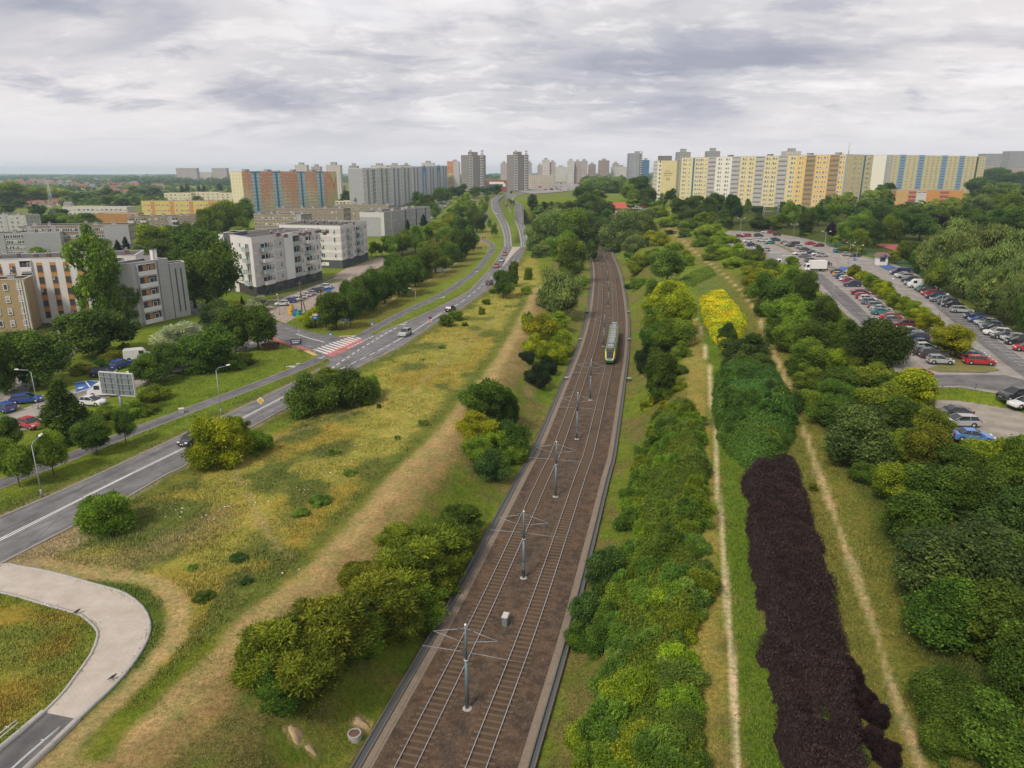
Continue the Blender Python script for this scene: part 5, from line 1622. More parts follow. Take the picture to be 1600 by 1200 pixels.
    # pale yellow and blue slab farther right
    A, B = np.array([at(1380, 770), 770.]), np.array([at(1534, 850), 850.])
    b = Bld('slab_block', 'pale yellow slab with four sky-blue strips rising above the far trees', 'apartment slab', rect(A, B, 15), 14, zt(242, 770), YELW)
    L = b.edge(0)[3]; hh = b.z1 - b.z0; fh = (hh - .8) / 14
    b.strip(3, 0, 15, 0, hh - .2, PCREAM, .15)
    for k in (.15, .33, .56, .74):
        b.strip(0, L * k - 5, L * k + 5, 0, hh + .5, BLUEP, .3, 'blue_strip')
        for f in range(14): b.strip(0, L * k - 3.4, L * k + 3.4, f * fh + .9, f * fh + 1.5, DKGREY, .34, 'stair_window')
    b.strip(0, L * .90, L * .92, 0, hh - .5, DKGREY, .2, 'stair_strip'); b.strip(0, 0, L * .06, 0, hh - .3, PGREYL, .1)
    for x0, x1, p in ((.01, .11, 'dd'), (.19, .29, 'dd'), (.375, .52, 'ddd'), (.60, .70, 'dd'), (.78, .89, 'dd'), (.925, .998, 'dd')):
        b.facade(0, 14, p, .3, fh, L * x0, L * x1, hwin=1.5)
    b.done()
    # yellow gable with lettering, left of the long yellow slab
    Y = 600.; x0, x1 = at(1026, Y), at(1056, Y); z0 = 11
    b = Bld('slab_block', 'yellow blank gable with dark lettering and a grey lift house', 'apartment block', [(x0, Y), (x1, Y), (at(1060, Y + 45), Y + 45), (at(1020, Y + 45), Y + 45)], z0, zt(251, Y), YELW)
    w = x1 - x0
    b.strip(0, 0, w * .2, 0, b.z1 - b.z0 - .2, PCREAM, .1)
    for f in range(11): b.add(0, w * .13, 1.0 + f * 3.2, win_mesh(1.1, 1.3, WBROWN), 'window', .1)
    b.facade(3, 11, 'wlwwlwwlwwlw', .5)
    b.strip(1, 0, 2.5, 0, b.z1 - b.z0 - .5, BLUEP, .1)
    h = b.z1 - b.z0
    for r, (x, z, n) in enumerate(((.56, .76, 5), (.58, .70, 8), (.55, .655, 7))):
        for k in range(n): b.strip(0, w * x - n * .42 + k * .85, w * x - n * .42 + k * .85 + .6, h * z, h * z + (.9 if r == 1 else .5), TEXTM, .04, 'lettering')
    text_part(b.root, '93', 3.4, (x0 + w * .58 - b.c[0], Y - .06 - b.c[1], h * .545), 0, TEXTM, None, 'house_number')
    b.box_on_roof((x0 + w * .45, Y + 7), w * .62, 8, 3.6, mat('grey_brown_lift_house', (.20, .18, .17), .8, .2, .5)); b.done()
    # low orange school
    A, B = np.array([at(1404, 520), 521.]), np.array([at(1508, 512), 512.])
    b = Bld('school_building', 'low orange and peach school with red balcony bands among the trees', 'school', rect(A, B, 14), 13.5, zt(297, 515), W('peach_wall', (.56, .36, .17), .9, 4, 3, .08), ROOFL)
    L = b.edge(0)[3]; h = b.z1 - b.z0
    b.strip(0, L * .46, L, 0, h - .3, mat('deep_orange_panel', (.50, .24, .07), .8, .1, 1), .05)
    for x0, x1 in ((.19, .30), (.66, .79)):
        for f in range(4): b.strip(0, L * x0, L * x1, h * (.03 + .25 * f), h * (.03 + .25 * f) + 1.5, mat('brick_red_band', (.32, .09, .06), .8, .1, 1), .3, 'red_band')
        b.facade(0, 3, 'WW', 1.2, h * .28, L * x0, L * x1)
    b.strip(0, L * .31, L * .46, 1, h - 2, COPE, .1); b.facade(0, 3, 'WW', 1.2, h * .28, L * .31, L * .46); b.done()
    # red roofed pavilion
    c = G(960, 334); Y = c[1]; z = Hs(*c)
    r = thing('pavilion', 'small pavilion with a bright red roof among the trees by parked cars', 'pavilion', (*c, z), .1)
    b = MB().box(-7, 7, -4, 4, -1, 4.2, mat('pavilion_wall', (.45, .36, .30), .8, .2, 1)); b.build('wall', r)
    b = MB(); b.add([(-8.5, -5.2, 4), (8.5, -5.2, 4), (8.5, 5.2, 4), (-8.5, 5.2, 4), (-6, 0, 8), (7.5, 0, 8)], [(0, 1, 5, 4), (1, 2, 5), (2, 3, 4, 5), (3, 0, 4), (3, 2, 1, 0)], mat('red_metal_roof', (.42, .075, .05), .6, .15, .5)); b.build('roof', r)
    for x, m in ((-2, DARKIN), (3.2, mat('green_door', (.10, .25, .16), .6, .1, 1))): MB().box(-1.2, 1.2, -.08, 0, 0, 2.6, m).build('door', r, (x, -4, .2))
    # far towers and slabs of the town
    pal = [gridmat('far_facade_pinkish', (.46, .385, .36), (.24, .215, .21)), gridmat('far_facade_grey', (.36, .355, .36), (.19, .19, .20)), gridmat('far_facade_pale', (.60, .56, .52), (.30, .28, .27)),
           gridmat('far_facade_brown', (.35, .275, .24), (.18, .15, .14)), gridmat('far_facade_blue_glass', (.10, .20, .34), (.05, .10, .20), 2.5, 2.8, .8, .6), gridmat('far_facade_cream', (.52, .46, .36), (.22, .2, .18))]
    far = [(703, 718, 253, 1150, 0, 'pinkish tower behind the orange and cream block end'), (782, 793, 255, 1350, 0, 'pinkish tower just left of the right grey tower'), (824, 831, 254, 1400, 1, 'narrow grey tower just right of the right grey tower'),
           (840, 847, 258, 1450, 0, 'lowest of the pinkish towers above the long cream slab'), (847, 859, 249.5, 1440, 2, 'tall pale tower above the long cream slab'), (859, 868, 253, 1445, 0, 'pinkish tower right of the tall pale tower'),
           (887, 897, 251, 1500, 2, 'leftmost of the three matching towers above the trees'), (898, 907, 252, 1510, 0, 'middle of the three matching towers above the trees'), (908, 918, 251, 1500, 0, 'rightmost of the three matching towers above the trees'),
           (920, 931, 256.5, 1550, 3, 'short brown tower right of the three matching towers'), (936, 952, 250.5, 1480, 3, 'broad brown tower standing alone above the trees'), (958, 967, 255, 1600, 0, 'small tower peeping over a white slab'),
           (957, 982, 260.5, 1500, 2, 'low white slab left of the tall slim grey tower'), (1004, 1014.5, 250, 1500, 4, 'blue glass office tower beside the slim grey tower'), (824, 867, 273, 1120, 5, 'long cream slab right of the grey towers'),
           (868, 886, 261, 1900, 2, 'far pale blocks between the towers'), (274, 306, 262.5, 2500, 0, 'left of the two broad blocks alone on the horizon'), (330, 353, 262.5, 2500, 0, 'right of the two broad blocks alone on the horizon'),
           (307, 329, 268.5, 2550, 2, 'low pale link between the two horizon blocks'), (460, 479, 257.5, 1150, 2, 'pale tower above the third teal strip of the orange slab'), (486, 500, 260, 1200, 0, 'pinkish tower above the fourth teal strip'),
           (509, 531, 257.5, 1000, 2, 'broad pale tower behind the chevron end'), (545, 558, 259, 1050, 1, 'grey tower left of the long grey slab gable'), (400, 412, 266.5, 1300, 2, 'low pale tower behind the first teal strip'), (420, 434, 266, 1300, 2, 'low pale tower behind the second teal strip'),
           (579, 604, 258.5, 1250, 2, 'leftmost pale tower peeping over the long grey slab'), (605, 626, 258.2, 1260, 0, 'second pale tower peeping over the long grey slab'), (628, 640, 258, 1260, 3, 'small brown tower peeping over the long grey slab'), (659, 678, 254.5, 1260, 2, 'tallest pale tower peeping over the long grey slab'),
           (1058, 1078, 237.5, 820, 1, 'grey tower behind the left end of the yellow slab'), (1104, 1124, 236, 860, 1, 'grey stepped tower peeping over the yellow slab'), (1225, 1250, 236.3, 900, 2, 'pale grey tower peeping over the middle of the yellow slab'),
           (1536, 1585, 240, 1500, 1, 'long grey hospital on the far hill'), (1575, 1625, 236, 1350, 1, 'taller grey block on the far hill at the right edge'), (1572, 1625, 262, 1150, 0, 'pinkish low block near the right edge'), (1534, 1560, 258.5, 1250, 0, 'low pink block between hill trees')]
    for u0, u1, vt, Y, p, lab in far:
        x0, x1 = at(u0, Y, 260), at(u1, Y, 260); dep = min(max(12, (x1 - x0) * .7), 22)
        b = Bld('distant_block', lab, 'tower block' if (vt < 262 and u1 - u0 < 35) else 'building', [(x0, Y), (x1, Y + .5), (x1, Y + dep), (x0, Y + dep)], min(Hs(x0, Y), zt(vt, Y) - 20), zt(vt, Y), pal[p], cope=False, par=.1)
        if u1 - u0 < 26 and vt < 262:
            b.box_on_roof(((x0 + x1) / 2, Y + dep / 2), (x1 - x0) * .4, dep * .5, 3.2, CONC)
    # slim grey tower with balconies up its right edge
    Y = 1000; x0, x1 = at(982, Y), at(1003, Y)
    b = Bld('tower_block', 'slim grey tower with balconies down its right edge above the trees', 'tower block', [(x0, Y), (x0 + (x1 - x0) * .72, Y - 2), (x1, Y + 8), (x1, Y + 20), (x0, Y + 20)], Hs(x0, Y), zt(239.5, Y), gridmat('slim_tower_wall', (.31, .32, .345), (.22, .225, .245), 7, 3, .25, .4))
    for f in range(16): b.add(1, b.edge(1)[3] * .5, 3 + f * 3, balcony_mesh(5.5, 1.6, BALW), 'balcony')
    b.box_on_roof((x0 + (x1 - x0) * .62, Y + 8), 6, 6, 2.5, PGREY); b.done()
    # low sheds and halls of the left middle distance
    for u0, u1, vb, h, c, lab in ((100, 200, 338, 8, 'w', 'long low white hall with a row of square windows'), (150, 212, 350, 7.5, 'o', 'low hall with a blank orange-brown wall'), (210, 262, 347, 5, 'w', 'low white shed beside the orange-brown hall'),
                                  (258, 300, 317, 12, 'c', 'left cream block behind the dark poplars'), (300, 345, 315, 12, 'c', 'middle cream block behind the dark poplars'), (345, 384, 315, 11, 'c', 'cream block just left of the orange slab'),
                                  (340, 388, 338, 11, 'c', 'low grey-roofed block below the left end of the orange slab'), (525, 548, 330, 10, 'c', 'yellowish low block in the gap right of the orange slab')):
        A, B = gz(u0, vb), gz(u1, vb)
        wm = {'w': W('white_hall_wall', (.55, .52, .49), .8, 5, 3), 'o': W('orange_brown_wall', (.40, .21, .07), .9, 5, 3), 'c': CREAMW}[c]
        b = Bld('low_building', lab, 'building', rect(A, B, 14), 0, h, wm, ROOFL if c != 'c' else ROOF, cope=False)
        if c != 'o': b.facade(0, max(1, int(h / 3.2)), 'W' * max(4, int((u1 - u0) / 7)), .4, hwin=1.6)
        b.done()

RVENT = mat('brown_vent', (.17, .095, .08), .85, .3, 1)
YELP = mat('gable_yellow_panel', (.56, .50, .30), .85, .1, 1)
YELDP = mat('ochre_panel', (.68, .47, .15), .85, .1, 1)
CREP = mat('cream_orange_panel', (.55, .40, .20), .85, .1, 1)
PGREYL = mat('pale_grey_loggia_panel', (.42, .41, .40), .85, .12, 1)
TEXTM = mat('dark_lettering_paint', (.20, .15, .07), .8, .1, 1)
TOWG = gridmat('tower_facade', (.27, .245, .235), (.17, .155, .155), 3.2, 3.0, .4, .4)

def suburb():
    """one-family houses far out on the left"""
    rng = random.Random(4)
    rm = [REDR, mat('brown_roof_tile', (.20, .11, .08), .85, .3, .4), mat('grey_roof_sheet', (.16, .17, .19), .8, .3, .4)]
    wm = [mat('house_wall_cream', (.52, .46, .36), .85, .15, .5), mat('house_wall_white', (.58, .56, .53), .85, .15, .5)]
    ms = []
    for i in range(3):
        w = MB().box(-5, 5, -4, 4, -1, 4.5, wm[i % 2]); w.add([(-5, -4, 4.5), (-5, 4, 4.5), (-5, 0, 8)], [(0, 2, 1)], wm[i % 2]); w.add([(5, -4, 4.5), (5, 4, 4.5), (5, 0, 8)], [(0, 1, 2)], wm[i % 2])
        for x in (-3, 0, 3): w.box(x - .6, x + .6, -4.05, -4, 1, 2.6, GLASS)
        r = MB(); r.add([(-5.6, -4.7, 4.1), (5.6, -4.7, 4.1), (5.6, 0, 8.4), (-5.6, 0, 8.4), (5.6, 4.7, 4.1), (-5.6, 4.7, 4.1)], [(0, 1, 2, 3), (3, 2, 4, 5)], rm[i])
        r.box(-2, -1.2, .8, 1.6, 6, 9.4, rm[0])
        ms.append((w.mesh('wall'), r.mesh('roof')))
    rows = [(288, 0, 120, 12), (291, 30, 230, 18), (296, 100, 260, 14), (286, 150, 330, 14), (301, 10, 60, 5), (324, 35, 60, 3), (322, 62, 110, 5), (303, 170, 260, 10), (306, 230, 262, 4), (283, 60, 330, 12)]
    names = ['red-roofed', 'brown-roofed', 'grey-roofed']
    for v, u0, u1, n in rows:
        for k in range(n):
            u = u0 + (u1 - u0) * (k + rng.random()) / n
            c = gz(u, v + rng.uniform(-1.5, 1.5)); i = rng.choice((0, 0, 1, 2, 2))
            r = thing('house', names[i] + ' family house in the far suburb on the left', 'house', (*c, Hs(*c)), rng.uniform(-.6, .6), 'family houses of the far suburb')
            s = rng.uniform(1.0, 1.6) * (1 + .3 * (v < 290)) * (.62 if v > 302 else 1)
            r.scale = (s * rng.uniform(1, 1.6), s, s)
            link('wall', ms[i][0], r); link('roof', ms[i][1], r)
# ------------------------------------------------------------------ tram line
RAILT = mat('rail_top', (.55, .53, .52), .3, .15, 4, metal=.7)
RUST = mat('rail_side', (.13, .075, .05), .8, .3, 5)
SLEEP = mat('sleeper', (.125, .082, .048), .9, .45, 1.5, bump=.3, col2=(.06, .045, .034))
def ballast_mat():
    m, nt, b = newmat('ballast')
    tc = nt.nodes.new('ShaderNodeTexCoord')
    vo = N(nt, 'ShaderNodeTexVoronoi', Scale=9.0); nt.links.new(tc.outputs['Object'], vo.inputs['Vector'])
    c = mixrgb(nt, (.046, .030, .019), (.122, .083, .053), vo.outputs['Color'])
    c = mixrgb(nt, c, (.135, .078, .042), noise_fac(nt, .25, 5, lo=.42, hi=.75))
    uv = nt.nodes.new('ShaderNodeUVMap'); sp = nt.nodes.new('ShaderNodeSeparateXYZ'); nt.links.new(uv.outputs[0], sp.inputs[0])
    c = mixrgb(nt, c, mixrgb(nt, c, (.52, .50, .50), 1, 'MULTIPLY'), noise_fac(nt, .9, 5, lo=.42, hi=.62))
    c = mixrgb(nt, c, mixrgb(nt, c, (1.5, 1.45, 1.4), 1, 'MULTIPLY'), noise_fac(nt, 3.5, 4, lo=.48, hi=.72))
    for y0 in (2.32, 7.18):     # rust and brake dust between and beside the rails
        q = N(nt, 'ShaderNodeMath', _operation='SUBTRACT'); q.inputs[1].default_value = y0; nt.links.new(sp.outputs[1], q.inputs[0])
        ab = N(nt, 'ShaderNodeMath', _operation='ABSOLUTE'); nt.links.new(q.outputs[0], ab.inputs[0])
        r = N(nt, 'ShaderNodeMapRange'); r.inputs[1].default_value = .7; r.inputs[2].default_value = 1.5; r.inputs[3].default_value = .75; r.inputs[4].default_value = 0; nt.links.new(ab.outputs[0], r.inputs[0])
        c = mixrgb(nt, c, mixrgb(nt, (.10, .062, .030), (.05, .036, .026), noise_fac(nt, 1.4, 4)), r.outputs[0])
    nt.links.new(c, b.inputs['Base Color']); b.inputs['Roughness'].default_value = .95
    bn = N(nt, 'ShaderNodeBump', Strength=.8, Distance=.05); nt.links.new(vo.outputs['Distance'], bn.inputs['Height']); nt.links.new(bn.outputs[0], b.inputs['Normal'])
    return m
BALLAST = ballast_mat()
EDGE = mat('trodden_edge_paving', (.20, .155, .115), .9, .45, .5, bump=.2, col2=(.15, .115, .085))

def tram_line():
    T = smooth_line(TRACK, 1.0)
    T = T[T[:, 1] > 14]
    s = np.r_[0, np.cumsum(np.hypot(*np.diff(T, axis=0).T))]
    ribbon('ballast_ground', offset(T, -4.75), offset(T, 5.25), BALLAST, z=TZ + .015, across=4)
    for sg, p0, p1, k, d0, d1 in ((-1, 4.65, 5.5, 5.62, 5.75, 6.15), (1, 5.15, 5.9, 5.96, 6.03, 6.35)):
        side = lambda q: offset(T, sg * q)
        e = (lambda x, y: (side(x), side(y))) if sg > 0 else (lambda x, y: (side(y), side(x)))
        ribbon('edge_path', *e(p0, p1), EDGE, z=TZ - .05)
        kerb_at(side(k), .12, TZ - .3, TZ + .05)
        ribbon('drain_path', *e(d0, d1), DKSTEEL, z=TZ - .16)
        kerb_at(side(d1 + .07), .1, TZ - .4, TZ + .02)
    slm = MB(); slm.box(-1.22, 1.22, -.12, .12, -.12, .06, SLEEP)
    for e in (-.72, .72): slm.box(e - .16, e + .16, -.09, .09, .06, .085, RUST)
    slm = slm.mesh('sleeper')
    for d, lab in ((-2.43, 'tram track with two rails on wooden sleepers, the one without the tram'), (2.43, 'tram track on which the green tram stands, beside the right bank')):
        L = smooth_line(offset(T, d), 1.0)
        L = resample(L, int(s[-1]))
        r = thing('tram_track', lab, 'tram track', (*L[0], TZ))
        for e in (-.7175, .7175):
            R = offset(L, e) - L[0]
            n = len(R); i = np.arange(n - 1)
            a, b = offset(R, -.04), offset(R, .04)
            lo_, hi_ = np.zeros(n) - .02, np.full(n, .185)
            V = np.concatenate([np.c_[a, lo_], np.c_[a, hi_], np.c_[b, hi_], np.c_[b, lo_]])
            Fq = np.concatenate([np.stack([i + j * n, i + 1 + j * n, i + 1 + (j + 1) * n, i + (j + 1) * n], 1) for j in range(3)])
            mi = np.r_[np.zeros(n - 1), np.ones(n - 1), np.zeros(n - 1)]
            link('rail', np_mesh('rail', V, Fq, [RUST, RAILT], mi), r)
        sl = np.r_[0, np.cumsum(np.hypot(*np.diff(L, axis=0).T))]
        Vs, Fs = [], []
        co = np.array([v.co for v in slm.vertices]); fc = np.array([p.vertices for p in slm.polygons]); fm = np.array([p.material_index for p in slm.polygons])
        k0 = np.searchsorted(sl, 14.0)
        pos = np.arange(0, min(sl[-1], 330), .66)
        nearp = [p for p in pos if L[min(np.searchsorted(sl, p), len(L) - 1)][1] > 38]
        keep = set(nearp[:100])
        o = 0
        for p in pos:
            q = np.array([np.interp(p, sl, L[:, 0]), np.interp(p, sl, L[:, 1])]); q2 = np.array([np.interp(p + .5, sl, L[:, 0]), np.interp(p + .5, sl, L[:, 1])])
            rz = math.atan2(*(q2 - q)[::-1]) - math.pi / 2 + random.uniform(-.012, .012)
            q = q - L[0]
            if p in keep: link('sleeper', slm, r, (*q, 0), rz)
            else:
                ca, sa = math.cos(rz), math.sin(rz)
                Vs.append(np.stack([co[:, 0] * ca - co[:, 1] * sa + q[0], co[:, 0] * sa + co[:, 1] * ca + q[1], co[:, 2]], 1)); Fs.append(fc + o); o += len(co)
        if Vs: tag(link('sleeper', np_mesh('sleeper', np.concatenate(Vs), np.concatenate(Fs), [SLEEP, RUST], np.tile(fm, len(Vs))), r), kind='stuff')
    # masts
    base = [(730, 1107), (818, 903), (868, 776), (901, 686), (922, 625), (943, 541), (950, 478), (949, 440), (944, 412)]
    POLE = mat('blue_grey_mast_paint', (.12, .165, .19), .5, .15, 3, metal=.2)
    ARM = mat('mast_arm', (.27, .28, .30), .5, .15, 3, metal=.2)
    pm = MB(); pm.tube([(0, 0, .1), (0, 0, 4.6)], [.155, .14], POLE, 10); pm.tube([(0, 0, 4.6), (0, 0, 7.7)], [.115, .085], POLE, 10); pm.lathe([(.2, 4.55), (.2, 4.68)], STEEL, 10); pm.lathe([(.09, 7.7), (.09, 7.82)], WHITE, 8)
    parts = [('pole', pm.mesh('pole')), ('footing', MB().lathe([(.45, -.2), (.42, .1), (.25, .2)], CONC, 8, smooth=False).mesh('footing'))]
    for sgn in (-1, 1):
        m = MB(); m.tube([(0, 0, 7.45), (sgn * 2.6, 0, 6.75)], .028, ARM, 5); m.tube([(sgn * 2.6, 0, 6.75), (sgn * .15, 0, 6.15 if sgn < 0 else 6.25)], .028, ARM, 5)
        m.box(sgn * .5 - .09, sgn * .5 + .09, -.06, .06, 7.2, 7.42, DKSTEEL); parts.append(('bracket_arm', m.mesh('bracket_arm')))
        m = MB(); m.tube([(sgn * .1, 0, 5.35), (sgn * 3.6, 0, 5.25)], .025, ARM, 5); m.box(sgn * .25 - .08, sgn * .25 + .08, -.06, .06, 5.25, 5.5, DKSTEEL); parts.append(('registration_arm', m.mesh('registration_arm')))
    parts.append(('junction_box', MB().box(-.16, .16, -.34, -.16, 1.2, 1.9, POLE).mesh('junction_box')))
    for i, (u, v) in enumerate(base):
        c = gz(u, v, TZ)
        j = np.argmin(np.hypot(*(T - c).T)); t = T[min(j + 1, len(T) - 1)] - T[j - 1]
        r = thing('catenary_mast', ordw(i) + ' overhead line mast between the tram tracks, counted from the near end', 'mast', (*c, TZ - .1), math.atan2(t[1], t[0]) - math.pi / 2, 'overhead line masts between the tracks')
        for nm, me in parts:
            if nm == 'junction_box' and i not in (1, 3): continue
            link(nm, me, r)
    for d, nm in ((-2.43, 'left'), (2.43, 'right')):
        L = offset(T, d)
        m = MB(); m.tube([(*p, TZ + 5.2) for p in L[::6]], .016, DKSTEEL, 4, False); m.tube([(*p, TZ + 6.6) for p in L[::6]], .014, DKSTEEL, 4, False)
        tag(m.build('contact_wire'), 'thin overhead wires hanging above the tram track on the %s of the masts' % nm, 'overhead wire')
    c = gz(790, 975, TZ)
    r = thing('line_cabinet', 'small grey trackside cabinet with a pale lid between the two tracks', 'cabinet', (*c, TZ - .1), -.25)
    MB().box(-.24, .24, -.42, .42, 0, 1.0, mat('cabinet_green_grey', (.14, .17, .17), .6, .2, 2)).build('housing', r)
    MB().box(-.29, .29, -.47, .47, 1.0, 1.09, mat('cabinet_lid', (.48, .47, .44), .6, .15, 2)).build('lid', r)
    MB().box(-.2, .2, -.44, -.42, .12, .9, mat('cabinet_door_grey', (.17, .2, .2), .6, .2, 2)).build('door', r)
    for i, (u, v) in enumerate(((463 + 0, 0),)): pass
    # small drain shafts along the edge paths
    shm = MB().box(-.35, .35, -.35, .35, -.3, .28, DKSTEEL).box(-.4, .4, -.4, .4, .28, .34, CONC).mesh('drain_box')
    for i, (u, v) in enumerate(((885, 592), (907, 531), (917, 488), (983, 593), (983, 531), (982, 488))):
        c = gz(u, v, TZ); o = link('drain_box', shm, None, (*c, TZ), .1)
        tag(o, '%s drain box from the near end at the %s track edge' % (ordw(i % 3), 'left' if i < 3 else 'right'), 'drain box', 'drain boxes beside the tracks')
    return T

KDARK = mat('weathered_kerb', (.15, .13, .11), .9, .4, 1)

def kerb_at(L, w, z0, z1):
    n = len(L); a, b = offset(L, -w / 2), offset(L, w / 2); i = np.arange(n - 1)
    V = np.concatenate([np.c_[a, np.full(n, z0)], np.c_[a, np.full(n, z1)], np.c_[b, np.full(n, z1)], np.c_[b, np.full(n, z0)]])
    Fq = np.concatenate([np.stack([i + j * n, i + 1 + j * n, i + 1 + (j + 1) * n, i + (j + 1) * n], 1) for j in range(3)])
    tag(link('track_kerb', np_mesh('track_kerb', V, Fq, KDARK)), kind='structure')

def tram(T):
    L = smooth_line(offset(T, 2.43), 1.0)
    s = np.r_[0, np.cumsum(np.hypot(*np.diff(L, axis=0).T))]
    head = gz(956, 571, TZ)
    s0 = s[np.argmin(np.hypot(*(L - head).T))]
    lens = [7.6, 5.2, 5.6, 5.2, 7.6]
    LIME = mat('tram_lime_green', (.30, .42, .025), .35, .08, 1)
    YEL = mat('tram_yellow', (.62, .50, .02), .35, .08, 1)
    DG = mat('tram_dark_green', (.02, .07, .045), .4, .1, 1)
    RG = mat('tram_roof_grey', (.15, .16, .17), .6, .2, 1)
    RW = mat('tram_roof_white', (.30, .31, .315), .6, .2, 1)
    BL = mat('tram_gangway', (.035, .035, .04), .9, .1, 2)
    GL_ = mat('tram_glass', (.025, .032, .04), .1, .1, 1, spec=.6)
    root = thing('tram', 'lime green and yellow tram with grey roof equipment coming down the right track', 'tram', (*head, TZ + .19), 0)
    def P(x): return np.array([np.interp(x, s, L[:, 0]), np.interp(x, s, L[:, 1])])
    pos = s0
    for k, ln in enumerate(lens):
        a, b = P(pos + .25), P(pos + ln - .25)
        rz = math.atan2(b[1] - a[1], b[0] - a[0]); M = Vector((*((a - head)), 0)); LL = np.hypot(*(b - a))
        e = thing('car_body', None, None, M, rz); del_ = e; e.parent = root
        nose = k == 0; tail = k == 4
        # cross-section lofted along the length: (y, z)
        def sec(x, wy, top, zb): return [(x, -wy, zb), (x, -wy * 1.0, 1.1), (x, -wy, 2.55), (x, -wy * .80, top), (x, wy * .80, top), (x, wy, 2.55), (x, wy, 1.1), (x, wy, zb)]
        xs = [(0, 1.2, 3.15, .25), (LL, 1.2, 3.15, .25)]
        if nose: xs = [(-.5, .78, .95, .45), (-.28, .95, 1.35, .32), (.75, 1.12, 2.75, .26), (1.6, 1.2, 3.15, .25), (LL, 1.2, 3.15, .25)]
        if tail: xs = [(0, 1.2, 3.15, .25), (LL - 1.6, 1.2, 3.15, .25), (LL - .75, 1.12, 2.75, .26), (LL + .3, .95, 1.35, .32), (LL + .5, .78, .95, .45)]
        V = []; 
        for q in xs: V += [(x, y, min(z, q[2])) for x, y, z in sec(q[0], q[1], q[2], q[3])]
        m = MB(); o = len(xs)
        F1, F2, F3 = [], [], []
        for i in range(o - 1):
            for j in range(7):
                f = (i * 8 + j, i * 8 + j + 1, (i + 1) * 8 + j + 1, (i + 1) * 8 + j)
                (F2 if j in (0, 6) else F3 if j == 3 else F1).append(f)
        m.add(V, F1 + [tuple(range(7, -1, -1)), tuple((o - 1) * 8 + j for j in range(8))], LIME if k % 2 == 0 else mat('tram_lime_pale', (.36, .46, .10), .35, .08, 1)); m.add(V, F2, DG); m.add(V, F3, RG)
        m.build('shell', e)
        w = MB()
        x0, x1 = (1.9 if nose else .35), (LL - 1.9 if tail else LL - .35)
        for sd in (-1, 1): w.box(x0, x1, min(sd * 1.19, sd * 1.225), max(sd * 1.19, sd * 1.225), 1.25, 2.4, GL_)
        w.build('side_window', e)
        if k % 2 == 0:
            for sd in (-1, 1): MB().box(LL * .5 - .6, LL * .5 + .6, min(sd * 1.2, sd * 1.235), max(sd * 1.2, sd * 1.235), .35, 2.45, YEL).build('door', e)
        for c0, ln_, mm, h in (((.3, 1.3, RW, .42), (1.75, .8, BL, .3), (2.7, 1.7, RW, .5)) if not nose else ((2.2, 1.5, RW, .45), (3.9, .7, BL, .3), (4.8, 1.7, RG, .5))):
            if c0 + ln_ < LL - .1:
                b2 = MB().box(c0, c0 + ln_, -.66, .66, 3.12, 3.15 + h, mm); b2.box(c0 + .1, c0 + ln_ - .1, -.5, .5, 3.15 + h, 3.2 + h, STEEL); b2.build('roof_unit', e)
        if k < 4: MB().box(LL - .02, LL + .52, -1.08, 1.08, .35, 3.05, BL).build('gangway', e)
        for x in (1.6, LL - 1.6):
            for sd in (-.72, .72):
                ww = MB(); 
                for q in (-.07, .07): pass
                ww.tube([(x, sd - .07, .33), (x, sd + .07, .33)], .33, DKSTEEL, 12); ww.build('wheel', e)
        if nose or tail:
            f = (lambda x: x) if nose else (lambda x: LL - x)
            q = MB(); q.add([(f(-.33), -.70, 1.42), (f(.66), -.82, 2.66), (f(.66), .82, 2.66), (f(-.33), .70, 1.42)], [(0, 1, 2, 3)], GL_); q.add([(f(.68), -.80, 2.72), (f(1.5), -.84, 3.19), (f(1.5), .84, 3.19), (f(.68), .80, 2.72)], [(0, 1, 2, 3)], BL)
            q.build('windscreen', e)
            for sd in (-1, 1):
                q = MB(); q.add([(f(-.34), sd * .71, 1.40), (f(.70), sd * .83, 2.70), (f(.70), sd * 1.02, 2.62), (f(-.34), sd * .96, 1.36)], [(0, 1, 2, 3)], YEL); q.build('windscreen_pillar', e)
                MB().lathe([(.15, 0), (.16, .05), (.08, .09)], LAMPW, 10).build('headlight', e, (f(-.44), sd * .62, 1.05)).rotation_euler = (0, -math.pi / 2 if nose else math.pi / 2, 0)
            MB().box(f(-.66) if nose else f(-.35), f(-.35) if nose else f(-.66), -.75, .75, .4, .85, DG).build('bumper', e)
            MB().box(f(.95) - .02, f(.95) + .02, -.5, .5, 2.92, 3.22, mat('tram_display', (.20, .17, .03), .5, 0)).build('destination_display', e)
        if k == 3:
            q = MB(); q.tube([(1, -.4, 3.3), (3.2, -.5, 4.2), (1.6, -.6, 4.95)], .04, DKSTEEL, 5); q.tube([(1, .4, 3.3), (3.2, .5, 4.2), (1.6, .6, 4.95)], .04, DKSTEEL, 5); q.tube([(1.6, -.85, 4.97), (1.6, .85, 4.97)], .05, DKSTEEL, 5)
            q.build('pantograph', e)
        pos += ln

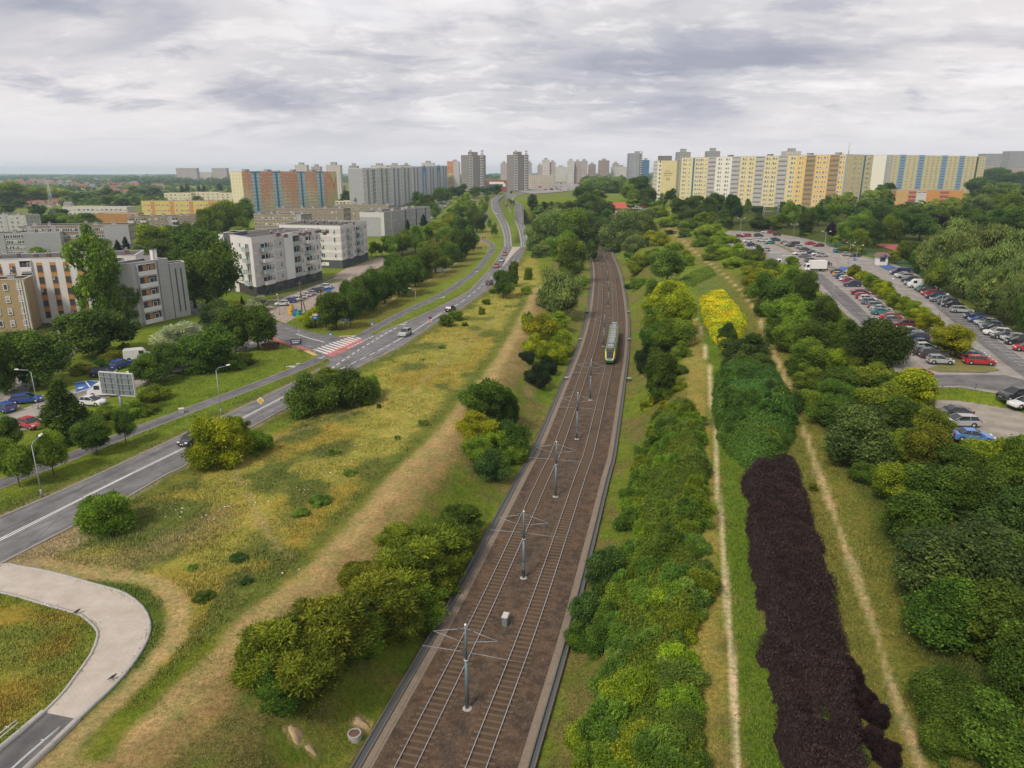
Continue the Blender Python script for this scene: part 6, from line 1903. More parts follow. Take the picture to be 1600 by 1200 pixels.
# ------------------------------------------------------------------ cars
def car_body_profile(kind):
    """side profile (x, z) of body and of the glasshouse; front at +x"""
    if kind == 'van':
        return 5.0, 1.0, [(-2.5, .35), (-2.48, 1.2), (-2.42, 2.2), (-2.2, 2.32), (.8, 2.32), (1.25, 2.1), (1.85, 1.35), (2.4, 1.1), (2.5, .75), (2.45, .35)], None
    if kind == 'sedan':
        return 4.5, .88, [(-2.2, .35), (-2.25, .75), (-2.12, .98), (-1.5, 1.02), (-.3, .96), (1.0, .94), (1.9, .80), (2.2, .62), (2.22, .35)], [(-1.75, .98), (-1.0, 1.42), (.1, 1.44), (1.05, .92)]
    if kind == 'estate':
        return 4.6, .9, [(-2.25, .35), (-2.3, .8), (-2.22, 1.0), (-1.5, 1.0), (1.0, .96), (1.95, .84), (2.25, .64), (2.27, .35)], [(-2.15, 1.0), (-1.85, 1.44), (.1, 1.5), (1.1, .94)]
    if kind == 'suv':
        return 4.5, .92, [(-2.15, .42), (-2.2, .9), (-2.12, 1.12), (-1.5, 1.12), (1.0, 1.08), (1.85, .98), (2.15, .76), (2.18, .42)], [(-2.05, 1.1), (-1.75, 1.62), (.1, 1.68), (1.05, 1.06)]
    return 3.9, .86, [(-1.9, .35), (-1.97, .8), (-1.9, 1.0), (-1.2, 1.0), (.75, .96), (1.6, .84), (1.92, .62), (1.93, .35)], [(-1.86, 1.0), (-1.5, 1.44), (-.1, 1.5), (1.05, .94)]

CARM = {}
def car_meshes(kind):
    if kind in CARM: return CARM[kind]
    L, hw, prof, gh = car_body_profile(kind)
    b = MB()
    n = len(prof)
    # body: outer skin lofted over five stations across the width
    st = [(-1, .93), (-.9, 1.0), (0, 1.02), (.9, 1.0), (1, .93)]
    V = []
    cz = .6
    for y, k in st:
        for x, z in prof:
            kk = k if abs(y) < 1 else .97
            V.append((x * (kk if abs(x) > 1.2 else 1), y * hw, z if abs(y) < .95 or z < .7 else z - .05))
    Fq = []
    for i in range(4):
        for j in range(n):
            Fq.append((i * n + j, i * n + (j + 1) % n, (i + 1) * n + (j + 1) % n, (i + 1) * n + j))
    Fq += [tuple(range(n - 1, -1, -1)), tuple(4 * n + j for j in range(n))]
    b.add(V, Fq, PAINT, False)
    b.box(-L * .47, L * .47, -hw * .93, hw * .93, .2, .4, DKSTEEL)
    for sx in (-1, 1):
        for sy in (-1, 1): b.tube([(sx * L * .31, sy * (hw - .1), .36), (sx * L * .31, sy * (hw + .006), .36)], .385, TYRE, 14)
    gm, gmr = MB(), None
    if gh:
        (x0, z0), (x1, z1), (x2, z2), (x3, z3) = gh
        w0, w1 = hw * .95, hw * .74
        b.add([(x1, -w1, z1), (x2, -w1, z2), (x2, w1, z2), (x1, w1, z1), (x1 + .1, -w1 * .9, z1 + .03), (x2 - .1, -w1 * .9, z2 + .03), (x2 - .1, w1 * .9, z2 + .03), (x1 + .1, w1 * .9, z1 + .03)],
              [(4, 5, 6, 7), (0, 1, 5, 4), (1, 2, 6, 5), (2, 3, 7, 6), (3, 0, 4, 7)], PAINT)
        mid = (x1 + x2) / 2
        gm.add([(x0, -w0, z0 - .03), (x3, -w0, z3 - .03), (x2, -w1, z2), (x1, -w1, z1), (x0, w0, z0 - .03), (x3, w0, z3 - .03), (x2, w1, z2), (x1, w1, z1)],
               [(0, 1, 2, 3), (5, 4, 7, 6), (1, 5, 6, 2), (4, 0, 3, 7)], CGLASS)
        for sd in (-1, 1):   # pillars, painted
            for xa, xb in ((x0 + .02, x1), (mid - .05, mid - .05), (x3 - .02, x2)):
                b.tube([(xa, sd * (w0 + .005), z0 - .02), (xb, sd * (w1 + .008), (z1 if xb < mid else z2))], .035, PAINT, 4)
            b.box((x2 + x3) / 2 - .1, (x2 + x3) / 2 + .12, min(sd * w0, sd * (w0 + .16)), max(sd * w0, sd * (w0 + .16)), z3 + .02, z3 + .16, PAINT)
    else:
        gm.add([(1.27, -.82, 2.06), (1.86, -.86, 1.36), (1.86, .86, 1.36), (1.27, .82, 2.06)], [(0, 1, 2, 3)], CGLASS)
        for sd in (-1, 1): gm.box(.35, 1.25, min(sd * .99, sd * 1.012), max(sd * .99, sd * 1.012), 1.3, 2.0, CGLASS)
    wx = L * .31
    wm = MB(); wm.tube([(0, -.1, 0), (0, .1, 0)], .315, TYRE, 14)
    rm_ = MB(); rm_.tube([(0, -.115, 0), (0, .115, 0)], .2, RIM, 10)
    hl = MB().box(-.16, .05, -.2, .2, -.07, .08, LAMPW).mesh('headlight')
    tl = MB().box(-.03, .12, -.13, .13, -.14, .14, RED).mesh('tail_light')
    pl = MB().box(-.02, .02, -.26, .26, -.06, .06, WHITE).mesh('number_plate')
    pr = dict(prof=prof)
    CARM[kind] = dict(body=b.mesh('body'), glass=gm.mesh('window_glass'), wheel=wm.mesh('wheel'), rim=rm_.mesh('rim'), hl=hl, tl=tl, pl=pl, wx=wx, hw=hw, L=L, fx=max(p[0] for p in prof), rx=min(p[0] for p in prof))
    # far copy: everything in one mesh
    f = MB(); f.v, f.f, f.m, f.mats, f.sm = list(b.v), list(b.f), list(b.m), list(b.mats), list(b.sm)
    f.add(gm.v, gm.f, CGLASS)
    for sx in (-1, 1):
        for sy in (-1, 1): f.tube([(sx * wx, sy * (hw - .08) - .1, .31), (sx * wx, sy * (hw - .08) + .11, .31)], .31, TYRE, 8)
    fx, rx = CARM[kind]['fx'], CARM[kind]['rx']
    for sy in (-1, 1):
        f.box(fx - .3, fx - .05, sy * hw * .7 - .2, sy * hw * .7 + .2, .62, .76, LAMPW); f.box(rx - .02, rx + .1, sy * hw * .8 - .12, sy * hw * .8 + .1, .72, .98, RED)
    CARM[kind]['far'] = f.mesh('car_far')
    return CARM[kind]

CCOL = {'white': (.66, .66, .65), 'silver': (.36, .37, .38), 'grey': (.15, .16, .17), 'black': (.014, .015, .017), 'dark blue': (.018, .03, .085), 'blue': (.02, .07, .30), 'red': (.42, .014, .022), 'dark red': (.15, .012, .018),
        'teal': (.02, .20, .20), 'dark green': (.016, .05, .045), 'yellow': (.58, .38, .06), 'blue-grey': (.13, .17, .21), 'pale green': (.42, .46, .34), 'dark grey': (.05, .053, .06), 'pale blue': (.30, .38, .46), 'sky blue': (.07, .19, .50)}
NC = [0]
def car(x, y, z, rz, kind, colour, label, group, far=False, name=None):
    m = car_meshes(kind)
    NC[0] += 1
    nm = name or ('van' if kind == 'van' else 'car')
    col = CCOL[colour]
    if far:
        o = link(nm, m['far'], None, (x, y, z), rz, col)
        return tag(o, label, nm, group)
    r = thing(nm, label, nm, (x, y, z), rz, group)
    link('body', m['body'], r, None, None, col)
    link('window_glass', m['glass'], r)
    for sx in (-1, 1):
        for sy in (-1, 1):
            w = link('wheel', m['wheel'], r, (sx * m['wx'], sy * (m['hw'] - .075), .315)); link('rim', m['rim'], w)
    for sy in (-1, 1):
        link('headlight', m['hl'], r, (m['fx'] - .1, sy * m['hw'] * .72, .70)); link('tail_light', m['tl'], r, (m['rx'] - .02, sy * m['hw'] * .8, .86))
    link('number_plate', m['pl'], r, (m['fx'] + .01, 0, .5)); link('number_plate', m['pl'], r, (m['rx'] - .03, 0, .55))
    return r

def box_truck(u, v, z, rz, colour, label, dark_front=False):
    c = gz(u, v, z)
    r = thing('box_truck', label, 'truck', (*c, z), rz)
    bx = mat('truck_box_%s' % colour, {'white': (.66, .65, .63), 'grey': (.33, .33, .33)}[colour], .6, .12, 1)
    MB().box(-3.4, 1.6, -1.15, 1.15, .95, 3.45, bx).build('cargo_box', r)
    b = MB(); b.add([(1.7, -1.0, .5), (3.4, -1.0, .5), (3.4, -1.0, 1.35), (2.85, -.92, 2.35), (1.7, -.92, 2.45), (1.7, 1.0, .5), (3.4, 1.0, .5), (3.4, 1.0, 1.35), (2.85, .92, 2.35), (1.7, .92, 2.45)],
                    [(0, 1, 2, 3, 4), (9, 8, 7, 6, 5), (1, 6, 7, 2), (3, 8, 9, 4), (0, 4, 9, 5), (0, 5, 6, 1), (2, 7, 8, 3)], WHITE)
    b.build('cab', r)
    g_ = MB(); g_.add([(3.38, -.9, 1.42), (2.9, -.84, 2.28), (2.9, .84, 2.28), (3.38, .9, 1.42)], [(0, 1, 2, 3)], CGLASS)
    for sd in (-1, 1): g_.add([(1.95, sd * 1.005, 1.4), (3.0, sd * 1.005, 1.4), (2.75, sd * .95, 2.2), (1.95, sd * .95, 2.25)], [(0, 1, 2, 3)], CGLASS)
    g_.build('cab_window', r)
    MB().box(-3.3, 3.2, -.5, .5, .55, .95, DKSTEEL).build('chassis', r)
    w = MB(); w.tube([(0, -.14, 0), (0, .14, 0)], .4, TYRE, 14); w.tube([(0, -.16, 0), (0, .16, 0)], .22, RIM, 10); w = w.mesh('wheel')
    for x in (-2.3, 2.55):
        for y in (-.92, .92): link('wheel', w, r, (x, y, .4))
    for y in (-.75, .75): MB().box(3.38, 3.44, y - .18, y + .18, .75, .95, LAMPW).build('headlight', r); MB().box(-3.46, -3.38, y - .14, y + .14, .8, .98, RED).build('tail_light', r)

def cars():
    e = lambda p, q: (lambda d: math.atan2(d[1], d[0]))(np.asarray(q) - np.asarray(p))
    # moving cars
    U, D = g['ru'], g['rd']
    def road_dir(c, ):
        L = g['ce']; i = min(max(np.argmin(np.hypot(*(L - c).T)), 2), len(L) - 3); return e(L[i - 2], L[i + 2])
    for u, v, kd, co, fl, lab in ((633, 525, 'suv', 'silver', 0, 'silver car driving just past the red and white crossing'), (704, 486, 'estate', 'black', 1, 'black car at the bush beside the solid centre line'), (765, 445, 'suv', 'black', 1, 'black car beside the dark tree at the road edge'),
                                 (776, 418, 'hatch', 'red', 0, 'red car nearest the camera in the file of three'), (784, 409, 'hatch', 'silver', 0, 'silver car in the middle of the file of three'), (789, 399, 'hatch', 'red', 0, 'red car at the rear of the file of three by the island'),
                                 (802, 414, 'suv', 'dark grey', 1, 'dark grey car passing the pale traffic island'), (300, 693, 'hatch', 'black', 0, 'black car half hidden behind the yellow-green bush on the road')):
        c = gz(u, v); a = road_dir(c)
        car(*c, .05 + c[1] * 2.2e-4, a + (0 if fl else math.pi), kd, co, lab, 'cars on the main road')
    for u, v, kd, co, k, lab in ((775.5, 335, 'hatch', 'white', 'bu', 'white car alone in the left carriageway beyond the island'), (802, 329.5, 'suv', 'dark blue', 'cu', 'dark blue car in the right carriageway beyond the island'), (791.5, 322.5, 'hatch', 'dark red', 'cu', 'dark red car farthest up the right carriageway')):
        c = G(u, v); L = g[k]; i = min(max(np.argmin(np.hypot(*(L - c).T)), 2), len(L) - 3)
        car(*c, Hs(*c) + .2, e(L[i - 2], L[i + 2]) + (math.pi if k == 'bu' else 0), kd, co, lab, 'cars on the main road', True)
    # estate parking on the left
    for u, v, kd, co, rz, lab in ((43, 629, 'estate', 'blue', .35, 'blue estate car on the grass edge under the street lamp'), (6, 642, 'estate', 'blue', 2.7, 'blue car cut by the left photo edge'), (49, 668, 'hatch', 'red', -.45, 'red hatchback in front of the conical tree'),
                                  (146, 633, 'hatch', 'white', -.2, 'white car mostly hidden between tree and hedge below the billboard'), (165, 618, 'van', 'white', math.pi + .1, 'white panel van behind the billboard'), (162, 587, 'estate', 'dark blue', .3, 'dark blue car above the blue painted bay'),
                                  (191, 574, 'suv', 'blue', 1.25, 'blue people carrier seen from behind beside the bushy trees'), (214, 592, 'hatch', 'white', .5, 'white car half under the grey-green tree'), (277, 583, 'hatch', 'silver', .6, 'silver car in a gap between the bushy trees'), (216, 562, 'van', 'white', .4, 'white van roof above the blue people carrier')):
        c = gz(u, v); car(*c, .04, rz, kd, co, lab, 'cars parked at the estate on the left', u in (216, 277))
    # row before the new flats
    row = [(441, 478, 'hatch', 'white'), (452, 473.5, 'hatch', 'blue'), (461, 471, 'estate', 'white'), (469, 468, 'hatch', 'white'), (476, 464.5, 'hatch', 'white'), (484, 462, 'hatch', 'silver'), (491, 458, 'estate', 'dark blue'), (498, 455.5, 'hatch', 'grey'), (506, 452, 'suv', 'white')]
    for i, (u, v, kd, co) in enumerate(row):
        c = G(u, v); car(*c, Hs(*c) + .1, .42 + math.pi, kd, co, '%s car, %s from the near end of the row by the new flats' % (co, ordw(i)), 'cars before the new flats')
    # street by the long slab
    cs = ['white', 'white', 'pale blue', 'white', 'silver', 'white', 'white', 'grey', 'white', 'pale blue', 'white', 'white']
    for i in range(12):
        u, v = 677 + 27 * i / 11, 341 - 24 * i / 11; c = G(u, v)
        car(*c, Hs(*c) + .1, 1.1, 'hatch', cs[i], 'small parked car in the row along the street by the long slab', 'cars along the street by the slab', True)
    for i, (u, v) in enumerate(((702, 341), (701, 337), (706, 334))): c = G(u, v); car(*c, Hs(*c) + .1, 1.2, 'hatch', ('white', 'grey', 'white')[i], 'small parked car on the right side of the street by the slab', 'cars right of the street by the slab', True)
    # far forecourt and junction, a few pixels each
    rng = random.Random(8)
    for i in range(34):
        x, y = G(rng.uniform(805, 905), rng.uniform(287.5, 298.5))
        car(x, y, Hs(x, y) + .5, rng.choice((0, 1.6, .3)), rng.choice(('hatch', 'van', 'hatch')), rng.choice(('white', 'white', 'red', 'silver', 'dark grey')), 'tiny vehicle in the wide far junction before the red shopping centre', 'vehicles at the far junction', True, 'vehicle')
    for i, (u, v, co) in enumerate(((980, 323, 'dark blue'), (983, 327, 'silver'), (996, 324, 'white'), (1001, 327, 'white'), (1004, 330, 'silver'), (1008, 325, 'red'), (1011, 329, 'white'), (992, 327, 'white'))):
        c = G(u, v); car(*c, Hs(*c) + .05, .4, 'hatch', co, 'small parked car right of the pavilion with the red roof', 'cars beside the red-roofed pavilion', True)
    for i, (u, v, co) in enumerate(((731, 314, 'dark blue'), (736, 313, 'white'), (741, 316, 'red'), (745, 314, 'white'), (727, 318, 'silver'))):
        c = G(u, v); car(*c, Hs(*c) + .05, .6, 'hatch', co, 'small car between the trees left of the far main road', 'cars between far trees', True)
    # big car park
    z = PARK_Z + .1
    rd = e(gz(1403, 428, PARK_Z), gz(1590, 560, PARK_Z)); perp = rd + math.pi / 2
    ld = e(gz(1310, 428, PARK_Z), gz(1455, 560, PARK_Z)); lperp = ld + math.pi / 2
    R = [(1402, 429, 'estate', 'silver'), (1407, 430, 'van', 'dark blue'), (1408, 433, 'hatch', 'white'), (1413, 435, 'estate', 'silver'), (1421, 441, 'suv', 'dark green'), (1426, 446, 'estate', 'blue-grey'), (1433, 450, 'van', 'white'), (1441, 454, 'hatch', 'teal'),
         (1447, 457.5, 'suv', 'dark grey'), (1452, 462, 'hatch', 'red'), (1461, 467, 'estate', 'dark blue'), (1469, 472, 'estate', 'blue-grey'), (1480, 477, 'suv', 'dark grey'), (1487, 480.5, 'sedan', 'black'), (1502, 489, 'estate', 'silver'), (1523, 499, 'sedan', 'dark blue'), (1531, 504.5, 'sedan', 'blue'),
         (1539, 508.5, 'hatch', 'silver'), (1546, 513, 'hatch', 'blue-grey'), (1551, 518, 'sedan', 'black'), (1557, 524.5, 'estate', 'white'), (1569, 530, 'sedan', 'dark grey'), (1581, 533, 'hatch', 'silver'), (1588, 539, 'hatch', 'black'), (1602, 549, 'hatch', 'red')]
    for i, (u, v, kd, co) in enumerate(R):
        c = gz(u, v, PARK_Z); far = v < 437
        car(*c, z, perp + (math.pi if kd != 'estate' or i != 14 else 0) + random.uniform(-.04, .04), kd, co, '%s %s, %s from the kiosk end of the long row under the willows' % (co, 'van' if kd == 'van' else 'car', ordw(i)), 'cars in the row under the willows', far)
    Lr = [(1309, 428, 'sedan', 'dark blue'), (1311, 432.5, 'hatch', 'yellow'), (1316, 436, 'hatch', 'blue'), (1322, 439.5, 'hatch', 'white'), (1328, 443, 'hatch', 'red'), (1331, 448, 'suv', 'dark blue'), (1344, 461, 'sedan', 'dark red'), (1349, 467, 'hatch', 'red'),
          (1355, 471, 'hatch', 'white'), (1361, 476, 'estate', 'blue-grey'), (1369, 482, 'hatch', 'grey'), (1376, 487, 'sedan', 'silver'), (1377, 492, 'sedan', 'teal'), (1392, 500, 'sedan', 'red'), (1397, 505, 'hatch', 'grey'), (1410, 512.5, 'suv', 'dark red'), (1424, 523, 'hatch', 'silver'),
          (1430, 532, 'estate', 'dark blue'), (1442, 542, 'sedan', 'black'), (1447, 549, 'hatch', 'pale green'), (1445, 555, 'hatch', 'dark grey'), (1458, 560, 'suv', 'dark grey'), (1468, 569, 'hatch', 'silver')]
    for i, (u, v, kd, co) in enumerate(Lr):
        c = gz(u, v, PARK_Z)
        car(*c, z, perp + .12 + (math.pi if i in (5, 15, 17) else 0) + random.uniform(-.05, .05), kd, co, '%s car, %s from the far end of the row left of the median trees' % (co, ordw(i)), 'cars left of the median trees', v < 446)
    for u, v, kd, co, lab in ((1513, 556, 'sedan', 'blue-grey', 'blue-grey car farthest of the three beyond the lone round tree'), (1520, 562, 'sedan', 'grey', 'grey car in the middle of the three beyond the lone round tree'), (1529, 570, 'estate', 'red', 'bright red car at the near end of the median lawn')):
        c = gz(u, v, PARK_Z); car(*c, z, perp + .1 + math.pi * 0, kd, co, lab, 'three cars beyond the round tree')
    Fr = [(1167, 370, 'hatch', 'red'), (1156, 371, 'hatch', 'dark red'), (1185, 370, 'suv', 'dark grey'), (1195, 364.5, 'hatch', 'white'), (1205, 365, 'hatch', 'red'), (1214, 368.5, 'hatch', 'dark grey'), (1163, 369.5, 'hatch', 'white'), (1188, 377.5, 'hatch', 'white'), (1197, 378, 'estate', 'white'), (1202, 381.5, 'sedan', 'teal'),
          (1211, 377, 'suv', 'dark green'), (1175, 385, 'estate', 'dark blue'), (1168, 379, 'hatch', 'white'), (1227, 381.5, 'sedan', 'grey'), (1231, 384, 'hatch', 'white'), (1239, 386, 'van', 'dark grey'), (1250, 388.5, 'hatch', 'silver'), (1257, 392, 'sedan', 'dark grey'), (1248, 398.5, 'estate', 'white'), (1257, 402.5, 'sedan', 'grey'),
          (1270, 397, 'sedan', 'dark blue'), (1276, 399.5, 'hatch', 'white'), (1284, 401.5, 'sedan', 'silver'), (1266, 382.5, 'sedan', 'red'), (1279, 385.5, 'sedan', 'dark red'), (1311, 395, 'estate', 'teal'), (1323, 400, 'hatch', 'silver'), (1336, 401.5, 'sedan', 'black'), (1267, 409.5, 'estate', 'grey'), (1289, 421, 'hatch', 'silver'), (1195, 393, 'hatch', 'silver'), (1186, 390, 'estate', 'white'), (1290, 414.5, 'hatch', 'dark grey'), (1180, 400, 'hatch', 'white'), (1196, 402, 'suv', 'red')]
    near = {'red': 0}
    cnt = {}
    for i, (u, v, kd, co) in enumerate(Fr):
        c = gz(u, v, PARK_Z); cnt[co] = cnt.get(co, -1) + 1
        car(*c, z, (.08 if u > 1150 else 0) + random.uniform(-.08, .08) + (math.pi if i % 3 == 0 else 0) + (1.2 if u == 1289 else 0), kd, co, '%s %s, %s of that colour from the left in the far car park' % (co, 'van' if kd == 'van' else 'car', ordw(sorted(q[0] for q in Fr if q[3] == co).index(u))), 'cars in the far part of the car park', v < 400)
    box_truck(1213, 410, PARK_Z, .1, 'grey', 'grey box truck farthest of the three beside the bushes'); box_truck(1226, 416, PARK_Z, .12 + math.pi, 'grey', 'truck with open pale loading bed nearest the bushes'); box_truck(1272, 424, PARK_Z, math.pi - .02, 'white', 'white box truck standing across the car park lane')
    for u, v, kd, co, rz, lab in ((1584, 625, 'suv', 'black', .12 + math.pi, 'black car behind the white one at the right photo edge'), (1602, 637, 'sedan', 'white', math.pi + .1, 'white car cut by the right photo edge on the gravel lot'), (1488, 651, 'sedan', 'dark grey', math.pi - .12, 'dark car behind the silver hatchback on the gravel lot'),
                                  (1497, 666, 'estate', 'silver', math.pi - .06, 'silver hatchback on the gravel lot, its tail to the right'), (1519, 690, 'sedan', 'sky blue', -.25, 'blue car half hidden by leaves beside the silver hatchback'), (1437, 590, 'hatch', 'red', .3, 'red car roof peeping between the bushes')):
        c = G(u, v); car(*c, Hs(*c) + .07, rz, kd, co, lab, 'cars on and near the gravel lot')

# ------------------------------------------------------------------ street furniture
def lamp(x, y, z, rz, h, label, double=False, group='street lamps', arm=1.6):
    r = thing('street_lamp', label, 'street lamp', (x, y, z), rz, group)
    b = MB(); b.tube([(0, 0, -.1), (0, 0, h * .96)], [.075, .04], STEEL, 7); b.lathe([(.14, 0), (.14, .9), (.09, 1.0)], STEEL, 7); b.build('pole', r)
    for sd in ((-1, 1) if double else (1,)):
        m = MB(); m.tube([(0, 0, h * .94), (sd * arm * .25, 0, h * 1.0), (sd * arm, 0, h * 1.03)], .04, STEEL, 6); ar = m.build('arm', r)
        m = MB(); m.add([(sd * (arm - .1), -.13, h * 1.03), (sd * (arm + .5), -.14, h * 1.04), (sd * (arm + .5), .14, h * 1.04), (sd * (arm - .1), .13, h * 1.03), (sd * (arm), -.09, h * 1.03 + .16), (sd * (arm + .42), -.1, h * 1.04 + .12), (sd * (arm + .42), .1, h * 1.04 + .12), (sd * arm, .09, h * 1.03 + .16)],
                        [(0, 1, 2, 3), (4, 7, 6, 5), (0, 4, 5, 1), (1, 5, 6, 2), (2, 6, 7, 3), (3, 7, 4, 0)], WHITE); m.build('lamp_head', ar)
    return r

def sign(u, v, label, kind, h=2.6, rz=0.0, z=None):
    """road sign on its post(s); kind gives the plate"""
    c = G(u, v) if z is None else gz(u, v, z)
    r = thing('road_sign', label, 'road sign', (*c, Hs(*c)), rz)
    BLUE = mat('sign_blue', (.02, .09, .36), .5, .05, 1); NAVY = mat('sign_navy', (.012, .025, .12), .5, .05, 1); YEL = mat('sign_yellow', (.62, .36, .03), .5, .05, 1); GREY = mat('sign_back_grey', (.27, .28, .29), .5, .1, 1); SR = mat('sign_red', (.42, .03, .04), .5, .05, 1)
    def pole(x, hh): b = MB(); b.tube([(x, 0, -.1), (x, 0, hh)], .035, STEEL, 6); b.build('post', r)
    def disc(m, rad, zz, yy=-.04, n=18, a0=0, nm='plate'):
        b = MB(); V = [(rad * math.cos(2 * math.pi * k / n + a0), yy, zz + rad * math.sin(2 * math.pi * k / n + a0)) for k in range(n)] + [(rad * math.cos(2 * math.pi * k / n + a0), yy + .02, zz + rad * math.sin(2 * math.pi * k / n + a0)) for k in range(n)]
        b.add(V, [tuple(range(n))] + [(k, n + k, n + (k + 1) % n, (k + 1) % n) for k in range(n)] + [tuple(range(2 * n - 1, n - 1, -1))], m); b.build(nm, r)
    if kind == 'diamond':
        pole(0, h); disc(WHITE, .58, h, -.05, 4); disc(YEL, .45, h, -.08, 4, 0, 'emblem')
    elif kind == 'nostop':
        pole(0, h + .6); disc(SR, .42, h + .35, -.05); disc(mat('sign_violet', (.10, .035, .25), .5, .05, 1), .33, h + .35, -.08, nm='emblem')
        b = MB().box(-.38, .38, -.05, -.03, h - .55, h - .1, WHITE); b.build('plate', r); b = MB().box(-.3, .3, -.07, -.05, h - .45, h - .2, SR); b.build('emblem', r)
    elif kind == 'ped':
        pole(0, h); MB().box(-.38, .38, -.05, -.03, h - .7, h + .1, BLUE).build('plate', r)
        b = MB(); b.add([(-.28, -.07, h - .62), (.28, -.07, h - .62), (0, -.07, h - .02)], [(0, 1, 2)], WHITE); b.box(-.05, .05, -.09, -.075, h - .5, h - .2, NAVY); b.build('emblem', r)
    elif kind == 'round':
        pole(0, h); disc(GREY, .36, h, -.05)
    elif kind == 'board':
        for x in (-.7, .7): pole(x, h)
        MB().box(-1.1, 1.1, -.07, -.04, h - .75, h + .35, NAVY).build('board', r)
        b = MB()
        for k in range(5): b.box(-.85 + k * .33, -.62 + k * .33, -.085, -.07, h - .05, h + .13, WHITE)
        b.box(-.8, .5, -.085, -.07, h - .42, h - .28, WHITE); b.build('lettering', r)
    elif kind == 'blueboard':
        for x in (-.55, .55): pole(x, h)
        MB().box(-1.0, 1.0, -.07, -.04, h - .7, h + .1, BLUE).build('board', r)
        b = MB(); b.box(-.8, .55, -.085, -.07, h - .2, h - .08, WHITE); b.box(-.3, .3, -.085, -.07, h - .5, h - .36, WHITE); b.add([(.5, -.085, h - .5), (.85, -.085, h - .32), (.5, -.085, h - .14)], [(0, 1, 2)], WHITE); b.build('lettering', r)
    elif kind == 'tourist':
        for x in (-.5, .5): pole(x, h)
        MB().box(-.7, .7, -.07, -.04, h - .9, h, BLUE).build('board', r); b = MB(); b.box(-.7, .7, -.09, -.07, h - .02, h + .5, WHITE); b.box(-.7, -.1, -.1, -.09, h + .1, h + .42, mat('sign_orange', (.6, .22, .03), .5, .05, 1)); b.build('header_panel', r)
        MB().box(-.4, .35, -.085, -.07, h - .6, h - .3, mat('sign_pale_blue', (.2, .4, .6), .5, .05, 1)).build('emblem', r)
    elif kind == 'parking':
        pole(0, h); MB().box(-.5, .5, -.07, -.04, h - .9, h + .1, BLUE).build('board', r); text_part(r, 'P', .75, (0, -.08, h - .62), 0, WHITE, None)
        MB().box(-.45, .45, -.07, -.04, h - 1.25, h - .95, WHITE).build('plate', r)
    return r

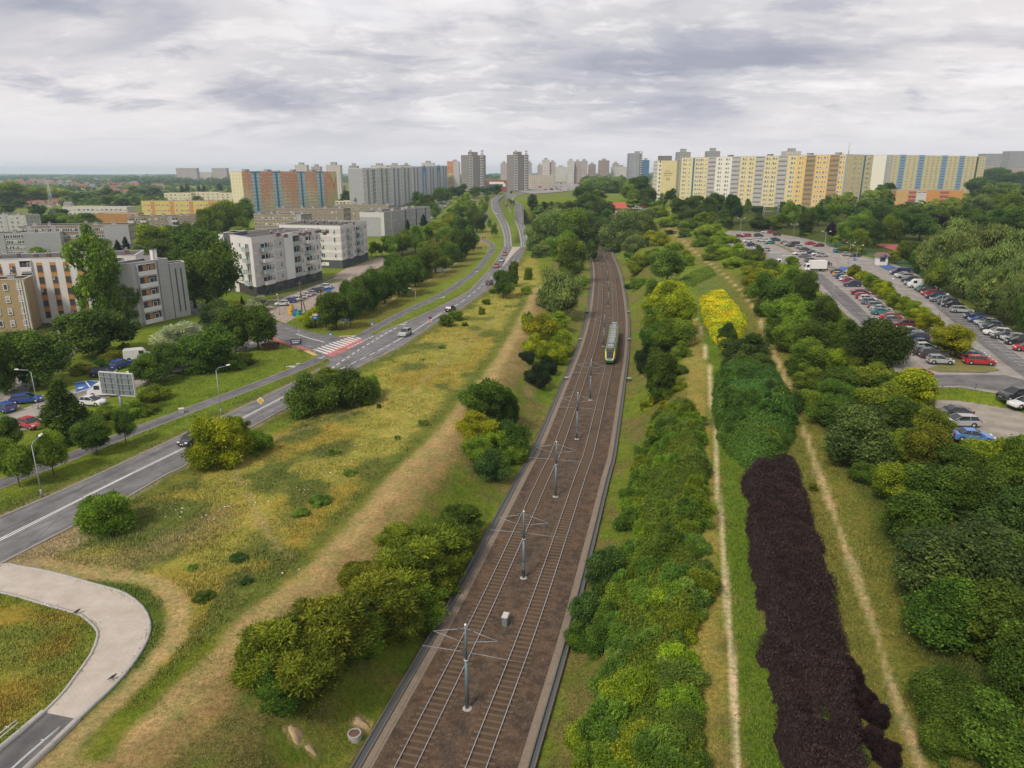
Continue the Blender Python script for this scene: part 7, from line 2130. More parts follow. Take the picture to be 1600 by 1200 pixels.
def furniture():
    a0 = 0
    for i, (u, v, vt, rz, lab) in enumerate(((66, 777, 692, math.pi * .5, 'tall street lamp at the road edge by the young trees'), (60, 640, 578, math.pi + .4, 'grey lamp with a pale curved head over the blue cars'), (346, 648, 575, .35, 'lamp between cycle path and road near the tall poplar'), (509, 0, 0, 0, ''),
                                             (508, 512, 470, 2.6, 'lamp among the trees above the blue information board'), (698, 427, 405, 2.8, 'lamp beside the cycle path below the crossing pedestrians'), (650, 480, 466, 2.8, 'lower lamp beside the cycle path past the tree row'), (495, 505, 478, 0, 'lamp post in front of the dark tree by the junction'),
                                             (437, 492, 475, 2.0, 'low lamp by the cars at the new flats'), (761, 407, 390, 2.6, 'lamp where the cycle path bends back'), (820, 345, 318, 2.5, 'lamp on the green right of the far carriageway'), (770, 300, 262, 0, ''))):
        if not lab: continue
        c = G(u, v); z = Hs(*c); h = max(5.0, min(10, zt(vt, c[1]) - z))
        lamp(*c, z, rz, h, lab)
    for i, (u, v, vt, dbl, rz) in enumerate(((1155, 380, 333, 1, 0), (1239, 372, 351, 1, 0), (1286, 405, 363, 1, .1), (1325, 413, 380, 1, .1), (1317, 429, 402, 0, 2), (1399, 470, 440, 0, 2), (1466, 502, 462, 0, .4), (1334, 432, 385, 1, 0), (1300, 470, 455, 0, 0), (1222, 352, 334, 1, 0), (1178, 345, 330, 1, 0))):
        c = gz(u, v, PARK_Z); h = max(5.0, min(10.5, zt(vt, c[1]) - PARK_Z))
        lamp(*c, PARK_Z, rz, h, '%s lamp from the near end of the big car park, %s' % (ordw([6, 1, 2, 3, 4, 5, 0, 7, 8, 9, 10].index(i) if i in (6, 1, 2, 3, 4, 5, 0) else i), 'with two heads' if dbl else 'with one pale head'), bool(dbl), 'car park lamps', 1.3)
    sign(410, 652, 'yellow diamond priority sign by the road bush', 'diamond', 2.7); sign(673, 520, 'violet and red no-stopping sign on the road edge', 'nostop', 3.2); sign(517, 530, 'blue pedestrian crossing sign at the far end of the stripes', 'ped', 1.6)
    sign(493, 567, 'grey round sign seen from behind on a slim pole before the crossing', 'round', 2.4); sign(464, 551, 'navy direction board on two posts left of the crossing', 'board', 2.5, .2); sign(541, 516, 'blue board on two pale posts beside the tree row', 'blueboard', 2.9, .2)
    sign(494, 514, 'blue information board with an orange and white header', 'tourist', 3.2, .1); sign(470, 551, 'grey back of a sign pair on a pole by the navy board', 'round', 4.6); sign(1334, 420, 'blue board with letter P by the barrier', 'parking', 3.4, .1); sign(100, 592, 'blue parking sign among the bushes by the flats', 'parking', 2.8, .3)
    sign(582, 512, 'small blue round sign at the start of the far cycle path', 'ped', 1.4); sign(806, 390, 'white marker sign on the nose of the traffic island', 'round', 1.4)
    # billboard seen from behind
    A, B = gz(163, 643), gz(217, 643)
    c = gz(190, 646)
    r = thing('billboard', 'big grey billboard seen from behind on a single post above the hedge', 'billboard', (*c, 0), -.22)
    bk = mat('billboard_back', (.165, .19, .20), .6, .25, 1.5)
    b = MB(); b.tube([(0, .3, -.2), (0, .3, 4.2)], .3, STEEL, 10); b.build('post', r)
    b = MB().box(-3.7, 3.7, .05, .3, 3.4, 7.2, bk); b.build('panel', r)
    b = MB().box(-3.8, 3.8, -.02, .36, 7.2, 7.36, COPE).box(-3.8, 3.8, -.02, .36, 3.25, 3.4, COPE).box(3.7, 3.84, -.02, .36, 3.4, 7.2, COPE).box(-3.84, -3.7, -.02, .36, 3.4, 7.2, COPE); b.build('frame', r)
    for z in (4.2, 5.3, 6.4):
        b = MB().box(-3.6, 3.6, -.08, .05, z, z + .09, STEEL); b.build('rail', r)
    for x in (-2.7, -1.2, 1.2, 2.7): MB().box(x - .04, x + .04, -.05, .05, 3.5, 7.1, DKSTEEL).build('stay', r)
    r.scale = (.79, .79, .9)
    b = MB().box(-.35, .35, -.12, .05, 3.3, 7.1, mat('billboard_spine', (.17, .20, .21), .6, .2, 2)); b.build('spine', r)
    # bins
    for i, (u, v, m, lab) in enumerate(((455.5, 492, (.62, .36, .02), 'yellow recycling container'), (462.5, 494, (.02, .12, .36), 'blue recycling container'), (467.5, 495.5, (.02, .26, .17), 'green recycling container'), (456, 481, (.5, .35, .03), 'small yellow bin by the white parked car'))):
        c = gz(u, v); s = .6 if i == 3 else 1
        o = MB(); mm = mat('container_%d' % i, m, .5, .1, 1); mm2 = mat('container_lid_%d' % i, tuple(x * .7 for x in m), .5, .1, 1)
        r = thing('recycling_container', lab + (' beside the yellow-green bush' if i < 3 else ''), 'container', (*c, .05), .3)
        b = MB(); b.lathe([(.72 * s, 0), (.8 * s, .3 * s), (.8 * s, 1.2 * s), (.7 * s, 1.55 * s)], mm, 8, smooth=False); b.build('body', r)
        b = MB(); b.lathe([(.74 * s, 1.55 * s), (.5 * s, 1.85 * s), (.12 * s, 1.95 * s)], mm2, 8); b.build('lid', r)
        MB().box(-.2 * s, .2 * s, -.84 * s, -.78 * s, 1.0 * s, 1.25 * s, DKSTEEL).build('opening', r)
    c = gz(423, 545)
    r = thing('skip', 'rusty brown open skip on the grass under the round tree', 'skip', (*c, .02), .45)
    rm = mat('rusty_skip_steel', (.13, .065, .04), .85, .4, 2)
    b = MB(); V = [(-1.4, -.8, 0), (1.4, -.8, 0), (1.4, .8, 0), (-1.4, .8, 0), (-1.9, -.95, 1.1), (1.9, -.95, 1.1), (1.9, .95, 1.1), (-1.9, .95, 1.1), (-1.8, -.87, 1.1), (1.8, -.87, 1.1), (1.8, .87, 1.1), (-1.8, .87, 1.1), (-1.35, -.75, .1), (1.35, -.75, .1), (1.35, .75, .1), (-1.35, .75, .1)]
    b.add(V, [(0, 1, 5, 4), (1, 2, 6, 5), (2, 3, 7, 6), (3, 0, 4, 7), (4, 5, 9, 8), (5, 6, 10, 9), (6, 7, 11, 10), (7, 4, 8, 11), (8, 9, 13, 12), (9, 10, 14, 13), (10, 11, 15, 14), (11, 8, 12, 15), (12, 13, 14, 15)], rm); b.build('body', r)
    for x in (-.9, .9): MB().box(x - .05, x + .05, -1.02, -.9, .1, 1.1, DKSTEEL).build('rib', r)
    c = gz(472, 487)
    r = thing('utility_pole', 'dark wooden twin-leg utility pole in front of the parked cars', 'utility pole', (*c, 0))
    b = MB(); b.tube([(0, 0, -.1), (0, 0, 8.2)], [.16, .11], BARK, 7); b.build('pole', r); b = MB(); b.tube([(.9, .3, -.1), (.08, 0, 5.2)], [.14, .1], BARK, 7); b.build('stay', r); MB().box(-.7, .7, -.06, .06, 7.6, 7.75, BARK).build('crossbar', r)
    # handrails of the underpass ramp
    RLM = mat('bright_handrail', (.66, .66, .66), .35, .05, 2, metal=.3)
    for px, lab, sgn in (([(94, 1138), (48, 1177), (16, 1206), (-30, 1250)], 'bright double handrail along the right side of the underpass ramp', 1), ([(27, 1127), (0, 1149), (-40, 1182)], 'bright double handrail in the grass at the left photo edge', -1)):
        L = smooth_line([gz(u, v, .8) for u, v in px], .8)
        r = thing('handrail', lab, 'handrail', (*L[0], 0))
        Q = L - L[0]
        for h, dx in ((.95, 0), (.75, .12)):
            b = MB(); b.tube([(*(q), h) for q in offset(Q, dx * sgn)], .035, RLM, 6); b.build('rail', r)
        for k in range(1, len(Q), 4):
            p = Q[k]; o = offset(Q, .45)[k]; b = MB(); b.tube([(*p, .85), (*(p * .4 + o * .6), .86), (*o, .7), (*o, 0)], .03, RLM, 6); b.build('post', r)
    # concrete manhole and sand
    c = G(554, 1152); z = Hs(*c)
    r = thing('manhole', 'round concrete manhole ring with a rusty lid on the left slope', 'manhole', (*c, z - .15), 0)
    b = MB(); b.lathe([(.52, 0), (.52, .55), (.40, .55), (.40, .46)], CONC, 24, smooth=False); b.build('ring', r); b = MB(); b.lathe([(.39, .44), (.39, .5), (.3, .52)], mat('rusty_lid', (.15, .08, .06), .8, .35, 6), 20); b.build('lid', r)
    SAND = mat('sand', (.42, .30, .17), .95, .3, 2)
    def sand(u, v, w, d, h, lab, seed):
        rng = np.random.default_rng(seed); c = G(u, v); n = 22
        b = MB(); V = []
        for i in range(6):
            t = i / 5
            for k in range(n):
                a = 2 * math.pi * k / n; rr = (t ** .8) * (1 + .2 * math.sin(3 * a + seed) + .05 * rng.normal())
                x, y = c[0] + w * rr * math.cos(a), c[1] + d * rr * math.sin(a)
                V.append((x, y, Hs(x, y) + h * (1 - t ** 1.6) - (.06 if i == 5 else -.02) + .03 * rng.random()))
        Fs = [(i * n + k, (i + 1) * n + k, (i + 1) * n + (k + 1) % n, i * n + (k + 1) % n) for i in range(5) for k in range(n)]
        b.add(V, Fs, SAND, True); tag(b.build('sand_heap'), lab, 'sand heap', 'sand heaps on the slope')
    sand(563, 1131, .62, .4, .3, 'orange-pink sand heap just behind the manhole', 2); sand(462, 1147, .42, .55, .22, 'larger pale sand patch left of the manhole', 5); sand(486, 1172, .36, .24, .16, 'smaller sand patch below the larger one', 9)
    # birds
    for u, v, lab in ((121, 960, 'black bird at the inner kerb of the paved path'), (177, 1063, 'black bird near the outer edge of the paved path')):
        c = gz(u, v); b = MB(); bm = mat('black_feathers', (.012, .012, .014), .6, .1, 2)
        prof = [(-.24, .10, .01), (-.14, .13, .035), (-.02, .16, .075), (.08, .19, .06), (.14, .24, .045), (.18, .25, .02), (.23, .245, .004)]
        V = []; n = 8
        for x, z, rr in prof:
            for k in range(n): V.append((x, rr * math.cos(6.283 * k / n), z + rr * math.sin(6.283 * k / n)))
        b.add(V, [(i * n + k, i * n + (k + 1) % n, (i + 1) * n + (k + 1) % n, (i + 1) * n + k) for i in range(6) for k in range(n)], bm, True)
        for y in (-.03, .03): b.tube([(.0, y, .12), (.01, y, 0)], .008, bm, 4)
        o = b.build('bird', None, (*c, .07), .6); o.scale = (1.5, 1.5, 1.5); tag(o, lab, 'bird')
    # kiosk, barrier, fences
    c = gz(1376, 414, PARK_Z)
    r = thing('kiosk', 'small white attendant kiosk with a brown overhanging roof', 'kiosk', (*c, PARK_Z), .1)
    MB().box(-1.5, 1.5, -1.3, 1.3, 0, 3.0, WHITE).build('wall', r); b = MB(); b.add([(-2.1, -1.9, 3), (2.1, -1.9, 3), (2.1, 1.9, 3), (-2.1, 1.9, 3), (-1.4, -1.2, 4.1), (1.4, -1.2, 4.1), (1.4, 1.2, 4.1), (-1.4, 1.2, 4.1)], [(0, 1, 5, 4), (1, 2, 6, 5), (2, 3, 7, 6), (3, 0, 4, 7), (4, 5, 6, 7), (3, 2, 1, 0)], mat('brown_kiosk_roof', (.20, .11, .09), .7, .2, 1)); b.build('roof', r)
    MB().box(-1.3, .6, -1.36, -1.3, 1.3, 2.6, GLASS).build('window', r); MB().box(1.5, 1.56, -.6, .5, .1, 2.3, DARKIN).build('door', r); MB().box(-.5, .5, -1.9, -1.84, 2.9, 3.6, mat('sign_blue', (.02, .09, .36))).build('sign_plate', r)
    a, b2 = gz(1296, 424, PARK_Z), gz(1366, 420, PARK_Z)
    r = thing('height_barrier', 'thin steel gate frames across the car park lane by the kiosk', 'barrier', (*a, PARK_Z), math.atan2(*(b2 - a)[::-1])); Lg = np.hypot(*(b2 - a))
    for x in (0, Lg * .5, Lg * .62, Lg): b = MB(); b.tube([(x, 0, 0), (x, 0, 2.6)], .06, STEEL, 6); b.build('post', r)
    b = MB(); b.tube([(0, 0, 1.0), (Lg * .5, 0, 1.0)], .05, STEEL, 6); b.build('boom', r); b = MB(); b.tube([(Lg * .5, 0, 2.6), (Lg, 0, 2.6)], .05, STEEL, 6); b.tube([(Lg * .5, 0, 1.2), (Lg, 0, 1.2)], .04, STEEL, 6); b.build('boom', r)
    GRN = mat('green_mesh_fence', (.02, .13, .10), .7, .2, 2)
    def fence(px, z, h, lab, m, mesh=True, step=2.6):
        L = smooth_line([gz(u, v, z) for u, v in px], 2); r = thing('mesh_fence', lab, 'fence', (*L[0], z)); Q = L - L[0]
        n = max(2, int(np.hypot(*np.diff(Q, axis=0).T).sum() / step)); Q = resample(Q, n)
        for q in Q[:90]: MB().box(-.03, .03, -.03, .03, -.2, h + .05, m).build('post', r, (*q, 0))
        b = MB()
        for k in range(n - 1):
            for zz in (np.linspace(.1, h, 9) if mesh else (.1, h * .5, h)): b.tube([(*Q[k], zz), (*Q[k + 1], zz)], .02, m, 3, False)
            if mesh:
                for t in np.linspace(0, 1, 12): p = Q[k] * (1 - t) + Q[k + 1] * t; b.tube([(*p, .05), (*p, h)], .018, m, 3, False)
        b.build('wire_panel', r)
    fence([(1290, 383), (1320, 392), (1355, 400), (1372, 405)], PARK_Z, 2.6, 'green mesh fence behind the far car park', GRN); fence([(1388, 410), (1420, 421), (1440, 431)], PARK_Z, 2.0, 'green mesh fence to the right of the kiosk', GRN)
    fence([(1470, 619), (1500, 617), (1530, 619), (1570, 626), (1640, 648)], LOT_Z, 1.7, 'thin dark wire fence between the gravel lot and the grass strip', DKSTEEL, False, 3.6)
    c = G(1409, 388); sheet('sports_court_ground', [(c[0] - 8, c[1] - 10), (c[0] + 10, c[1] - 10), (c[0] + 12, c[1] + 12), (c[0] - 6, c[1] + 12)], mat('red_court', (.30, .075, .06), .8, .2, .5), .15)
    # old lattice structure near the yellow slab
    c = G(1203, 346); z = Hs(*c)
    r = thing('lattice_gantry', 'pale steel lattice gantry in front of the yellow slab', 'gantry', (*c, z), .1)
    for x in (-4, 4):
        b = MB()
        for y in (-1, 1): b.tube([(x, y, 0), (x, y, 11)], .12, STEEL, 5)
        for k in range(5): b.tube([(x, -1, k * 2.2), (x, 1, k * 2.2 + 2.2)], .07, STEEL, 4)
        b.build('tower_leg', r)
    b = MB()
    for zz in (5.5, 9.5): b.tube([(-4, 0, zz), (4, 0, zz)], .14, STEEL, 5)
    b.build('crossbeam', r)
    c = gz(86, 350); r = thing('lattice_mast', 'thin grey lattice mast standing in the trees at the far left', 'mast', (*c, 0))
    for sx, sy in ((-1, -1), (1, -1), (1, 1), (-1, 1)): b = MB(); b.tube([(sx * 1.8, sy * 1.8, 0), (sx * .3, sy * .3, 29)], .14, STEEL, 4); b.build('leg', r)
    b = MB()
    for k in range(9):
        w0, w1 = 1.8 - k * .17, 1.8 - (k + 1) * .17
        for sd in (-1, 1): b.tube([(-w0, sd * w0, k * 3.2), (w1, sd * w1, k * 3.2 + 3.2)], .07, STEEL, 3); b.tube([(sd * w0, -w0, k * 3.2), (sd * w1, w1, k * 3.2 + 3.2)], .07, STEEL, 3)
    b.build('lattice', r)
    # green container and white panels by the tree row
    c = G(738, 337); o = MB().box(-6, 6, -2, 2, 0, 3.4, mat('green_tarp', (.03, .28, .16), .7, .15, 1)); o.add([(-6.2, -2.2, 3.4), (6.2, -2.2, 3.4), (6.2, 2.2, 3.4), (-6.2, 2.2, 3.4), (-6, 0, 4.6), (6, 0, 4.6)], [(0, 1, 5, 4), (2, 3, 4, 5), (1, 2, 5), (3, 0, 4)], mat('green_tarp')if False else MATS['green_tarp'])
    tag(o.build('market_tent', None, (*c, Hs(*c)), .1), 'green tent roof among the trees left of the far road', 'tent')
    c = gz(678, 427); r = thing('banner_fence', 'row of three tilted white banner panels at the foot of the tree row', 'banner', (*c, 0), .85)
    for k in range(3): b = MB().box(-1.2 + k * 2.8, 1.2 + k * 2.8, -.03, .03, .3, 1.7, WHITE); b.build('banner_panel', r); b = MB(); b.tube([(-1.2 + k * 2.8, 0, 0), (-1.2 + k * 2.8, 0, 1.8)], .04, STEEL, 5); b.build('post', r)
    c = gz(283 + 2, 646); MB()
    c = gz(284, 646); tag(MB().box(-.35, .35, -.3, .3, 0, .75, CONC).box(-.4, .4, -.35, .35, .75, .85, COPE).build('concrete_block', None, (*c, 0), .4), 'small pale concrete block on the grass above the cycle path', 'concrete block')
    # overpass at the far end of the cutting
    c = TRACK[np.argmin(np.abs(TRACK[:, 1] - 452))]
    r = thing('overpass', 'grassy concrete overpass where the tracks vanish under the trees', 'bridge', (*c, 0), -.05)
    MB().box(-30, 30, -5, 9, -.2, .9, CONC).build('deck', r); MB().box(-30, 30, -5.4, -5, -.6, 1.5, CONC).build('parapet', r); MB().box(-30, 30, -4.9, 8.9, .9, 1.0, DRYLAWN).build('turf', r)
    for x in (-8.5, 8.5): MB().box(x - .8, x + .8, -4.8, 8.8, -5.5, -.2, CONC).build('abutment', r)
    # three people on the path
    for i, (u, v, col, lab) in enumerate(((754, 374.5, (.02, .02, .025), 'person in dark clothes walking on the left of the three'), (756, 374.8, (.12, .06, .04), 'person in a brown jacket walking in the middle of the three'), (758.3, 374.2, (.03, .03, .05), 'person in dark clothes walking on the right of the three'))):
        person(G(u, v), col, lab, .2 * i)

def person(c, col, label, ph):
    sk = [(0, 0, .95), (0, 0, 1.2), (0, 0, 1.42), (0, 0, 1.52), (0, .01, 1.63), (0, .01, 1.74), (-.19, 0, 1.4), (-.24, .05, 1.12), (-.22, .16, .9), (.19, 0, 1.4), (.24, -.05, 1.12), (.22, .06, .9), (-.1, 0, .9), (-.1, .16, .5), (-.1, .02, .09), (-.1, .16, .04), (.1, 0, .9), (.1, -.06, .5), (.1, -.26, .12), (.1, -.14, .04)]
    ed = [(0, 1), (1, 2), (2, 3), (3, 4), (4, 5), (2, 6), (6, 7), (7, 8), (2, 9), (9, 10), (10, 11), (0, 12), (12, 13), (13, 14), (14, 15), (0, 16), (16, 17), (17, 18), (18, 19)]
    rad = [.15, .15, .15, .06, .1, .085, .07, .05, .04, .07, .05, .04, .1, .07, .045, .04, .1, .07, .045, .04]
    me = bpy.data.meshes.new('person'); me.from_pydata(sk, ed, []); me.materials.append(PLAIN)
    o = link('person', me, None, (*c, Hs(*c) + .05), 2.8 + ph, col)
    md = o.modifiers.new('skin', 'SKIN')
    for v, r_ in zip(me.skin_vertices[0].data, rad): v.radius = (r_, r_)
    me.skin_vertices[0].data[0].use_root = True
    o.modifiers.new('sub', 'SUBSURF').render_levels = 1
    hr = MB(); hr.lathe([(.11, -.02), (.115, .05), (.06, .11)], mat('dark_hair', (.03, .02, .015), .8, .2, 5), 8); hr.build('hair', o, (0, .015, 1.7))
    return tag(o, label, 'person')
# ------------------------------------------------------------------ plants of the place
def series(group, label, kind, items, cat='tree', ck=None, lift=None, name=None):
    """a run of like plants; label holds {o} (its turn in the run) and {c} (its colour)"""
    for i, it in enumerate(items):
        u, v, w, h = it[:4]; k = it[4] if len(it) > 4 else ck
        kd = it[5] if len(it) > 5 else kind
        plant(u, v, w, h, kd, k, label.format(o=ordw(i), c=CNAME.get(k, '')), cat, group, lift, name)

def vegetation():
    one = lambda lab, u, v, w, h, kd, ck, cat='bush', lift=None, name=None: plant(u, v, w, h, kd, ck, lab, cat, None, lift, name)
    # bushes of the meadow
    one('big dark bush on the meadow beside the road, left half of the pair', 488, 618, 84, 84, 'dome', 'd'); one('big dark bush on the meadow beside the road, right half of the pair', 541, 608, 84, 74, 'dome', 'd')
    one('small light green bush at the right end of the big dark bush', 576, 602, 40, 52, 'dome', 'm'); one('low bush at the road side behind the big dark bush', 515, 585, 50, 30, 'dome', 'm')
    one('yellow-green bush on the meadow covering the road edge', 343, 698, 92, 92, 'loose', 'y'); one('small darker bush at the right of the yellow-green bush', 403, 690, 46, 52, 'dome', 'm'); one('pale sprouting shoots behind the yellow-green bush', 372, 672, 44, 40, 'loose', 'l')
    one('round bush at the road corner above the sandy patch', 165, 806, 88, 72, 'loose', 'm')
    one('dark tree at the road edge, nearest of its pair', 786, 443, 36, 46, 'round', 'd', 'tree', 1.0, 'tree'); one('dark tree at the road edge, farther of its pair', 800, 428, 26, 38, 'round', 'd', 'tree', 1.0, 'tree')
    series('small bushes at the road edge', '{o} small bush from the near end at the right road edge', 'loose', [(697, 503, 24, 22, 'm'), (713, 494, 26, 20, 'm'), (726, 507, 12, 8, 'o'), (753, 487, 12, 14, 'l'), (760, 472, 14, 12, 'm'), (826, 430, 16, 22, 'm'), (822, 455, 18, 14, 'l'), (770, 455, 14, 10, 'm')], 'bush')
    series('weed clumps on the meadow', '{o} low weed clump on the meadow, counted from the road end', 'dome', [(690, 541, 14, 10, 'x'), (592, 634, 9, 12, 'b'), (622, 683, 12, 12, 'm'), (545, 738, 26, 16, 'x'), (500, 780, 36, 18, 'x'), (470, 800, 30, 14, 'x'), (318, 930, 34, 22, 'd'), (372, 870, 30, 16, 'b'), (384, 905, 26, 14, 'b'), (300, 885, 20, 14, 'x'), (520, 705, 24, 12, 'x'), (660, 660, 18, 14, 'x')], 'weed clump')
    # left slope
    ta = [(430, 1021, 130, 109, 'o'), (500, 991, 150, 117, 'o'), (470, 1056, 130, 84, 'o'), (585, 941, 130, 100, 'o'), (545, 996, 120, 84, 'm'), (640, 891, 120, 92, 'o'), (655, 941, 100, 75, 'm'), (690, 851, 110, 75, 'm'), (720, 821, 80, 58, 'd'), (620, 976, 90, 58, 'o'), (440, 1081, 80, 67, 'd'), (690, 901, 80, 58, 'o'), (620, 841, 70, 42, 'o'), (560, 901, 70, 42, 'o')]
    series('feathery bushes on the left slope', '{c} feathery bush, {o} in the big row on the near left slope', 'loose', ta, 'bush', lift=.75)
    series('bushes halfway up the left slope', '{c} bush, {o} of the clump halfway along the left slope', 'dome', [(757, 632, 76, 66, 'd', 'loose'), (745, 662, 62, 50, 'y'), (795, 688, 72, 72, 'd'), (765, 680, 60, 50, 'l'), (745, 700, 54, 52, 'm'), (765, 725, 60, 56, 'b'), (800, 705, 56, 50, 'm'), (790, 640, 44, 60, 'd', 'loose')], 'bush')
    series('bushes far along the left slope', '{c} bush, {o} of the light clump below the grey-green willow', 'dome', [(845, 512, 56, 50, 'y'), (872, 530, 50, 50, 'l'), (835, 540, 40, 44, 'y'), (862, 552, 48, 40, 'y'), (882, 548, 28, 28, 'l'), (868, 500, 46, 34, 'l'), (825, 500, 24, 40, 'l')], 'bush')
    series('blackish junipers on the left slope', 'blackish green juniper, {o} of three below the light clump', 'dome', [(824, 556, 28, 26, 'j'), (838, 587, 44, 44, 'j'), (856, 572, 32, 34, 'j')], 'juniper')
    one('grey-green willow bush at the crest beside the tracks', 876, 458, 74, 70, 'willow', 'w', 'willow', .95, 'willow'); one('dark round tree just behind the grey-green willow bush', 889, 406, 56, 56, 'round', 'm', 'tree', 1.0, 'tree'); one('small bush right of the grey-green willow bush', 905, 440, 26, 34, 'dome', 'm')
    series('trees where the cutting ends', '{c} tree, {o} of the clump left of the tracks far end', 'round', [(845, 372, 52, 60, 'w', 'loose'), (868, 360, 66, 56, 'w', 'loose'), (895, 365, 56, 58, 'm'), (915, 375, 40, 52, 'd'), (880, 385, 50, 42, 'm'), (905, 350, 60, 44, 'd'), (858, 390, 36, 30, 'w', 'loose'), (925, 392, 18, 30, 'd'), (890, 345, 44, 36, 'w', 'loose'), (838, 395, 24, 24, 'w', 'loose')])
    series('trees right of the tracks far end', '{c} tree, {o} of the clump right of the tracks far end', 'round', [(972, 368, 66, 66, 'w', 'loose'), (1002, 355, 46, 50, 'w', 'loose'), (955, 380, 36, 40, 'w', 'loose'), (990, 385, 40, 30, 'w', 'loose'), (940, 363, 34, 34, 'd'), (1010, 345, 30, 30, 'm')])
    # right slope
    rs = [(1000, 412, 46, 34, 'l', 'dome'), (1022, 402, 38, 30, 'm', 'dome'), (985, 400, 22, 20, 'm', 'dome'), (1044, 412, 58, 52, 'x'), (1070, 405, 30, 32, 'l', 'dome'), (1000, 440, 34, 24, 'm', 'dome'), (985, 446, 22, 16, 'd', 'dome'), (1032, 375, 36, 26, 'y', 'dome'), (1052, 385, 30, 22, 'l', 'dome'),
          (1042, 470, 74, 60, 'y', 'round'), (1060, 490, 60, 60, 'y', 'round'), (1035, 500, 62, 58, 'm', 'round'), (1022, 530, 46, 50, 'd', 'round'), (1055, 520, 60, 44, 'm', 'round'), (1020, 460, 34, 40, 'm', 'round'), (1010, 556, 36, 44, 'j', 'dome'), (1004, 575, 22, 28, 'j', 'dome'), (1032, 545, 40, 30, 'd', 'dome'),
          (1030, 590, 52, 70, 'd', 'round'), (1063, 550, 34, 26, 'm', 'dome'), (1060, 578, 36, 26, 'd', 'dome'), (1060, 602, 28, 24, 'l', 'dome'), (1045, 615, 24, 22, 'm', 'dome'), (1008, 632, 20, 24, 'y', 'dome'), (1022, 625, 22, 26, 'y', 'dome'), (1038, 632, 24, 20, 'y', 'dome')]
    series('bushes and trees on the right slope', '{c} bush or small tree, {o} from the far end along the right slope', 'round', rs, 'bush')
    sumac = [(1062, 632), (1020, 668), (992, 745), (975, 815), (990, 870), (955, 890), (935, 975), (960, 1030), (940, 1090), (905, 1150), (890, 1200), (872, 1290), (1105, 1290), (1098, 1200), (1088, 1100), (1082, 1010), (1092, 960), (1108, 905), (1090, 870), (1102, 800), (1106, 740), (1098, 690), (1092, 645)]
    mass('sumac_thicket', GL(sumac), 2.1, .19, 80, (.14, .225, .026), 'long bank of light green sumac filling the right slope beside the thin trail', 'thicket', 4.0, .6, 'frond', 1.2, None, 1.0)
    bank(sumac, 1.75, 1.1, 2.1, [(.15, .25, .026), (.18, .275, .020), (.13, .225, .030), (.21, .29, .018), (.15, .235, .038), (.12, .21, .024)], 'light green sumac shrub in the long bank beside the thin trail', 'sumac shrubs of the long bank', 'sumac_shrub', 5, 1.05)
    mass('sumac_thicket', GL([(1118, 585), (1170, 572), (1215, 590), (1240, 640), (1248, 700), (1215, 735), (1165, 740), (1128, 700), (1115, 650)]), 2.9, .24, 70, (.098, .175, .028), 'broad dark sumac thicket between the yellow bed and the purple hedge', 'thicket', 5.5, .8, 'frond', 2.0, None, 1.5)
    bank([(1122, 590), (1170, 576), (1212, 592), (1236, 640), (1242, 695), (1212, 728), (1168, 732), (1132, 695), (1120, 650)], 3.4, 1.7, 2.6, [(.098, .175, .028), (.112, .195, .030), (.085, .155, .026)], 'dark sumac shrub in the broad thicket above the purple hedge', 'dark sumac shrubs above the purple hedge', 'sumac_shrub', 9, 1.3)
    series('weeds growing through the purple hedge', '{o} green weed tuft from the far end of the purple hedge', 'loose', [(1203, 803, 22, 20, 'l'), (1215, 972, 20, 18, 'l'), (1298, 935, 24, 26, 'o'), (1270, 760, 16, 14, 'o'), (1300, 1125, 40, 40, 'x'), (1345, 1185, 30, 34, 'x')], 'weed', lift=1.1, name='weed')
    mass('purple_hedge', GL([(1160, 755), (1185, 735), (1238, 728), (1262, 800), (1290, 880), (1308, 980), (1326, 1075), (1338, 1110), (1350, 1170), (1372, 1300), (1222, 1300), (1205, 1120), (1186, 980), (1168, 850)]), 2.1, .14, 210, (.050, .0315, .0305), 'long dark purple hedge between the two dirt trails', 'hedge', 2.2, .85, 'needle', .6, None, .5)
    series('ragged purple shrubs', 'purple shrub, {o} of the loose ones at the near end of the hedge', 'loose', [(1333, 1060, 34, 44), (1352, 1100, 36, 48), (1372, 1120, 34, 44), (1362, 1160, 50, 50), (1388, 1180, 36, 46), (1322, 1035, 26, 30)], 'shrub', (.046, .028, .029), .8, 'purple_shrub')
    mass('yellow_shrub_bed', GL([(1093, 470), (1108, 462), (1132, 458), (1150, 480), (1168, 505), (1160, 525), (1130, 548), (1112, 530), (1098, 500)]), 1.5, .34, 24, 'Y', 'bright yellow shrub bed beside the dirt trail on the right bank', 'shrub bed', 3, .3, 'leaf', 1.0)
    mass('low_hedge', GL([(1050, 448), (1075, 430), (1108, 418), (1120, 430), (1088, 445), (1062, 458)]), 1.0, .3, 16, 'm', 'low mown-looking green hedge on the bank left of the yellow bed', 'hedge', 3, .3, 'leaf', 1.0)
    one('dark clipped shrub below the yellow bed', 1166, 543, 74, 56, 'dome', 'D'); one('smaller dark shrub touching the yellow bed', 1138, 522, 30, 42, 'dome', 'D'); one('low dark shrub at the foot of the clipped one', 1185, 560, 40, 30, 'dome', 'd')
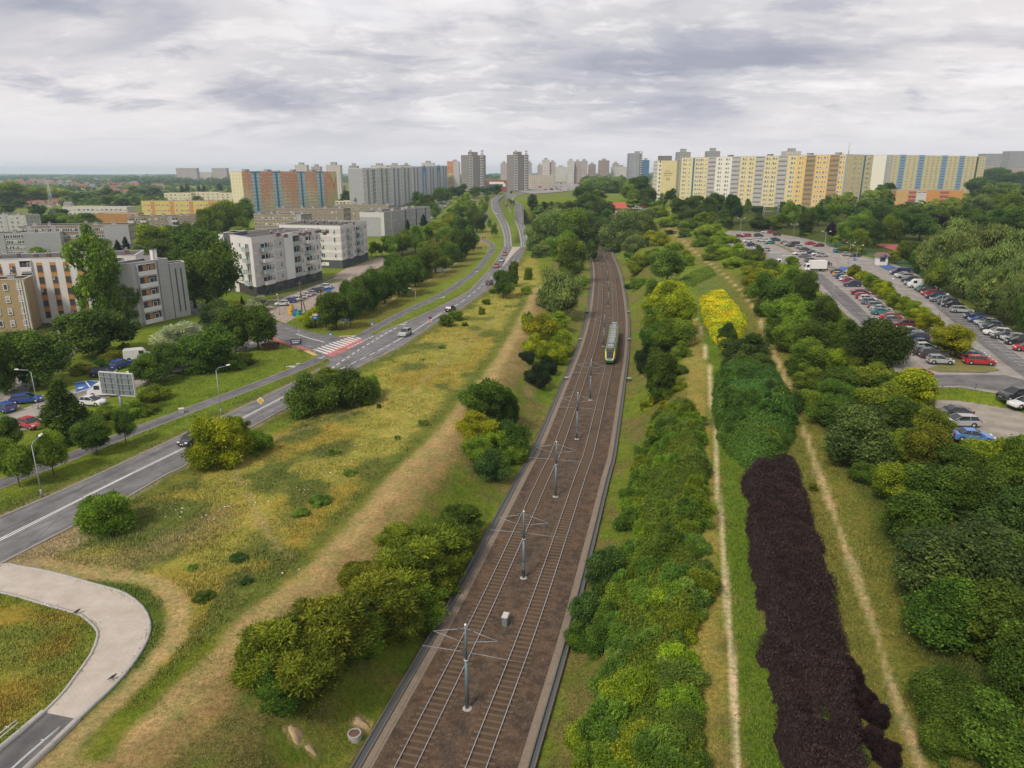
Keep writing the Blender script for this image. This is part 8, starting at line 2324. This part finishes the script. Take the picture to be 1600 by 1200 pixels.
    # bushes in the sumac bank
    series('bushes between the sumac', '{c} bush, {o} of those standing among the near sumac', 'round', [(950, 898, 66, 70, 'b', 'round'), (920, 950, 60, 66, 'b', 'round'), (965, 940, 56, 70, 'm', 'dome'), (905, 990, 46, 56, 'd', 'dome'), (1055, 935, 70, 66, 'l', 'dome'), (1095, 915, 56, 50, 'o', 'loose'), (1030, 880, 50, 44, 'm', 'dome'), (935, 1000, 50, 50, 'd', 'dome'), (1080, 960, 50, 36, 'm', 'dome'), (970, 815, 26, 40, 'd', 'dome'), (1085, 850, 50, 40, 'x', 'dome'), (1010, 790, 60, 44, 'l', 'dome'), (1075, 720, 50, 36, 'l', 'dome'), (1015, 700, 50, 36, 'x', 'dome'), (1085, 775, 44, 34, 'm', 'dome'), (985, 1075, 90, 70, 'l', 'dome'), (1060, 1060, 90, 70, 'x', 'dome'), (925, 1150, 90, 70, 'l', 'dome'), (1010, 1165, 110, 80, 'l', 'dome'), (1075, 1150, 60, 60, 'x', 'dome'), (1070, 665, 40, 30, 'm', 'dome')], 'bush', lift=.75)
    # wood on the right
    rw = [(1185, 437, 60, 40, 'y', 'round'), (1205, 452, 60, 44, 'd', 'round'), (1235, 445, 56, 50, 'm', 'round'), (1262, 452, 40, 46, 'd', 'round'), (1195, 480, 34, 30, 'd', 'dome'), (1225, 490, 66, 56, 'm', 'round'), (1255, 500, 64, 56, 'm', 'round'), (1290, 500, 50, 60, 'd', 'round'), (1240, 525, 66, 50, 'm', 'round'), (1275, 530, 60, 54, 'd', 'round'), (1315, 528, 52, 56, 'd', 'round'), (1265, 560, 70, 50, 'm', 'round'), (1300, 562, 56, 44, 'l', 'round'),
          (1330, 565, 44, 40, 'm', 'round'), (1376, 540, 84, 78, 'D', 'round'), (1270, 590, 60, 44, 'm', 'dome'), (1310, 595, 70, 50, 'd', 'round'), (1355, 590, 60, 44, 'o', 'round'), (1400, 600, 50, 36, 'd', 'round'), (1425, 612, 80, 62, 'y', 'round'), (1300, 640, 66, 56, 'd', 'round'), (1380, 625, 70, 50, 'o', 'round'), (1345, 685, 108, 96, 'v', 'round'), (1410, 655, 70, 60, 'd', 'round'), (1455, 660, 66, 60, 'o', 'round'),
          (1310, 615, 60, 44, 'd', 'round'), (1405, 700, 60, 60, 'm', 'round'), (1450, 705, 80, 70, 'o', 'round'), (1500, 725, 80, 66, 'd', 'round'), (1398, 755, 66, 66, 'l', 'round'), (1350, 735, 40, 40, 'd', 'dome'), (1470, 770, 120, 80, 'd', 'round'), (1430, 815, 104, 96, 'd', 'round'), (1545, 715, 80, 66, 'l', 'round'), (1590, 720, 80, 80, 'm', 'round'), (1535, 780, 90, 90, 'd', 'round'), (1590, 800, 90, 100, 'b', 'round'),
          (1525, 890, 220, 170, 'v', 'round'), (1490, 955, 140, 120, 'd', 'round'), (1570, 985, 140, 130, 'd', 'round'), (1600, 900, 120, 140, 'd', 'round'), (1505, 1095, 150, 120, 'd', 'dome'), (1560, 1130, 130, 130, 'd', 'dome'), (1600, 1060, 110, 140, 'd', 'round'), (1480, 1150, 90, 80, 'd', 'dome'), (1620, 1170, 100, 100, 'm', 'dome'),
          (1215, 520, 40, 36, 'd', 'dome'), (1245, 570, 40, 34, 'd', 'dome'), (1170, 455, 24, 22, 'l', 'dome'), (1330, 640, 50, 40, 'd', 'dome'), (1262, 620, 50, 40, 'm', 'dome')]
    series('trees of the wood right of the trail', '{c} tree, {o} from the far end of the wood by the trail', 'round', rw, lift=.95)
    # far slope shrubs beside trail c
    sh = [(1050, 345, 44, 24, 'l'), (1078, 352, 40, 24, 'm'), (1105, 362, 46, 26, 'l'), (1130, 372, 40, 26, 'l'), (1100, 378, 36, 20, 'm'), (1125, 388, 40, 24, 'm'), (1150, 392, 46, 28, 'l'), (1175, 402, 44, 28, 'm'), (1150, 410, 44, 24, 'l'), (1180, 420, 44, 26, 'l'), (1205, 418, 44, 30, 'm'), (1230, 420, 34, 26, 'l'), (1115, 400, 34, 18, 'm'), (1085, 338, 34, 22, 'y'), (1070, 366, 24, 14, 'd'), (1020, 368, 36, 20, 'y'), (1000, 380, 30, 18, 'd'), (1048, 362, 20, 12, 'd')]
    series('shrubs beyond the trail', '{c} shrub, {o} of the rough strip between the trail and the car park', 'dome', sh, 'shrub')
    series('small trees at the car park edge', '{c} small tree, {o} at the left edge of the far car park', 'round', [(1184, 389, 10, 13, 'd'), (1153, 380, 13, 12, 'm'), (1188, 392, 12, 14, 'd'), (1120, 358, 16, 20, 'l'), (1240, 412, 26, 22, 'm')])
    # median trees
    series('small round trees of the car park median', '{c} small round tree, {o} from the kiosk in the row down the car park', 'round', [(1335, 425, 26, 20, 'y'), (1350, 432, 26, 20, 'y'), (1364, 440, 28, 24, 'm'), (1370, 446, 26, 22, 'l'), (1382, 452, 28, 24, 'y'), (1394, 465, 26, 24, 'l'), (1400, 470, 28, 22, 'l'), (1420, 478, 34, 26, 'l'), (1427, 490, 26, 26, 'l'), (1438, 493, 38, 24, 'y'), (1453, 502, 40, 30, 'y'), (1489, 530, 66, 46, 'y')], lift=1.3)
    # willows
    wi = [(1475, 400, 66, 72, 'w'), (1500, 385, 80, 70, 'w'), (1535, 395, 80, 80, 'w'), (1512, 430, 66, 66, 'w'), (1470, 430, 50, 46, 'm'), (1555, 430, 70, 80, 'w'), (1585, 400, 76, 80, 'w'), (1600, 450, 70, 90, 'w'), (1548, 455, 60, 66, 'w'), (1585, 470, 50, 70, 'w'), (1440, 405, 40, 40, 'd'), (1605, 490, 40, 60, 'd')]
    series('big willows by the car park', 'big grey-green willow, {o} from the kiosk end beside the car park', 'willow', wi, 'willow', lift=1.15, name='willow')
    # estate on the left
    one('very tall loose poplar before the white panel block', 146, 440, 78, 132, 'open', 'm', 'poplar', 1.3, 'poplar'); one('lower left bough mass of the group beside the tall poplar', 112, 470, 56, 46, 'open', 'm', 'tree', 1.2, 'tree'); one('dense tree below the tall poplar', 155, 515, 110, 80, 'round', 'd', 'tree', 1.1, 'tree'); one('round tree right of the tall poplar', 192, 470, 46, 70, 'open', 'm', 'tree', 1.2, 'tree')
    one('big dark tree before the yellow-brown block', 50, 560, 100, 84, 'round', 'd', 'tree', 1.1, 'tree'); one('dark tree cut by the left photo edge', 0, 575, 60, 80, 'round', 'd', 'tree', 1.1, 'tree'); one('broad cone-shaped tree beside the red car', 97, 640, 88, 92, 'spruce', 'd', 'tree', 1.0, 'tree')
    series('young street trees', '{c} young tree, {o} from the left along the cycle path', 'round', [(22, 718, 56, 60, 'm'), (76, 702, 58, 58, 'm'), (146, 679, 58, 46, 'd'), (192, 661, 34, 46, 'd'), (8, 675, 50, 50, 'd')], lift=1.55)
    series('hedge bushes by the billboard', '{c} hedge bush, {o} along the foot of the billboard', 'dome', [(165, 645, 46, 34, 'm'), (205, 640, 50, 36, 'm'), (240, 615, 46, 34, 'o'), (225, 640, 40, 24, 'm'), (130, 575, 40, 26, 'o'), (155, 570, 30, 22, 'b'), (175, 555, 50, 30, 'o'), (195, 548, 40, 26, 'o')], 'bush')
    et = [(235, 575, 60, 46, 'd', 'round'), (280, 535, 80, 54, 'g', 'loose'), (268, 556, 60, 44, 'd', 'round'), (325, 545, 76, 64, 'd', 'round'), (345, 500, 70, 50, 'v', 'loose'), (365, 515, 60, 60, 'd', 'round'), (400, 508, 62, 66, 'd', 'round'), (375, 560, 50, 30, 'm', 'dome'), (355, 565, 60, 24, 'm', 'dome'), (308, 575, 40, 24, 'd', 'dome'), (403, 478, 36, 26, 'g', 'loose'), (300, 520, 40, 30, 'g', 'loose'), (378, 470, 8, 18, 'd', 'spruce'), (355, 478, 40, 14, 'y', 'dome')]
    series('trees between the estate and the cycle path', '{c} tree or bush, {o} of the belt between estate car park and road', 'round', et)
    series('trees behind the white panel block', '{c} tree, {o} of the mass between the white panel block and the new flats', 'round', [(310, 395, 90, 80, 'd'), (335, 430, 80, 90, 'd'), (300, 440, 60, 70, 'd'), (355, 350, 70, 60, 'm', 'loose'), (330, 355, 50, 60, 'm', 'loose'), (375, 335, 44, 40, 'd'), (375, 365, 36, 20, 'l'), (235, 378, 60, 44, 'l'), (262, 365, 30, 30, 'm'), (140, 385, 60, 22, 'm'), (255, 395, 60, 40, 'd'), (290, 380, 40, 50, 'd'), (340, 385, 50, 50, 'd'), (60, 395, 30, 14, 'm'), (215, 400, 36, 30, 'm')])
    series('dark spruces in the estate', 'dark narrow spruce, {o} from the left in the estate', 'spruce', [(184, 388, 18, 24, 'e'), (197, 386, 20, 30, 'e'), (279, 370, 14, 30, 'e'), (291, 368, 14, 34, 'e'), (637, 355, 12, 24, 'e'), (662, 350, 20, 28, 'e')], 'spruce', name='spruce')
    series('dark poplars before the cream blocks', 'dark columnar poplar, {o} from the left before the cream blocks', 'column', [(285, 300, 8, 26, 'D'), (293, 299, 9, 28, 'D'), (311, 299, 7, 24, 'D'), (319, 300, 8, 24, 'D'), (344, 298, 9, 16, 'D')], 'poplar', name='poplar', lift=1.0)
    # belt left of the road
    tr = [(498, 488, 28, 34, 'y', 'dome'), (482, 497, 34, 28, 'y', 'dome'), (524, 483, 58, 62, 'd'), (548, 470, 40, 56, 'd'), (562, 462, 40, 56, 'd'), (582, 455, 44, 56, 'd'), (600, 448, 40, 52, 'd'), (622, 432, 54, 60, 'd'), (648, 424, 42, 46, 'd'), (664, 414, 40, 40, 'd'), (680, 404, 40, 44, 'm'), (690, 392, 36, 36, 'o'), (700, 398, 34, 38, 'd'), (716, 385, 38, 44, 'd'), (730, 377, 30, 40, 'd'), (738, 370, 24, 34, 'd'), (670, 390, 36, 26, 'm')]
    series('tree belt left of the cycle path', '{c} tree, {o} from the junction in the belt left of the cycle path', 'round', tr, lift=1.05)
    tb = [(587, 387, 26, 24, 'l'), (608, 382, 30, 32, 'm'), (628, 378, 30, 34, 'm'), (648, 372, 30, 36, 'm'), (665, 365, 26, 30, 'm'), (682, 360, 40, 30, 'l'), (705, 350, 40, 30, 'l'), (700, 368, 36, 26, 'm'), (718, 355, 30, 26, 'd'), (722, 330, 34, 30, 'l'), (745, 345, 34, 30, 'd'), (735, 325, 30, 22, 'm'), (755, 325, 16, 30, 'l'), (710, 335, 30, 22, 'd'), (725, 312, 24, 22, 'l'), (765, 350, 8, 12, 'm'), (772, 358, 12, 22, 'm')]
    series('trees by the grey panel block', '{c} tree, {o} of the scattered ones right of the grey panel block', 'round', tb)
    tc = [(655, 311, 26, 20, 'd'), (670, 318, 24, 26, 'd'), (690, 305, 30, 22, 'd'), (705, 300, 26, 18, 'd'), (720, 298, 24, 18, 'd'), (740, 300, 24, 16, 'd'), (680, 330, 20, 20, 'm'), (760, 298, 24, 16, 'd'), (775, 296, 20, 14, 'd'), (650, 325, 22, 20, 'd'), (540, 310, 20, 20, 'd'), (533, 316, 14, 14, 'd'), (760, 310, 10, 10, 'l')]
    series('trees at the foot of the long slab', 'dark tree, {o} at the foot of the long grey slab and before the towers', 'round', tc)
    # right of the road, far middle
    td = [(812, 318, 18, 18, 'm'), (832, 313, 20, 20, 'd'), (852, 314, 16, 12, 'b'), (872, 315, 22, 12, 'l'), (842, 330, 20, 12, 'x'), (870, 330, 30, 20, 'w'), (858, 335, 22, 14, 'w'), (885, 322, 24, 16, 'l'), (838, 342, 14, 14, 'd'), (850, 350, 26, 16, 'm'), (880, 345, 36, 18, 'm'), (905, 335, 24, 14, 'l'), (920, 318, 40, 30, 'd'), (940, 328, 36, 30, 'd'), (915, 302, 40, 18, 'd'), (945, 340, 24, 24, 'd'), (935, 305, 26, 16, 'm'), (862, 322, 14, 12, 'd'), (900, 315, 22, 14, 'l'), (960, 345, 20, 12, 'd'), (925, 340, 26, 20, 'd')]
    series('trees right of the far road', '{c} tree, {o} of the loose wood right of the far main road', 'round', td)
    te = [(985, 300, 30, 22, 'm'), (1000, 293, 40, 26, 'd'), (1010, 305, 34, 26, 'd'), (990, 312, 26, 18, 'm'), (1008, 315, 24, 14, 'x'), (1048, 306, 22, 26, 'd'), (1036, 312, 14, 18, 'w'), (1025, 318, 20, 10, 'm'), (1030, 330, 30, 14, 'l'), (1060, 325, 34, 24, 'd'), (1085, 318, 34, 28, 'd'), (1075, 335, 30, 24, 'd'), (1105, 325, 34, 30, 'd'), (1118, 318, 30, 26, 'd'), (1145, 325, 32, 44, 'D'), (1135, 340, 26, 24, 'd'), (1168, 322, 14, 18, 'm'), (1185, 328, 24, 14, 'D'), (1215, 345, 26, 22, 'l'), (1235, 335, 30, 36, 'm'), (1222, 325, 24, 16, 'd'), (1250, 328, 24, 20, 'd'), (1095, 340, 26, 16, 'l'), (1190, 347, 40, 8, 'D', 'dome'), (1112, 340, 20, 16, 'l')]
    series('trees below the yellow slab', '{c} tree, {o} from the left below the long yellow slab', 'round', te)
    tf = [(1262, 348, 34, 30, 'd'), (1280, 335, 30, 30, 'd'), (1300, 330, 30, 28, 'm'), (1300, 360, 20, 20, 'p'), (1305, 375, 24, 18, 'l'), (1325, 360, 34, 34, 'm'), (1345, 348, 36, 34, 'm'), (1345, 375, 30, 32, 'm'), (1365, 365, 34, 36, 'd'), (1388, 365, 40, 44, 'm', 'loose'), (1408, 350, 44, 40, 'd'), (1392, 335, 26, 24, 'm'), (1375, 335, 34, 28, 'd'), (1440, 352, 50, 40, 'd'), (1430, 338, 36, 26, 'd'), (1470, 342, 44, 28, 'd'), (1460, 350, 36, 24, 'p'), (1495, 340, 44, 30, 'd'), (1525, 345, 44, 30, 'd'), (1555, 345, 44, 34, 'd'), (1585, 350, 44, 40, 'd'),
          (1330, 330, 26, 16, 'd'), (1355, 325, 34, 20, 'd'), (1528, 314, 30, 24, 'D'), (1535, 325, 40, 30, 'w'), (1560, 320, 50, 36, 'm'), (1590, 325, 44, 44, 'm'), (1545, 305, 44, 20, 'd'), (1518, 312, 14, 22, 'e', 'spruce'), (1400, 400, 30, 20, 'l'), (1425, 395, 34, 30, 'd'), (1410, 385, 20, 16, 'l'), (1335, 390, 40, 18, 'l', 'dome'), (1260, 362, 24, 12, 'm', 'dome')]
    series('trees behind the car park', '{c} tree, {o} from the left of the wood behind the car park', 'round', tf)
    tg = [(1372, 305, 26, 24, 'd'), (1385, 300, 30, 24, 'd'), (1385, 315, 24, 20, 'd'), (1405, 290, 40, 16, 'd'), (1430, 285, 40, 18, 'm'), (1455, 285, 44, 16, 'd'), (1480, 282, 40, 16, 'm'), (1505, 278, 44, 18, 'd'), (1530, 276, 44, 18, 'd'), (1560, 278, 50, 18, 'd'), (1590, 285, 44, 18, 'd'), (1575, 295, 40, 14, 'l'), (1530, 292, 44, 16, 'd'), (1600, 270, 30, 12, 'd')]
    series('trees before the blue-striped slab', '{c} tree, {o} from the left below the blue-striped slab', 'round', tg)
    # far left greenery
    th = [(58, 330, 26, 24, 'd'), (72, 345, 40, 22, 'd'), (100, 345, 40, 18, 'm'), (130, 345, 44, 18, 'm'), (90, 335, 30, 14, 'd'), (10, 325, 26, 14, 'd'), (30, 318, 24, 12, 'd'), (5, 335, 24, 16, 'x'), (15, 305, 60, 10, 'l'), (50, 304, 50, 10, 'l'), (80, 303, 40, 10, 'y'), (105, 306, 30, 14, 'm'), (125, 308, 26, 18, 'd'), (140, 306, 30, 14, 'm'), (165, 303, 30, 16, 'd'), (185, 306, 26, 14, 'm'), (205, 310, 24, 16, 'd'), (170, 312, 30, 10, 'm'), (215, 300, 30, 14, 'd'), (240, 302, 26, 14, 'd'), (230, 318, 26, 10, 'm'), (255, 305, 20, 10, 'd'), (118, 330, 20, 10, 'd'), (190, 318, 26, 10, 'd'), (225, 345, 30, 8, 'y'), (335, 302, 16, 10, 'm'), (360, 304, 16, 10, 'd'), (310, 312, 20, 8, 'm')]
    series('trees of the far estate', '{c} tree among the low roofs at the far left', 'round', th)
    # one distant wood: everything farther, as masses
    rng = np.random.default_rng(3)
    pts, cols = [], []
    def belt(u0, u1, v0, v1, n, hm, ks='ddmD', R=7):
        for _ in range(n):
            u, v = rng.uniform(u0, u1), rng.uniform(v0, v1)
            c = G(u, v)
            if c[1] > 6500: continue
            r = R * rng.uniform(.6, 1.4) * (1 + c[1] / 4000); hz = hm * rng.uniform(.6, 1.2)
            pts.append((c[0], c[1], Hs(*c), r, hz * .5)); cols.append(rng.choice(list(ks)))
    belt(-120, 380, 280, 288, 330, 15); belt(-100, 250, 288, 300, 150, 11, 'ddm'); belt(180, 400, 283, 291, 240, 20, 'dD'); belt(-60, 110, 300, 310, 140, 8, 'lym', 5); belt(-60, 260, 308, 322, 110, 9, 'dm', 5)
    belt(-150, 420, 276.5, 280, 420, 18, 'dD'); belt(200, 370, 288, 312, 70, 9, 'dm', 5)
    belt(912, 1000, 280, 292, 110, 15, 'ddm'); belt(830, 915, 273, 278, 70, 16, 'ddm'); belt(915, 1000, 288, 302, 70, 14, 'ddm'); belt(560, 830, 282, 290, 60, 14, 'dm'); belt(900, 1030, 274, 281, 120, 16, 'dm')
    belt(1360, 1700, 262, 276, 160, 14, 'ddm'); belt(1500, 1750, 276, 300, 140, 12, 'dmD'); belt(1280, 1385, 318, 336, 36, 10, 'dmD', 5); belt(1400, 1510, 332, 338, 14, 9, 'dm', 5); belt(1525, 1700, 315, 335, 50, 11, 'dmD', 5); belt(1530, 1750, 300, 318, 60, 11, 'dmD'); belt(480, 560, 288, 300, 30, 12)
    for sd in (-1, 1):          # the place goes on to both sides of the frame
        for _ in range(150):
            y = rng.uniform(235, 470); x = sd * (.742 * (y + 9) + 12 + rng.uniform(0, 95))
            pts.append((x, y, Hs(x, y), rng.uniform(2.6, 4.6), rng.uniform(4, 6.5))); cols.append(rng.choice(list('ddmbD')))
    mass('side_woods', [(43, 24), (88, 80), (170, 82), (150, 24)], 9, .5, 22, 'd', None, None, 7, .75, 'leaf', 3, 'stuff')
    mass('side_woods', [(152, 172), (192, 234), (290, 234), (240, 150)], 9, .5, 18, 'd', None, None, 7, .75, 'leaf', 3, 'stuff')
    far_woods('distant_woods', pts, cols)
    # hazy town and forest at the horizon left
    P2, c2 = [], []
    for _ in range(900):
        y = rng.uniform(2600, 6800); x = rng.uniform(-.85, 1.0) * y
        P2.append((x, y, Hs(x, y), 26 * rng.uniform(.7, 1.6), 9 * rng.uniform(.6, 1.2))); c2.append('d')
    far_woods('horizon_forest', P2, c2)
    for k, (u0, u1, vv, hh) in enumerate(((118, 150, 279.3, 9), (150, 172, 279.8, 10), (82, 100, 280, 8), (220, 236, 278.5, 16), (175, 200, 278, 9))):
        c0, c1 = gz(u0, vv), gz(u1, vv)
        b = Bld('distant_hall', '%s pale industrial hall from the left on the far plain' % ordw([2, 3, 0, 4, 1].index(k) if False else k), 'hall', rect(c0, c1, 60), 0, hh + 4, wallmat('white_hall_wall', (.6, .58, .55)), COPE, 'pale halls on the far plain', cope=False, par=.05)

# ------------------------------------------------------------------ sky, air, sun, camera
def sky():
    w = bpy.data.worlds.new('World'); SC.world = w; w.use_nodes = True
    nt = w.node_tree
    bg = nt.nodes['Background']
    st = nt.nodes.new('ShaderNodeTexSky'); st.sky_type = 'NISHITA'; st.sun_disc = False
    st.sun_elevation = math.radians(46); st.sun_rotation = math.radians(SUN_AZ); st.altitude = 90; st.dust_density = 2.0
    sc = N(nt, 'ShaderNodeVectorMath', _operation='SCALE'); sc.inputs['Scale'].default_value = .10
    nt.links.new(st.outputs[0], sc.inputs[0])
    # a deck of cloud: the view direction meets a level plane high above
    tc = nt.nodes.new('ShaderNodeTexCoord'); sp = nt.nodes.new('ShaderNodeSeparateXYZ'); nt.links.new(tc.outputs['Generated'], sp.inputs[0])
    z = N(nt, 'ShaderNodeMath', _operation='MAXIMUM'); z.inputs[1].default_value = .0; nt.links.new(sp.outputs[2], z.inputs[0])
    z2 = N(nt, 'ShaderNodeMath', _operation='ADD'); z2.inputs[1].default_value = .17; nt.links.new(z.outputs[0], z2.inputs[0])
    cb = nt.nodes.new('ShaderNodeCombineXYZ')
    for i, ax in ((0, 0), (1, 1)):
        d = N(nt, 'ShaderNodeMath', _operation='DIVIDE'); nt.links.new(sp.outputs[ax], d.inputs[0]); nt.links.new(z2.outputs[0], d.inputs[1]); nt.links.new(d.outputs[0], cb.inputs[i])
    def noise(scale, detail, off, rough=.55, dist=.0, sx=1.0):
        mp = nt.nodes.new('ShaderNodeMapping'); mp.inputs['Location'].default_value = off; mp.inputs['Scale'].default_value = (sx, 1, 1); nt.links.new(cb.outputs[0], mp.inputs[0])
        n = N(nt, 'ShaderNodeTexNoise', Scale=scale, Detail=detail, Roughness=rough, Distortion=dist); nt.links.new(mp.outputs[0], n.inputs['Vector']); return n.outputs[0]
    def rng_(s, a, b, c=0, d=1):
        r = N(nt, 'ShaderNodeMapRange'); r.interpolation_type = 'SMOOTHSTEP'
        for i, v in ((1, a), (2, b), (3, c), (4, d)): r.inputs[i].default_value = v
        nt.links.new(s, r.inputs[0]); return r.outputs[0]
    big = noise(.8, 9, CLOUD_OFF, .56, .35, .7)
    small = noise(2.6, 9, (7.1, 1.7, 0), .6, .3, .8)
    veil = noise(.30, 4, (2.2, 9.1, 0))
    fine = noise(5.0, 8, (4.4, 3.3, 0), .62, .2, .85)
    base = mixrgb(nt, (.315, .315, .335), (.445, .42, .42), rng_(veil, .35, .62))
    base = mixrgb(nt, base, (.53, .505, .50), rng_(fine, .50, .72, 0, .55))
    base = mixrgb(nt, base, (.235, .24, .28), rng_(small, .50, .66, 0, .75))
    base = mixrgb(nt, base, (.50, .475, .47), rng_(small, .46, .36, 0, .5))
    base = mixrgb(nt, base, (.165, .178, .225), rng_(big, .47, .66, 0, .8))
    base = mixrgb(nt, base, (.42, .41, .42), rng_(fine, .56, .74, 0, .35))
    base = mixrgb(nt, base, (.56, .53, .52), rng_(big, .44, .34, 0, .45))
    hz = rng_(sp.outputs[2], .005, .10, 1, 0)
    base = mixrgb(nt, base, (.40, .39, .405), hz)
    hole = rng_(big, .40, .33, 0, .10)
    col = mixrgb(nt, base, sc.outputs[0], hole)
    low = rng_(sp.outputs[2], -.06, -.005, 1, 0)
    col = mixrgb(nt, col, (.35, .36, .34), low)
    nt.links.new(col, bg.inputs[0]); bg.inputs[1].default_value = 1.0
    s = bpy.data.lights.new('sun', 'SUN'); s.energy = 1.5; s.angle = math.radians(12); s.color = (1, .92, .78)
    o = bpy.data.objects.new('sun', s); C.objects.link(o)
    el, az = math.radians(46), math.radians(SUN_AZ)
    d = Vector((math.sin(az) * math.cos(el), math.cos(az) * math.cos(el), math.sin(el)))
    o.rotation_euler = d.to_track_quat('Z', 'Y').to_euler(); o.location = (0, 0, 200)
SUN_AZ = 215.0
CLOUD_OFF = (5.3, 0.4, 0)

def haze():
    m = bpy.data.materials.new('haze_air'); m.use_nodes = True; nt = m.node_tree
    for n in list(nt.nodes):
        if n.type != 'OUTPUT_MATERIAL': nt.nodes.remove(n)
    v = nt.nodes.new('ShaderNodeVolumePrincipled'); v.inputs['Color'].default_value = (.62, .79, 1.0, 1); v.inputs['Density'].default_value = HAZE; v.inputs['Anisotropy'].default_value = .2
    nt.links.new(v.outputs[0], nt.nodes['Material Output'].inputs['Volume'])
    o = MB().box(-15000, 15000, -60, 7200, -8, 82, m).build('haze'); tag(o, kind='stuff')
HAZE = 1.15e-4

def camera():
    cd = bpy.data.cameras.new('camera'); cd.sensor_width = 36; cd.lens = F / 1600 * 36; cd.clip_end = 40000; cd.clip_start = .5
    o = bpy.data.objects.new('camera', cd); C.objects.link(o); o.location = (0, 0, CAM_H)
    o.rotation_euler = (math.pi / 2 - TH, 0, 0); SC.camera = o
    vs = SC.view_settings; vs.view_transform = 'Standard'; vs.look = 'None'; vs.exposure = EXPO; vs.gamma = 1
    cy = SC.cycles; cy.use_denoising = True; cy.max_bounces = 6; cy.diffuse_bounces = 3; cy.glossy_bounces = 2; cy.transmission_bounces = 2; cy.transparent_max_bounces = 8; cy.volume_bounces = 1
    cy.caustics_reflective = False; cy.caustics_refractive = False
EXPO = 1.0

import time
_t = time.time()
def step(f, *a):
    r = f(*a); print('%-12s %.1fs' % (f.__name__, time.time() - _t)); return r
step(sky); step(camera); step(haze)
step(ground_mesh); step(roads); step(tufts)
T_ = step(tram_line); step(tram, T_)
step(buildings); step(suburb); step(cars); step(furniture)
step(protos); step(vegetation)
print('objects', len(bpy.data.objects))
